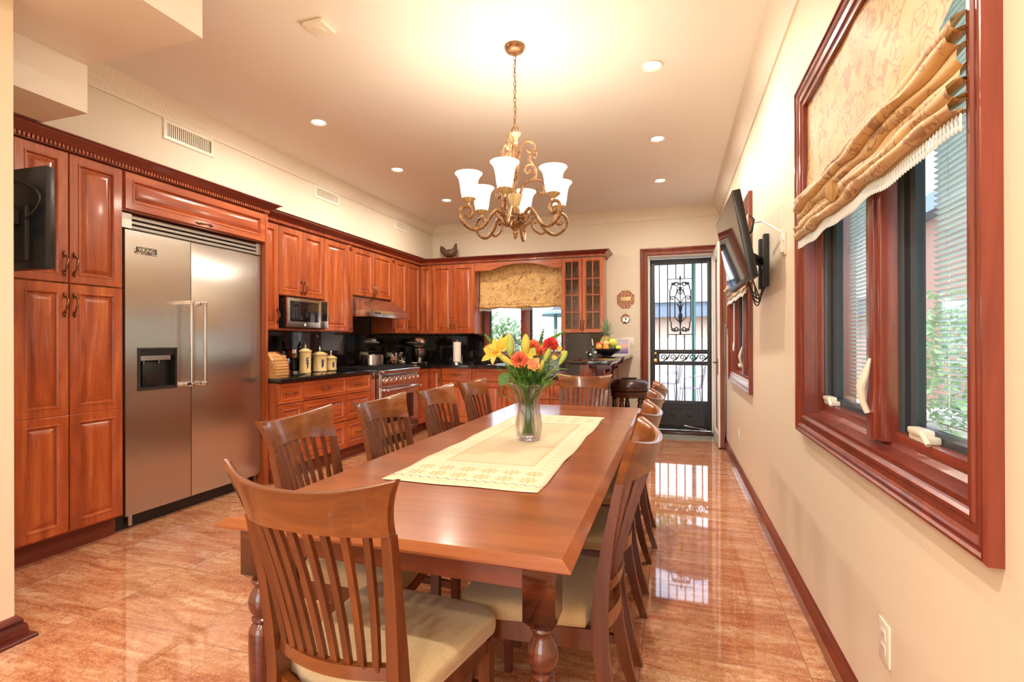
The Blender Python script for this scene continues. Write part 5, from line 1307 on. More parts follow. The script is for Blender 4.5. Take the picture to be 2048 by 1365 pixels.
b = MB(); b.lathe([(0.0, 1.862), (0.006, 1.866), (0.012, 1.882), (0.010, 1.892), (0.016, 1.898), (0.016, 1.906), (0.012, 1.912), (0.020, 1.925), (0.040, 1.945), (0.044, 1.958), (0.034, 1.968), (0.026, 1.972), (0.026, 2.005), (0.032, 2.010), (0.030, 2.045), (0.022, 2.06), (0.0, 2.062)], (CX, CY, 0), 28, caps=False, flute=lambda a, z: 0.05 * cos(12 * a) if z < 1.96 else 0); b.build('finial', M['chand'], ca)
b = MB(); b.lathe([(0.020, 2.045), (0.030, 2.075), (0.042, 2.13), (0.034, 2.13), (0.022, 2.08), (0.012, 2.05)], (CX, CY, 0), 32, caps=False, flute=lambda a, z: 0.2 * cos(8 * a) * max(0, (z - 2.05) * 9)); b.build('leaf_collar', M['gilt'], ca)
def spi(cx_, cz_, r0, r1, a0, a1, n=20): return [(cx_ + (r0 + (r1 - r0) * k / n) * cos(a0 + (a1 - a0) * k / n), cz_ + (r0 + (r1 - r0) * k / n) * sin(a0 + (a1 - a0) * k / n)) for k in range(n + 1)]
def smooth_pts(P, n=5):
    out = []
    for i in range(len(P) - 1):
        p0 = P[max(i - 1, 0)]; p1 = P[i]; p2 = P[i + 1]; p3 = P[min(i + 2, len(P) - 1)]
        for k in range(n):
            t = k / n; out.append(tuple(0.5 * (2 * p1[j] + (p2[j] - p0[j]) * t + (2 * p0[j] - 5 * p1[j] + 4 * p2[j] - p3[j]) * t * t + (3 * p1[j] - p0[j] - 3 * p2[j] + p3[j]) * t ** 3) for j in range(2)))
    out.append(P[-1]); return out
FC = Vector((0.302, -0.953, 0))
for k in range(6):
    ph = radians(-12 + 60 * k); d = FC * cos(ph) + RT * sin(ph); s_ = Vector((-d.y, d.x, 0))
    C0 = Vector((CX, CY, 0)); P = lambda r, z, d=d: C0 + d * r + Vector((0, 0, z))
    up_ = s_
    # main arm: out of the hub, down, round and curling under the shade
    path = smooth_pts([(0.030, 1.99), (0.060, 1.985), (0.085, 2.015), (0.115, 2.03), (0.15, 1.995), (0.19, 1.935), (0.245, 1.905), (0.300, 1.925), (0.335, 1.975), (0.325, 2.025), (0.288, 2.040), (0.262, 2.015), (0.268, 1.982), (0.292, 1.975), (0.302, 1.99)])
    b = MB(); b.tube([P(r, z) for r, z in path], [0.0105] * (len(path) - 6) + [0.011, 0.011, 0.012, 0.012, 0.013, 0.013], 8, flat=0.8)
    sc2 = smooth_pts([(0.125, 2.018), (0.105, 1.985), (0.070, 1.955), (0.045, 1.965), (0.045, 1.995), (0.068, 2.000), (0.075, 1.982)])
    b.tube([P(r, z) for r, z in sc2], 0.0078, 7)
    if k % 2 == 0:
        sc3 = smooth_pts([(0.20, 1.925), (0.165, 1.905), (0.125, 1.925), (0.105, 1.955), (0.115, 1.975), (0.135, 1.968)])
        b.tube([P(r, z) for r, z in sc3], 0.007, 7)
    arm = b.build('arm', M['chand'], ca, ang=60)
    b = MB(); c = P(0.285, 0)
    b.lathe([(0.0, 2.042), (0.008, 2.042), (0.009, 2.055), (0.016, 2.060), (0.034, 2.075), (0.042, 2.083), (0.036, 2.086), (0.0, 2.084)], (c.x, c.y, 0), 28, caps=False, flute=lambda a, z: 0.09 * cos(10 * a) if z > 2.058 else 0); b.build('shade_cup', M['gilt'], arm)
    b = MB(); b.lathe([(0.036, 2.086), (0.040, 2.092), (0.046, 2.12), (0.050, 2.155), (0.056, 2.19), (0.066, 2.213), (0.079, 2.226), (0.080, 2.229), (0.077, 2.230), (0.063, 2.217), (0.053, 2.19), (0.047, 2.155), (0.043, 2.12), (0.037, 2.095), (0.0, 2.090)], (c.x, c.y, 0), 32, caps=False); b.build('lamp_shade', M['shade_glass'], arm)
    b = MB(); b.ball((c.x, c.y, 2.135), 0.024, 14, (1, 1, 1.25)); b.build('bulb', M['lamp'], arm)
    lamp_pts = globals().setdefault('CH_PTS', []); lamp_pts.append((c.x, c.y, 2.19))
# upper openwork scrolls
for k in range(3):
    ph = radians(100 + 120 * k); d = FC * cos(ph) + RT * sin(ph); P = lambda r, z, d=d: Vector((CX, CY, 0)) + d * r + Vector((0, 0, z))
    b = MB()
    p1 = smooth_pts([(0.014, 2.22), (0.018, 2.32), (0.035, 2.41), (0.065, 2.455), (0.100, 2.455), (0.118, 2.425), (0.108, 2.395), (0.085, 2.39), (0.076, 2.405)])
    b.tube([P(r, z) for r, z in p1], 0.0088, 7)
    p2 = smooth_pts([(0.118, 2.36), (0.128, 2.378), (0.118, 2.395), (0.098, 2.385), (0.088, 2.35), (0.105, 2.315), (0.125, 2.285), (0.122, 2.245), (0.10, 2.225), (0.07, 2.21), (0.045, 2.18), (0.030, 2.13), (0.022, 2.08)])
    b.tube([P(r, z) for r, z in p2], 0.0088, 7)
    p3 = smooth_pts([(0.105, 2.318), (0.080, 2.315), (0.060, 2.295), (0.062, 2.272), (0.085, 2.268), (0.090, 2.285)])
    b.tube([P(r, z) for r, z in p3], 0.0078, 7)
    p4 = smooth_pts([(0.105, 2.225), (0.14, 2.225), (0.175, 2.205), (0.182, 2.165), (0.160, 2.145), (0.138, 2.158), (0.145, 2.178)])
    b.tube([P(r, z) for r, z in p4], 0.0078, 7)
    b.build('scroll', M['chand'], ca, ang=60)
# ================================================================== roman shades
def fold_shade(label, fr, u0, u1, ztop, zbot, zfold, nfold, bulge, n0, wig=0.004, tear=False, bow=0.0):
    """cloth hung at depth n0 in frame fr, folds stacked between zbot and zfold"""
    t = thing('roman_shade', fr((u0 + u1) / 2, n0, zbot), label, 'window shade')
    rows = []; NU = 64
    prof = []   # (z, n, kind)
    NZ = 26
    for k in range(NZ + 1): prof.append((ztop + (zfold - ztop) * k / NZ, 0.0, 0))
    H = zfold - zbot; step = H / (nfold + 0.6)
    for f in range(nfold):
        zt = zfold - f * step; dep = bulge * (0.75 + 0.25 * sin(f * 1.7))
        for (dz, nn) in ((-0.10, 0.35), (-0.35, 0.78), (-0.70, 1.0), (-1.15, 0.98), (-1.45, 0.70), (-1.40, 0.30)):
            prof.append((zt + dz * step, dep * nn, 1))
        prof.append((zt - 1.12 * step, dep * 0.15, 1))
    zt = zfold - nfold * step
    prof.append((zt - 0.3 * step, bulge * 0.55, 1)); prof.append((zbot + 0.02, bulge * 0.5, 1)); prof.append((zbot, bulge * 0.48, 1))
    rr = random.Random(5)
    for (z, n, kd) in prof:
        row = []
        for i in range(NU + 1):
            s = i / NU; u = u0 + (u1 - u0) * s
            sag = 0.0
            if kd: sag = wig * (sin(s * 21 + z * 30) + 0.6 * sin(s * 37 + z * 90)); 
            else: sag = 0.0
            zz = z + (sag if kd else 0) - bow * sin(pi * s) * (1 if kd else max(0, (ztop - z) / (ztop - zfold)))
            nw = 0.0035 * sin(s * 9 + z * 7) + 0.0025 * sin(s * 23 + z * 17)
            if kd: n_ = n * (1 + 0.10 * sin(s * 13 + z * 50))
            else: n_ = nw
            if tear and not kd:
                # the near edge of the cloth is pulled away from the jamb and gathers inwards towards the folds
                f = max(0.0, min(1.0, (ztop - z) / (ztop - zfold)))
                w_ = 0.085 + 0.02 * sin(f * 9)
                if f > 0.80: w_ += (f - 0.80) / 0.20 * 0.16
                u = u0 + (u1 - u0 - w_) * s if tear > 0 else u
            row.append(fr(u, n0 + n_, zz))
        rows.append(row)
    b = MB(); b.quadgrid(rows); b.build('cloth', M['floral'], t, ang=75)
    b = MB(); pts = [fr(u0 + (u1 - u0) * i / 60, n0 + bulge * 0.48 + 0.006, zbot + 0.006 + wig * (sin(i / 60 * 21 + zbot * 30) + 0.6 * sin(i / 60 * 37 + zbot * 90)) - bow * sin(pi * i / 60)) for i in range(61)]
    b.tube(pts, 0.0045, 6); 
    b.build('braid_edge', M['braid'], t)
    b = MB(); k = 0; L = u1 - u0; m_ = int(L / 0.016)
    for i in range(m_ + 1):
        s = i / m_; base = fr(u0 + L * s, n0 + bulge * 0.48 + 0.003, zbot + wig * (sin(s * 21 + zbot * 30) + 0.6 * sin(s * 37 + zbot * 90)) - bow * sin(pi * s))
        b.tube([base, base - Vector((0, 0, 0.012)), base - Vector((0, 0, 0.020)), base - Vector((0, 0, 0.030)), base - Vector((0, 0, 0.038))], [0.0016, 0.0035, 0.0022, 0.0045, 0.0012], 5)
    f = b.build('bead_fringe', M['fringe'], t); f['kind'] = 'stuff'
    b = MB(); b.box(u0, u1, n0 - 0.012, n0 - 0.004, ztop - 0.03, ztop, fr); b.build('head_rail', M['white'], t)
    return t
sh = fold_shade('big gold floral roman shade with bead fringe, hung in the nearest right hand window', FRW, -2.665, -1.262, 2.335, 1.710, 1.925, 6, 0.062, -0.006, 0.005, tear=1)
b = MB(); c = FRW(-2.03, 0.056, 1.775)
b.lathe([(0, 0.035), (0.006, 0.032), (0.006, 0.024), (0.016, 0.018), (0.020, 0.0), (0.018, -0.022), (0.008, -0.040), (0, -0.044)], (c.x, c.y, c.z), 14, caps=False, flute=lambda a, z: 0.08 * cos(7 * a)); b.build('tassel_ball', M['braid'], sh)
fold_shade('gold floral roman shade behind the wall television', FRW, -5.80, -4.36, 2.335, 1.66, 1.85, 4, 0.075, 0.0, 0.005)
fold_shade('gold floral roman shade over the kitchen sink, under the arched valance', FB, -2.700, -1.452, 2.372, 1.730, 1.83, 2, 0.035, 0.16, 0.006, bow=0.0)
# looped blind cord at the far window
t = thing('blind_cord', (0.575, 5.45, 1.15), 'white looped blind cord hanging in the far right hand window', 'cord')
b = MB(); b.tube([(0.572, 5.45, 1.62), (0.571, 5.455, 1.4), (0.570, 5.44, 1.22), (0.566, 5.43, 1.17), (0.564, 5.47, 1.16), (0.566, 5.49, 1.21), (0.568, 5.455, 1.24), (0.566, 5.42, 1.20), (0.566, 5.44, 1.15)], 0.004, 6); b.build('cord', M['white'], t)

# ================================================================== televisions
def television(label, fr, w_, h, tilt, wall_pt, back_only=False, th=0.045):
    """fr: origin at the screen centre, n = screen normal"""
    t = thing('television', fr(0, 0, -h / 2), label, 'television')
    b = MB(); b.box(-w_ / 2, w_ / 2, -th, 0, -h / 2, h / 2, fr, 0.004); b.build('housing', M['black'], t)
    b = MB(); b.box(-w_ / 2 + 0.014, w_ / 2 - 0.014, 0.0002, 0.002, -h / 2 + 0.022, h / 2 - 0.014, fr); b.build('screen', M['screen'], t)
    b = MB(); b.box(-w_ * 0.36, w_ * 0.36, -th - 0.022, -th, -h * 0.42, h * 0.12, fr, 0.008); b.build('back_cover', M['blackm'], t)
    return t
class FrT(Fr):
    def __init__(s, o, u, n, z): s.o = Vector(o); s.u = Vector(u).normalized(); s.n = Vector(n).normalized(); s.z = Vector(z).normalized()
tl = math.atan2(0.095, 0.51)
FT1 = FrT((0.365, 3.65, 1.865), (0.02, -1, 0), (-cos(tl), 0, -sin(tl)), (-sin(tl), 0, cos(tl)))
television('black flat television tilted down on a wall arm between the right hand windows', FT1, 0.92, 0.52, tl, None)
t = thing('tv_bracket', (0.565, 3.70, 1.60), 'black folding wall bracket with cables behind the right hand television', 'bracket')
b = MB(); b.box(0.553, 0.583, 3.585, 3.64, 1.60, 1.935, bev=0.003); b.box(0.553, 0.583, 3.76, 3.815, 1.60, 1.935, bev=0.003); b.box(0.560, 0.583, 3.64, 3.76, 1.72, 1.80); b.build('wall_plate', M['blackm'], t)
b = MB(); b.bar((0.553, 3.70, 1.77), (0.47, 3.60, 1.80), 0.03, 0.05); b.bar((0.47, 3.60, 1.80), (0.435, 3.68, 1.85), 0.03, 0.05); b.build('swing_arm', M['blackm'], t)
b = MB()
for k in range(4): 
    a = k * 1.3; b.tube(curve_pts((0.44 + 0.01 * k, 3.55 + 0.03 * k, 1.66), (0.57, 3.62 + 0.05 * k, 1.62), (0.0, -0.05, -0.10 - 0.02 * k), 12), 0.004, 6)
b.tube([(0.46, 3.55, 1.70), (0.48, 3.5, 1.62), (0.50, 3.48, 1.55), (0.52, 3.5, 1.50), (0.50, 3.54, 1.53), (0.49, 3.52, 1.60)], 0.004, 6)
b.tube([(0.45, 3.42, 2.02), (0.47, 3.40, 1.99), (0.46, 3.41, 1.92), (0.44, 3.44, 1.90)], 0.006, 6)
b.build('cables', M['blackm'], t)
b = MB(); b.tube([(0.46, 3.52, 1.90), (0.47, 3.45, 1.98), (0.50, 3.30, 1.955), (0.575, 3.12, 1.845), (0.578, 3.10, 1.80)], 0.006, 8); b.build('white_cable', M['white'], t)
t = thing('cable_outlet', (0.58, 3.11, 1.72), 'ivory wall plate with a cord, right of the television bracket', 'outlet')
b = MB(); b.box(0.577, 0.5845, 3.075, 3.155, 1.72, 1.845, bev=0.002); b.build('plate', M['plastic'], t)
b = MB(); b.box(0.560, 0.577, 3.10, 3.13, 1.735, 1.765, bev=0.003); b.tube([(0.568, 3.10, 1.75), (0.56, 3.085, 1.80), (0.568, 3.08, 1.92), (0.572, 3.08, 1.98)], 0.004, 6); b.build('plug', M['white'], t)
# black television on the left, seen from behind
FT2 = FrT((-2.93, 1.525, 1.80), (-1, -0.03, 0), (0.03, 1, 0), (0, 0, 1))
tv2 = television('black television seen from behind at the left edge, in front of the pantry', FT2, 0.66, 0.45, 0, None, th=0.035)
b = MB(); b.tube(curve_pts((-2.86, 1.478, 1.985), (-2.90, 1.478, 1.72), (0.28, 0, 0.02), 16), 0.0035, 6); b.build('power_cord', M['blackm'], tv2)
t = thing('tv_bracket', (-2.74, 1.45, 1.72), 'black bracket holding the left television to the wall end', 'bracket')
b = MB(); b.box(-2.79, -2.69, 1.411, 1.422, 1.72, 1.88); b.box(-2.76, -2.72, 1.422, 1.468, 1.77, 1.83); b.build('swing_arm', M['blackm'], t)

# ================================================================== walls and ceiling fittings
for i, (y0, y1, z0, z1, lab) in enumerate(((2.775, 3.205, 2.745, 2.895, 'white louvred air vent, nearest of three high on the left wall'), (4.42, 4.83, 2.760, 2.893, 'white louvred air vent, middle of three high on the left wall'), (6.02, 6.43, 2.770, 2.893, 'white louvred air vent, farthest of three high on the left wall'))):
    t = thing('air_vent', (-3.55, (y0 + y1) / 2, z0), lab, 'air vent', 'air vents on the left wall')
    b = MB(); b.rings(SOF, y0, y1, z0, z1, [(0, 0.0005), (0, 0.006), (0.008, 0.010), (0.026, 0.010), (0.028, 0.0008)], close=False, back=1); b.build('frame', M['plastic'], t, ang=25)
    b = MB(); b.box(y0 + 0.027, y1 - 0.027, 0.0006, 0.0012, z0 + 0.027, z1 - 0.027, SOF); b.build('gap_shade_sheet', M['louvre_shade'], t)  # dark sheet standing in for the shade between the louvres
    b = MB(); y = y0 + 0.036; 
    while y < y1 - 0.034: b.box(y - 0.0035, y + 0.0035, 0.0014, 0.009, z0 + 0.028, z1 - 0.028, SOF); y += 0.0165
    b.build('louvres', M['plastic'], t, smooth=False)
t = thing('smoke_detector', (-1.88, 2.39, 2.98), 'flat white smoke detector on the ceiling near the dropped box', 'smoke detector')
b = MB(); b.box(-1.945, -1.815, 2.325, 2.455, CEIL - 0.028, CEIL - 0.001, bev=0.010); b.build('housing', M['plastic'], t)
b = MB(); b.lathe([(0.0, CEIL - 0.032), (0.030, CEIL - 0.031), (0.034, CEIL - 0.027)], (-1.88, 2.39, 0), 20, caps=False); b.build('sensor_cap', M['plastic'], t)
def wall_plate(name, fr, u, z, w_, h, label, kind):
    t = thing(name, fr(u, 0, z - h / 2), label, kind)
    b = MB(); b.box(u - w_ / 2, u + w_ / 2, 0.0005, 0.006, z - h / 2, z + h / 2, fr, 0.002); b.build('plate', M['plastic'], t)
    if name == 'light_switch':
        for k in range(3):
            uu = u + (k - 1) * w_ / 3.4; b = MB(); b.box(uu - 0.014, uu + 0.014, 0.0062, 0.010, z - 0.03, z + 0.03, fr, 0.002); b.build('rocker', M['white'], t)
    else:
        for k in (-1, 1):
            b = MB(); b.box(u - 0.016, u + 0.016, 0.0062, 0.008, z + k * 0.020 - 0.014, z + k * 0.020 + 0.014, fr, 0.002); s_ = b.build('socket', M['plastic'], t)
            b = MB(); b.box(u - 0.007, u - 0.005, 0.0082, 0.0084, z + k * 0.020 - 0.004, z + k * 0.020 + 0.006, fr); b.box(u + 0.005, u + 0.007, 0.0082, 0.0084, z + k * 0.020 - 0.004, z + k * 0.020 + 0.006, fr); b.build('socket_slots', M['blackm'], s_)
    return t
wall_plate('wall_outlet', FRW, -1.735, 0.375, 0.075, 0.118, 'ivory electrical outlet low on the right wall, under the nearest window', 'outlet')
wall_plate('wall_outlet', FRW, -5.19, 0.36, 0.075, 0.118, 'ivory electrical outlet low on the right wall, under the far window', 'outlet')
wall_plate('light_switch', FB, -0.595, 1.245, 0.165, 0.12, 'ivory three gang light switch on the back wall beside the door', 'light switch')
# small wall plaques
t = thing('wall_plaque', (-0.622, 7.14, 1.70), 'octagonal brick patterned copper plaque on the back wall', 'plaque')
M['copper'] = plain('copper_brick', (0.50, 0.24, 0.13), 0.35, 0.4); M['copper2'] = plain('copper_dark', (0.20, 0.08, 0.05), 0.5)
b = MB(); R_ = 0.125; px_, pz_ = -0.622, 1.83
oc = [(px_ + R_ * cos(pi / 8 + k * pi / 4), pz_ + R_ * sin(pi / 8 + k * pi / 4)) for k in range(8)]
b.prism(oc, 0.0005, 0.008, lambda a, c, n: FB(a, n, c)); b.build('backing', M['copper2'], t, smooth=False)
b = MB()
for r in range(9):
    z = pz_ - R_ + 0.014 + r * 0.0275; half = min(R_ * 0.92, R_ * 1.30 - abs(z - pz_ + 0.01)); x = px_ - half + (0.0 if r % 2 else -0.02)
    while x < px_ + half:
        a, c = max(x, px_ - half), min(x + 0.040, px_ + half)
        if c - a > 0.008: b.box(a + 0.002, c - 0.002, 0.0082, 0.014, z - 0.011, z + 0.011, FB, 0.002)
        x += 0.043
b.build('brick_pattern', M['copper'], t)
b = MB(); b.box(px_ - 0.07, px_ + 0.07, 0.0145, 0.019, pz_ - 0.028, pz_ + 0.028, FB, 0.003); b.build('centre_band', M['gilt'], t)
t = thing('wall_charm', (-0.622, 7.14, 1.50), 'small round silver wall ornament below the octagonal plaque', 'ornament')
b = MB(); b.lathe([(0.0, 0.004), (0.030, 0.006), (0.045, 0.004), (0.055, 0.010), (0.066, 0.004), (0.066, 0.0005)], (-0.622, 0, 1.555), 24, axis='y', caps=False, fr=lambda x, y, z: FB(x, y, z), flute=lambda a, z: 0.08 * cos(9 * a)); b.build('dish', M['chrome'], t)
b = MB()
for k in range(5): a = radians(50 + k * 20); b.tube([FB(-0.622, 0.008, 1.53), FB(-0.622 + 0.06 * cos(a), 0.012, 1.545 + 0.085 * sin(a))], [0.003, 0.005], 6)
b.tube([FB(-0.622, 0.006, 1.625), FB(-0.622, 0.006, 1.66)], 0.0015, 5); b.build('rays', M['copper'], t)
# narrow framed hanging beyond the far window
t = thing('framed_picture', (0.575, 6.08, 1.40), 'marbled brown framed picture on the right wall, seen edge on behind the open door', 'picture')
b = MB(); b.rings(FRW, -6.27, -5.90, 1.40, 2.26, [(0, 0.0005), (0, 0.035), (0.045, 0.030), (0.05, 0.015)], back=None); b.build('frame', M['apron'], t, ang=25)
b = MB(); b.box(-6.215, -5.955, 0.0155, 0.018, 1.455, 2.205, FRW); b.build('panel', M['copper'], t)

# ================================================================== things on the cabinets and counters
t = thing('hen_figurine', (-3.17, 6.95, 2.463), 'brown speckled hen figurine on top of the corner cabinets', 'figurine')
def hen_mat():
    m, nt, b = nm('speckled_hen'); v = N(nt, 'ShaderNodeTexVoronoi'); v.inputs['Scale'].default_value = 60; nt.links.new(coords(nt), v.inputs['Vector'])
    nt.links.new(ramp(nt, v.outputs['Distance'], ((0.1, (0.30, 0.16, 0.09)), (0.4, (0.10, 0.05, 0.03)))), b.inputs['Base Color']); b.inputs['Roughness'].default_value = 0.5; return m
M['hen'] = hen_mat()
hx, hy, hz = -3.17, 6.95, 2.463
body = [(-0.125, 0.185, 0.010), (-0.115, 0.17, 0.030), (-0.10, 0.145, 0.040), (-0.07, 0.115, 0.062), (-0.03, 0.098, 0.078), (0.02, 0.098, 0.082), (0.055, 0.110, 0.074), (0.080, 0.140, 0.055), (0.090, 0.175, 0.038), (0.096, 0.205, 0.026), (0.100, 0.225, 0.022), (0.104, 0.240, 0.014)]
b = MB(); b.tube([(hx + x * 1.0, hy, hz + z + 0.004) for x, z, r in body], [r for _, _, r in body], 16, flat=0.8, up=(0, 1, 0)); b.build('body', M['hen'], t, ang=60)
b = MB(); leaf_shape(b, (hx - 0.10, hy, hz + 0.10), (-0.35, 0, 1), (0, 1, 0), 0.13, 0.085, 0.0, 6, 0.6); b.build('tail', M['hen'], t, solid=0.01)
b = MB(); b.tube([(hx + 0.118, hy, hz + 0.232), (hx + 0.138, hy, hz + 0.222)], [0.007, 0.001], 6); b.tube([(hx + 0.112, hy, hz + 0.225), (hx + 0.118, hy, hz + 0.20)], [0.005, 0.006], 6); b.build('beak', M['braid'], t)
b = MB(); b.box(hx - 0.05, hx + 0.05, hy - 0.03, hy + 0.03, hz + 0.001, hz + 0.025, bev=0.008); b.build('base', M['hen'], t)
# canisters
def canister(x, y, r, h, label):
    t = thing('canister', (x, y, 0.931), label, 'canister', 'cream canisters on the left counter')
    b = MB(); z = 0.931
    b.lathe([(r * 0.90, z), (r * 0.97, z + 0.004), (r * 0.99, z + 0.02), (r * 0.94, z + 0.03), (r * 0.95, z + h * 0.6), (r * 0.99, z + h * 0.93), (r * 1.04, z + h)], (x, y, 0), 32); b.build('jar_body', M['cream'], t)
    b = MB(); b.lathe([(r * 1.10, z + h), (r * 1.12, z + h + 0.006), (r * 1.0, z + h + 0.012), (r * 0.55, z + h + 0.030), (r * 0.2, z + h + 0.036), (0, z + h + 0.037)], (x, y, 0), 32, caps=False); lid = b.build('lid', M['cream'], t)
    b = MB(); b.lathe([(0.010, z + h + 0.036), (0.006, z + h + 0.045), (0.013, z + h + 0.052), (0.007, z + h + 0.060), (0.015, z + h + 0.070), (0.009, z + h + 0.080), (0.004, z + h + 0.088), (0.008, z + h + 0.095), (0, z + h + 0.104)], (x, y, 0), 14); b.build('finial', M['steel'], lid)
    b = MB(); rr = random.Random(int(h * 1000)); d = Vector((-x, -y, 0)).normalized(); a0 = math.atan2(d.y, d.x) + 0.45
    for k in range(16):
        v_ = k / 15; a = a0 + rr.uniform(-0.22, 0.22) * (1 - v_ * 0.7); zz = z + h * (0.72 - 0.42 * v_); c = Vector((x + r * 0.955 * cos(a), y + r * 0.955 * sin(a), zz)); b.ball(c, 0.0085, 8, (0.8, 0.8, 1))
    b.build('painted_grapes', M['blue'], t)
    return t
canister(-3.605, 4.345, 0.060, 0.222, 'tall cream canister with painted grapes, left and tallest of the three')
canister(-3.660, 4.640, 0.076, 0.182, 'wide cream canister with painted grapes, middle of the three')
canister(-3.690, 4.870, 0.064, 0.135, 'small cream canister with painted grapes, right and shortest of the three')
t = thing('coffee_machine', (-3.72, 4.07, 0.931), 'compact black and chrome capsule coffee machine on the left counter', 'coffee machine')
b = MB(); b.box(-3.85, -3.60, 4.02, 4.12, 0.945, 1.17, bev=0.02); b.build('body', M['black'], t)
b = MB(); b.box(-3.66, -3.50, 4.045, 4.105, 1.095, 1.185, bev=0.02); b.build('brew_head', M['chrome'], t)
b = MB(); b.box(-3.598, -3.585, 4.03, 4.10, 0.99, 1.09, bev=0.003); b.build('front_plate', M['steel'], t)
b = MB(); b.box(-3.86, -3.44, 4.00, 4.16, 0.9312, 0.9445, bev=0.004); b.build('drip_base', M['black'], t)
b = MB(); b.lathe([(0.035, 0.9446), (0.038, 0.972), (0.034, 0.972), (0.0, 0.95)], (-3.51, 4.075, 0), 20); b.build('drip_cup', M['steel'], t)
t = thing('bread_box', (-3.45, 3.72, 0.931), 'round topped wooden roll bread box beside the refrigerator', 'bread box')
b = MB(); pr = [(-3.62, 0.0), (-3.62, 0.20), (-3.56, 0.235), (-3.48, 0.235), (-3.40, 0.20), (-3.35, 0.13), (-3.335, 0.05), (-3.335, 0.0)]
b.prism([(a, c + 0.9315) for a, c in pr], 3.80, 3.82, lambda a, c, yy: Vector((a, yy, c))); b.build('side_panel', M['apron'], t)
M['bamboo'] = wood('light_bamboo', (0.45, 0.20, 0.06), (0.62, 0.33, 0.12), (0.72, 0.44, 0.19), 'y', 0.35, 0.3)
b = MB(); pr2 = [(a * 1.0 + (-0.004 if a > -3.5 else 0.004), c - 0.006 if c > 0 else 0.0) for a, c in pr]; b.prism([(a, c + 0.9315) for a, c in pr2], 3.64, 3.80, lambda a, c, yy: Vector((a, yy, c))); bb = b.build('roll_front', M['bamboo'], t)
b = MB()
for k in range(7):
    z = 0.955 + k * 0.026; x = -3.333 - max(0, (z - 0.99)) ** 2 * 2.0; b.box(x - 0.004, x + 0.004, 3.642, 3.798, z, z + 0.020, bev=0.003)
b.build('roll_slats', M['bamboo'], t)
t = thing('finial_reflection', (-3.80, 4.50, 0.931), 'black turned shape standing for the lid finials and their reflection behind the canisters', 'reflection shape')  # dark shape added for the canister finials and their reflection
b = MB(); b.lathe([(0.028, 0.9312), (0.028, 0.96), (0.018, 1.0), (0.020, 1.16), (0.026, 1.19), (0.020, 1.22), (0.010, 1.235), (0.014, 1.25), (0, 1.262)], (-3.80, 4.50, 0), 16); b.build('reflection_shape', M['black'], t)
# on the range
t = thing('stock_pot', (-3.62, 5.60, 0.956), 'brushed steel stock pot on the back of the range', 'pot')
b = MB(); b.lathe([(0.135, 0.956), (0.14, 0.962), (0.14, 1.085), (0.145, 1.09), (0.137, 1.09), (0.135, 0.965), (0, 0.963)], (-3.64, 5.62, 0), 36); b.build('pot_body', M['steel'], t)
b = MB(); b.tube([(-3.64 + 0.04, 5.62 - 0.139, 1.06), (-3.64 + 0.03, 5.62 - 0.175, 1.062), (-3.64 - 0.03, 5.62 - 0.175, 1.062), (-3.64 - 0.04, 5.62 - 0.139, 1.06)], 0.006, 8); b.build('handle', M['steel'], t)
t = thing('glass_canister', (-3.52, 5.98, 0.956), 'round glass jar of sweets with a stopper on the range', 'jar')
b = MB(); b.ball((-3.50, 5.90, 1.022), 0.064, 22, (1, 1, 1.0)); b.build('glass_body', M['crystal'], t)
b = MB(); b.lathe([(0.02, 1.084), (0.018, 1.095), (0.010, 1.10), (0.018, 1.115), (0.014, 1.135), (0, 1.138)], (-3.50, 5.90, 0), 14); b.build('stopper', M['crystal'], t)
b = MB(); rr = random.Random(2)
for k in range(70):
    d = Vector((rr.gauss(0, 1), rr.gauss(0, 1), rr.gauss(0, 1))).normalized() * 0.048 * rr.uniform(0.4, 1) ** 0.5; b.ball(Vector((-3.50, 5.90, 1.016)) + d, 0.009, 6)
o = b.build('sweets', M['copper'], t); o['kind'] = 'stuff'
t = thing('toaster', (-3.70, 6.30, 0.931), 'polished chrome toaster between the glass jar and the stand mixer', 'toaster')
b = MB(); b.box(-3.78, -3.62, 6.16, 6.44, 0.940, 1.115, bev=0.03); b.build('toaster_body', M['chrome'], t)
b = MB(); b.box(-3.785, -3.615, 6.18, 6.42, 0.9312, 0.945, bev=0.003); b.build('base', M['black'], t)
b = MB(); b.box(-3.735, -3.725, 6.20, 6.40, 1.113, 1.1165); b.build('bread_slot', M['blackm'], t)
t = thing('stand_mixer', (-3.55, 6.72, 0.931), 'silver stand mixer with steel bowl in the corner of the counter', 'mixer')
mxx, mxy = -3.52, 6.62
b = MB(); b.box(mxx - 0.20, mxx + 0.10, mxy - 0.09, mxy + 0.09, 0.9312, 0.960, bev=0.012); b.build('mixer_base', M['steel'], t)
b = MB(); b.box(mxx - 0.20, mxx - 0.13, mxy - 0.045, mxy + 0.045, 0.960, 1.19, bev=0.02); b.build('pedestal', M['black'], t)
b = MB(); b.tube([(mxx - 0.21, mxy, 1.235), (mxx - 0.17, mxy, 1.24), (mxx - 0.08, mxy, 1.245), (mxx + 0.02, mxy, 1.245), (mxx + 0.07, mxy, 1.24), (mxx + 0.095, mxy, 1.235)], [0.02, 0.055, 0.066, 0.066, 0.058, 0.03], 20); b.build('motor_head', M['steel'], t)
b = MB(); b.lathe([(0.028, 0.0), (0.028, 0.012), (0, 0.014)], (mxx + 0.095, mxy, 1.235), 16, axis='x'); b.build('hub_cap', M['chrome'], t)
b = MB(); b.lathe([(0.045, 0.9605), (0.050, 0.965), (0.030, 0.98), (0.060, 1.02), (0.085, 1.08), (0.095, 1.155), (0.098, 1.158), (0.092, 1.155), (0.08, 1.08), (0.0, 1.0)], (mxx + 0.02, mxy, 0), 32, caps=False); b.build('mixing_bowl', M['steel'], t)
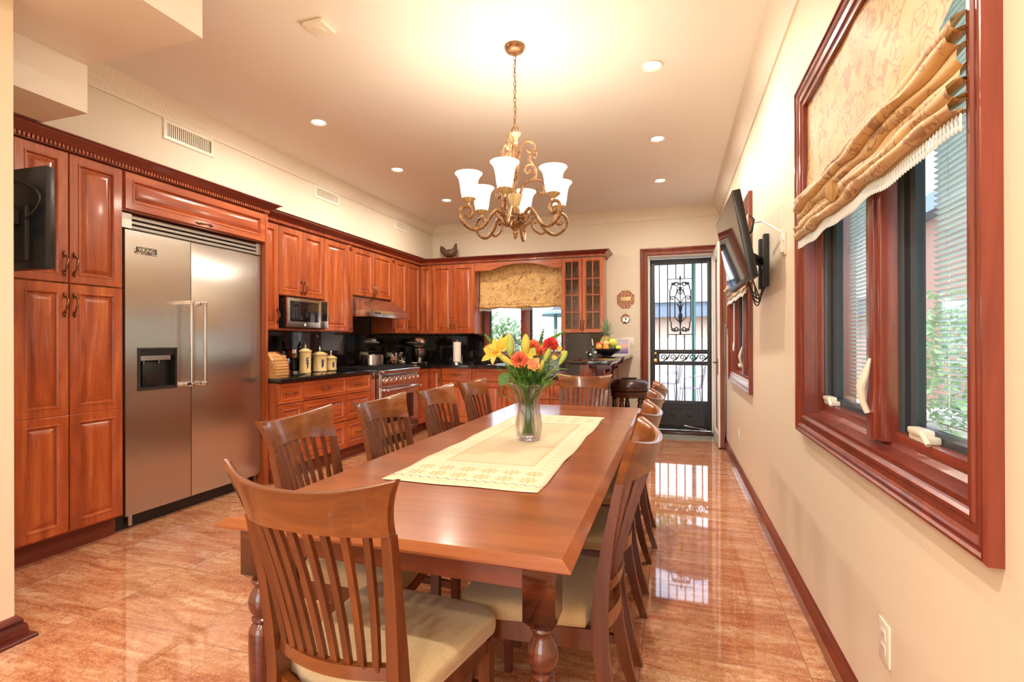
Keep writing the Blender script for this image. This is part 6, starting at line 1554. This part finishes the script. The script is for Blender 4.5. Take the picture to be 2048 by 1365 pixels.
t = thing('paper_towel_holder', (-2.90, 6.68, 0.931), 'paper towel roll on an upright chrome holder, left of the sink', 'paper towels')
px_, py_ = -2.945, 6.70
b = MB(); b.lathe([(0.080, 0.9312), (0.080, 0.955), (0.074, 0.962), (0, 0.963)], (px_, py_, 0), 32); b.build('holder_base', M['chrome'], t)
b = MB(); b.lathe([(0.055, 0.965), (0.056, 1.245), (0.02, 1.247), (0.02, 1.24), (0.0, 1.24)], (px_, py_, 0), 32); b.build('towel_roll', M['paper'], t)
b = MB(); b.tube([(px_, py_, 1.23), (px_, py_, 1.275)], [0.006, 0.009], 10); b.tube([(px_ + 0.085, py_ - 0.02, 0.95), (px_ + 0.088, py_ - 0.02, 1.05)], 0.006, 8); b.build('holder_rod', M['chrome'], t)
# fruit bowl on the bar
BX, BY, BZ = -0.735, 5.95, 1.076
t = thing('fruit_bowl', (BX, BY, BZ), 'wide dark glazed fruit bowl on the raised bar top', 'bowl')
b = MB(); b.lathe([(0.06, BZ), (0.065, BZ + 0.006), (0.06, BZ + 0.012), (0.11, BZ + 0.035), (0.155, BZ + 0.062), (0.175, BZ + 0.088), (0.170, BZ + 0.089), (0.145, BZ + 0.066), (0.10, BZ + 0.044), (0.0, BZ + 0.03)], (BX, BY, 0), 40); b.build('bowl_body', plain('dark_bowl', (0.03, 0.03, 0.035), 0.08, 0, 0.6), t)
M['orange'] = plain('orange_peel', (0.90, 0.32, 0.04), 0.4); M['peach'] = plain('peach_skin', (0.92, 0.48, 0.20), 0.5); M['applered'] = plain('red_apple', (0.62, 0.08, 0.03), 0.25); M['avocado'] = plain('avocado_skin', (0.05, 0.07, 0.02), 0.5); M['pear'] = plain('green_yellow_skin', (0.62, 0.66, 0.10), 0.35)
def fruit(name, label, mat, dx, dn, dz, r, sq=(1, 1, 1), grp=None):
    c = Vector((BX, BY, BZ)) + RT * dx + TOC * dn + UP * dz; t = thing(name, c - UP * r * sq[2], label, 'fruit', grp)
    b = MB(); b.ball(c, r, 18, sq); b.build('skin', mat, t, ang=80)
    b = MB(); b.tube([c + UP * (r * sq[2] * 0.9), c + UP * (r * sq[2] * 1.12)], 0.003, 6); b.build('stalk', M['avocado'], t); return t
fruit('orange', 'orange at the left front of the fruit bowl', M['orange'], -0.095, 0.05, 0.105, 0.038)
fruit('orange', 'orange in the middle front of the fruit bowl, beside the left one', M['orange'], -0.022, 0.085, 0.098, 0.036)
fruit('peach', 'pale orange peach lying above the two oranges', M['peach'], -0.015, 0.04, 0.145, 0.036)
fruit('apple', 'red apple at the left edge of the fruit bowl', M['applered'], -0.085, -0.02, 0.130, 0.036)
fruit('apple', 'red and orange apple touching the pineapple', M['peach'], -0.035, -0.035, 0.160, 0.034)
fruit('avocado', 'dark green avocado in the middle of the fruit bowl', M['avocado'], 0.045, 0.09, 0.095, 0.032, (1.4, 1, 1))
fruit('grapefruit', 'yellow green pomelo, largest round fruit in the bowl', M['pear'], 0.070, 0.0, 0.155, 0.052)
fruit('lime', 'yellow green lime at the right edge of the fruit bowl', M['pear'], 0.125, 0.055, 0.095, 0.028, (1.3, 1, 1))
fruit('lime', 'green lime behind the right hand lime', M['pear'], 0.115, -0.01, 0.105, 0.028)
def pine_mat():
    m, nt, b = nm('pineapple_skin'); tc = coords(nt, (1, 1, 0.8)); v = N(nt, 'ShaderNodeTexVoronoi'); v.inputs['Scale'].default_value = 50; nt.links.new(tc, v.inputs['Vector'])
    nt.links.new(ramp(nt, v.outputs['Distance'], ((0.15, (0.16, 0.10, 0.03)), (0.35, (0.60, 0.48, 0.12)), (0.7, (0.25, 0.22, 0.06)))), b.inputs['Base Color']); bump(nt, b, v.outputs['Distance'], 0.8, 0.006); return m
pc = Vector((BX, BY, BZ)) + RT * 0.0 - TOC * 0.045
t = thing('pineapple', pc + UP * 0.05, 'pineapple with spiky green crown standing in the fruit bowl', 'fruit')
b = MB(); b.ball(pc + UP * 0.165, 0.064, 20, (1, 1, 1.25)); b.build('skin', pine_mat(), t, ang=80)
b = MB(); rr = random.Random(4)
for k in range(42):
    a = k * 2.4; f = k / 42; d = Vector((cos(a), sin(a), 0)) * (0.95 - 0.9 * f) + UP * (0.55 + 0.6 * f); leaf_shape(b, pc + UP * (0.240 + 0.05 * f) + Vector((cos(a), sin(a), 0)) * 0.012, d, UP, 0.10 + 0.07 * f, 0.017, -0.1 + 0.55 * (1 - f), 5, 0.4)
b.build('leaf_crown', leafm('pineapple_leaf', (0.16, 0.28, 0.14), (0.40, 0.50, 0.36)), t, ang=70)
t = thing('cow_creamer', (-0.835, 5.35, BZ), 'small black and white cow figurine with a stirrer on the bar top', 'figurine')
b = MB(); x, y = -0.835, 5.32; b.ball((x, y, BZ + 0.030), 0.024, 14, (1.1, 0.9, 0.95)); b.ball((x - 0.022, y, BZ + 0.062), 0.016, 12); b.lathe([(0.016, BZ), (0.018, BZ + 0.008), (0.014, BZ + 0.02)], (x, y, 0), 12); b.build('cow_body', M['black'], t)
b = MB(); b.ball((x + 0.012, y - 0.018, BZ + 0.034), 0.012, 10); b.ball((x - 0.028, y - 0.013, BZ + 0.058), 0.007, 8); b.build('white_patches', M['white'], t)
t = thing('soap_bottle', (-0.82, 5.52, BZ), 'clear dispenser bottle with white pump behind the cow figurine', 'bottle')
b = MB(); b.lathe([(0.030, BZ), (0.033, BZ + 0.01), (0.033, BZ + 0.10), (0.014, BZ + 0.12), (0.012, BZ + 0.135)], (-0.83, 5.52, 0), 18); b.build('bottle_body', M['crystal'], t)
b = MB(); b.tube([(-0.83, 5.52, BZ + 0.13), (-0.838, 5.52, BZ + 0.20)], 0.006, 8); b.build('pump', M['white'], t)
t = thing('salt_shaker', (-0.775, 5.30, BZ), 'small clear glass salt shaker beside the cow figurine', 'shaker')
b = MB(); b.lathe([(0.022, BZ), (0.024, BZ + 0.006), (0.016, BZ + 0.045), (0.018, BZ + 0.055)], (-0.775, 5.30, 0), 16); b.build('glass_body', M['crystal'], t); b = MB(); b.lathe([(0.018, BZ + 0.0552), (0.017, BZ + 0.07), (0, BZ + 0.072)], (-0.775, 5.30, 0), 16); b.build('cap', M['chrome'], t)
t = thing('photo_frame', (-0.66, 6.62, BZ), 'white photo frame showing a pink and violet sunset behind the fruit bowl', 'photo frame')
def sunset():
    m, nt, b = nm('sunset_print'); tc = N(nt, 'ShaderNodeTexCoord'); sp = N(nt, 'ShaderNodeSeparateXYZ'); nt.links.new(tc.outputs['Object'], sp.inputs[0])
    n = noise(nt, tc.outputs['Object'], 12, 3); z = math_(nt, 'ADD', math_(nt, 'MULTIPLY', sp.outputs[2], 5.0), math_(nt, 'MULTIPLY', n, 0.2))
    nt.links.new(ramp(nt, z, ((0.1, (0.08, 0.08, 0.25)), (0.4, (0.30, 0.20, 0.40)), (0.6, (0.80, 0.45, 0.42)), (0.95, (0.55, 0.50, 0.65)))), b.inputs['Base Color']); b.inputs['Roughness'].default_value = 0.1; return m
FP = Fr((-0.66, 6.62, BZ + 0.001), Vector((0.94, 0.34, 0)), Vector((0.34, -0.94, 0)))
b = MB(); b.rings(FP, -0.13, 0.13, 0.0, 0.205, [(0, -0.008), (0, 0.006), (0.010, 0.006), (0.012, 0.0)]); b.build('frame', M['white'], t, ang=25)
b = MB(); b.box(-0.118, 0.118, 0.0005, 0.002, 0.012, 0.193, FP); b.build('print', sunset(), t)
# ================================================================== bar stool
SX_, SY_ = -0.498, 6.15
t = thing('bar_stool', (SX_, SY_, 0.0), 'round dark leather bar stool with nailhead trim beside the back door', 'stool')
b = MB(); b.lathe([(0.0, 0.665), (0.205, 0.665), (0.217, 0.68), (0.221, 0.72), (0.217, 0.755), (0.198, 0.780), (0.15, 0.798), (0.07, 0.803), (0, 0.804)], (SX_, SY_, 0), 44, caps=False); b.build('seat_cushion', M['leather'], t, ang=60)
b = MB(); b.lathe([(0.195, 0.595), (0.212, 0.60), (0.214, 0.64), (0.218, 0.655), (0.218, 0.6645), (0.1, 0.6648), (0.1, 0.595)], (SX_, SY_, 0), 44, caps=False); b.build('seat_ring', M['darkwood'], t)
b = MB()
for k in range(56): a = 2 * pi * k / 56; b.ball((SX_ + 0.2195 * cos(a), SY_ + 0.2195 * sin(a), 0.690), 0.0055, 6)
o = b.build('nailheads', M['bronze'], t); o['kind'] = 'stuff'
for k in range(5):
    a = radians(30 + 72 * k); x, y = SX_ + 0.175 * cos(a), SY_ + 0.175 * sin(a)
    b = MB(); b.lathe([(0.028, 0.594), (0.028, 0.588), (0.020, 0.58), (0.030, 0.565), (0.020, 0.545), (0.026, 0.52), (0.032, 0.45), (0.028, 0.36), (0.022, 0.26), (0.028, 0.24), (0.028, 0.20), (0.020, 0.185), (0.027, 0.165), (0.022, 0.08), (0.026, 0.05), (0.020, 0.0)], (x, y, 0), 20); b.build('leg', M['darkwood'], t, ang=45)
b = MB(); b.tube([(SX_ + 0.168 * cos(2 * pi * k / 32), SY_ + 0.168 * sin(2 * pi * k / 32), 0.22) for k in range(32)], 0.011, 8, closed=True); b.build('foot_ring', M['bronze'], t)
t = thing('remote_control', (SX_, SY_ - 0.02, 0.804), 'black remote control lying on the round bar stool', 'remote control')
fr_ = Fr((SX_ + 0.0, SY_ - 0.02, 0.8045), Vector((0.95, 0.30, 0)), Vector((-0.30, 0.95, 0)))
b = MB(); b.box(-0.085, 0.085, -0.022, 0.022, 0.0, 0.018, fr_, 0.005); b.build('case', M['black'], t)

# ================================================================== outside, seen through the glass
G = -0.15
M['patio'] = plain('pale_patio_stone', (0.62, 0.58, 0.54), 0.6); M['siding'] = plain('tan_garage_siding', (0.48, 0.36, 0.30), 0.6); M['fascia'] = plain('slate_blue_fascia', (0.10, 0.14, 0.20), 0.5); M['roofm'] = plain('pale_roof', (0.55, 0.56, 0.58), 0.7)
M['grass'] = plain('lawn_green', (0.22, 0.38, 0.12), 0.9); M['brick'] = plain('neighbour_brick', (0.38, 0.22, 0.17), 0.8); M['pole'] = plain('green_pole_paint', (0.07, 0.16, 0.15), 0.5); M['canvas'] = plain('blue_grey_canvas', (0.14, 0.20, 0.26), 0.8); M['garden_iron'] = plain('grey_garden_iron', (0.16, 0.15, 0.18), 0.5)
b = MB(); b.box(-14, 12, YB + 0.36, 30, G - 0.1, G); tag(b.build('ground', M['patio'], None, smooth=False), kind='structure')
b = MB(); b.box(XR + 0.32, 12, -12, YB + 0.355, G - 0.1, G); tag(b.build('ground', M['grass'], None, smooth=False), kind='structure')
b = MB(); b.box(-14, XR + 0.31, -14, YF - 0.21, G - 0.1, G); tag(b.build('ground', M['grass'], None, smooth=False), kind='structure')
t = thing('garage', (0.5, 18.3, G), 'tan sided garage with blue fascia and pale roof beyond the patio', 'building')
b = MB(); b.box(-3.2, 6.5, 17.0, 21, G, 2.4); b.build('wall', M['siding'], t, smooth=False)
b = MB(); b.box(-1.6, 1.9, 16.96, 16.998, G, 1.35); b.build('garage_door', M['white'], t, smooth=False)
b = MB(); b.box(-3.5, 6.8, 16.5, 16.62, 2.0, 2.5); b.build('fascia', M['fascia'], t, smooth=False)
b = MB(); b.prism([(16.4, 2.45), (19.2, 4.3), (21.5, 2.45)], -3.6, 6.9, lambda a, c, x: Vector((x, a, c))); b.build('roof', M['roofm'], t, smooth=False)
def patio_umbrella(x, y, h, r, label, off=0.0):
    t = thing('patio_umbrella', (x, y, G), label, 'umbrella')
    b = MB(); b.lathe([(0.22, G), (0.22, G + 0.05), (0.05, G + 0.07), (0.05, G + 0.12)], (x + off, y, 0), 20); b.build('base', M['iron'], t)
    b = MB(); b.tube([(x + off, y, G + 0.1), (x + off, y, h - 0.1)], 0.045, 12); b.build('pole', M['pole'], t)
    b = MB(); b.lathe([(r, h - 0.42), (r * 0.5, h - 0.17), (0.0, h)], (x, y, 0), 8, caps=False); b.build('canopy', M['canvas'], t, ang=10, solid=0.01)
    return t
patio_umbrella(-1.95, 11.6, 2.27, 1.08, 'blue grey patio umbrella on a green pole, seen through the sink window', off=-0.66)
patio_umbrella(0.41, 11.4, 3.55, 1.5, 'tall patio umbrella on a green pole, seen through the screen door')
def iron_chair(x, y, rz, label):
    t = thing('garden_chair', (x, y, G), label, 'chair', 'iron chairs on the patio', rz)
    kw = dict(world=False); b = MB()
    b.lathe([(0.0, 0.44), (0.22, 0.44), (0.225, 0.45), (0.22, 0.46), (0, 0.46)], (0, 0, 0), 24, caps=False); b.build('seat', M['garden_iron'], t, **kw)
    for sx_, sy_ in ((-1, -1), (1, -1), (1, 1), (-1, 1)):
        b = MB(); b.tube([(sx_ * 0.16, sy_ * 0.16, 0.44), (sx_ * 0.20, sy_ * 0.20, 0.0)], 0.012, 8); b.build('leg', M['garden_iron'], t, **kw)
    b = MB(); b.tube([(-0.2, -0.2, 0.44), (-0.22, -0.26, 0.75), (-0.15, -0.29, 0.92), (0, -0.30, 0.97), (0.15, -0.29, 0.92), (0.22, -0.26, 0.75), (0.2, -0.2, 0.44)], 0.011, 8)
    for k in range(-3, 4): b.tube([(k * 0.045, -0.21, 0.45), (k * 0.055, -0.29, 0.90 - 0.01 * k * k)], 0.006, 6)
    b.build('backrest', M['garden_iron'], t, **kw)
    for s in (-1, 1):
        b = MB(); b.tube([(s * 0.215, -0.25, 0.70), (s * 0.25, 0.0, 0.68), (s * 0.22, 0.14, 0.62), (s * 0.2, 0.16, 0.44)], 0.010, 8); b.build('armrest', M['garden_iron'], t, **kw)
iron_chair(-0.12, 12.0, radians(100), 'grey iron garden chair outside, left of the two seen through the screen door')
iron_chair(0.32, 10.9, radians(80), 'grey iron garden chair outside, right of the two seen through the screen door')
t = thing('garden_table', (-1.0, 12.2, G), 'round iron patio table beyond the screen door', 'table')
b = MB(); b.lathe([(0, 0.70), (0.55, 0.70), (0.55, 0.72), (0, 0.72)], (-1.0, 12.2, G), 30, caps=False); b.build('table_top', M['garden_iron'], t); b = MB(); b.lathe([(0.25, 0), (0.03, 0.06), (0.03, 0.70)], (-1.0, 12.2, G), 16); b.build('pedestal', M['garden_iron'], t)
def shrub(name, loc, rad, n, label, cat, size=0.16, seed=1, trunk=False, grp=None):
    rr = random.Random(seed); t = thing(name, (loc[0], loc[1], G), label, cat, grp); b = MB()
    for k in range(n):
        d = Vector((rr.gauss(0, 1), rr.gauss(0, 1), rr.gauss(0, 1))).normalized(); p = Vector(loc) + Vector((d.x * rad[0], d.y * rad[1], d.z * rad[2])) * rr.uniform(0.55, 1.0)
        d2 = Vector((rr.uniform(-1, 1), rr.uniform(-1, 1), rr.uniform(-0.6, 1))); leaf_shape(b, p, d2, UP, size * rr.uniform(0.6, 1.2), size * 0.55, 0.2, 3)
    b.build('foliage', M['tree'], t, ang=70)
    b = MB(); b.tube([(loc[0], loc[1], G), (loc[0], loc[1], loc[2])], [0.12 if trunk else 0.05, 0.06], 8); b.build('trunk', M['brick'], t)
shrub('hedge_bush', (-4.7, 13.2, 0.9), (1.35, 0.7, 1.15), 3000, 'flowering hedge bush seen through the left sink window pane', 'bush', 0.15, 1)
shrub('hedge_bush', (-1.9, 13.6, 0.95), (1.4, 0.7, 1.2), 3000, 'flowering hedge bush behind the umbrella pole outside the sink window', 'bush', 0.15, 2)
shrub('garden_tree', (-1.2, 24.0, 5.2), (2.6, 1.6, 2.6), 2200, 'leafy tree rising behind the garage roof, left side', 'tree', 0.34, 3, True)
shrub('garden_tree', (4.4, 24.5, 5.6), (2.6, 1.6, 3.0), 2000, 'leafy tree rising behind the garage roof, right side', 'tree', 0.34, 4, True)
shrub('side_hedge', (4.2, 8.5, 0.9), (1.0, 2.6, 1.3), 1800, 'green hedge outside the nearest right hand window', 'bush', 0.18, 6)
shrub('side_hedge', (4.0, 3.5, 0.7), (1.0, 2.4, 1.1), 1600, 'green hedge outside, along the side garden', 'bush', 0.18, 7)
t = thing('neighbour_house', (5.8, 10, G), 'brick neighbouring house seen through the blinds of the right hand window', 'building')
b = MB(); b.box(5.4, 9, 10.8, 15.6, G, 4.0); b.build('wall', M['brick'], t, smooth=False)
b = MB(); b.prism([(5.0, 3.9), (7.2, 5.8), (9.4, 3.9)], 10.5, 15.9, lambda a, c, y: Vector((a, y, c))); b.build('roof', M['fascia'], t, smooth=False)
# ================================================================== lamps
def lamp_light(kind, loc, power, color, size=0.1, parent=None, rot=(0, 0, 0), spot=None):
    d = bpy.data.lights.new('lamp_light', kind); d.energy = power * LAMP; d.color = color
    if kind == 'AREA': d.shape = 'DISK'; d.size = size
    elif kind == 'SPOT': d.spot_size = spot or radians(150); d.spot_blend = 0.8; d.shadow_soft_size = size
    else: d.shadow_soft_size = size
    o = bpy.data.objects.new('lamp_light', d); COL.objects.link(o); o.location = loc; o.rotation_euler = rot
    if parent: o.parent = parent; o.location = Vector(loc) - chain_loc(parent)
    return o
WARM = (1.0, 0.87, 0.72)
spots = [(-0.127, 3.385, 'white recessed downlight, nearest of the three in the right row'), (-0.125, 4.62, 'white recessed downlight, middle of the three in the right row'), (-0.13, 5.83, 'white recessed downlight, farthest of the three in the right row'),
         (-2.71, 3.43, 'white recessed downlight, nearest of the three in the left row'), (-2.69, 4.62, 'white recessed downlight, middle of the three in the left row'), (-2.69, 5.81, 'white recessed downlight, farthest of the three in the left row')]
behind = [(-0.13, -1.1), (-1.6, -1.1), (-0.13, -2.2), (-1.6, -2.2), (-0.55, 0.42)]  # unseen downlights added for front light; last one inferred from the lit seat
for i, s_ in enumerate(spots + behind):
    x, y = s_[0], s_[1]
    if i >= len(spots): lab, grp = 'white recessed downlight added unseen behind the viewer for front light', 'added downlights behind the viewer'
    else: lab, grp = s_[2], 'recessed downlights in the kitchen ceiling'
    t = thing('recessed_downlight', (x, y, CEIL - 0.012), lab, 'ceiling light', grp)
    b = MB(); b.lathe([(0.062, CEIL), (0.068, CEIL - 0.006), (0.064, CEIL - 0.010), (0.050, CEIL - 0.004), (0.046, CEIL - 0.001)], (x, y, 0), 28, caps=False); b.build('trim_ring', M['white'], t)
    b = MB(); b.lathe([(0.0, CEIL - 0.0045), (0.047, CEIL - 0.003), (0.047, CEIL - 0.0005)], (x, y, 0), 24, caps=False); b.build('lamp_lens', M['lamp'], t)
    lamp_light('AREA', (x, y, CEIL - 0.014), 40 if s_ == (-0.55, 0.42) else 22, WARM, 0.09, t)
t_ = ca
for (x, y, z) in CH_PTS:
    lamp_light('POINT', (x, y, z + 0.02), 6.0, (1.0, 0.86, 0.66), 0.03, ca)
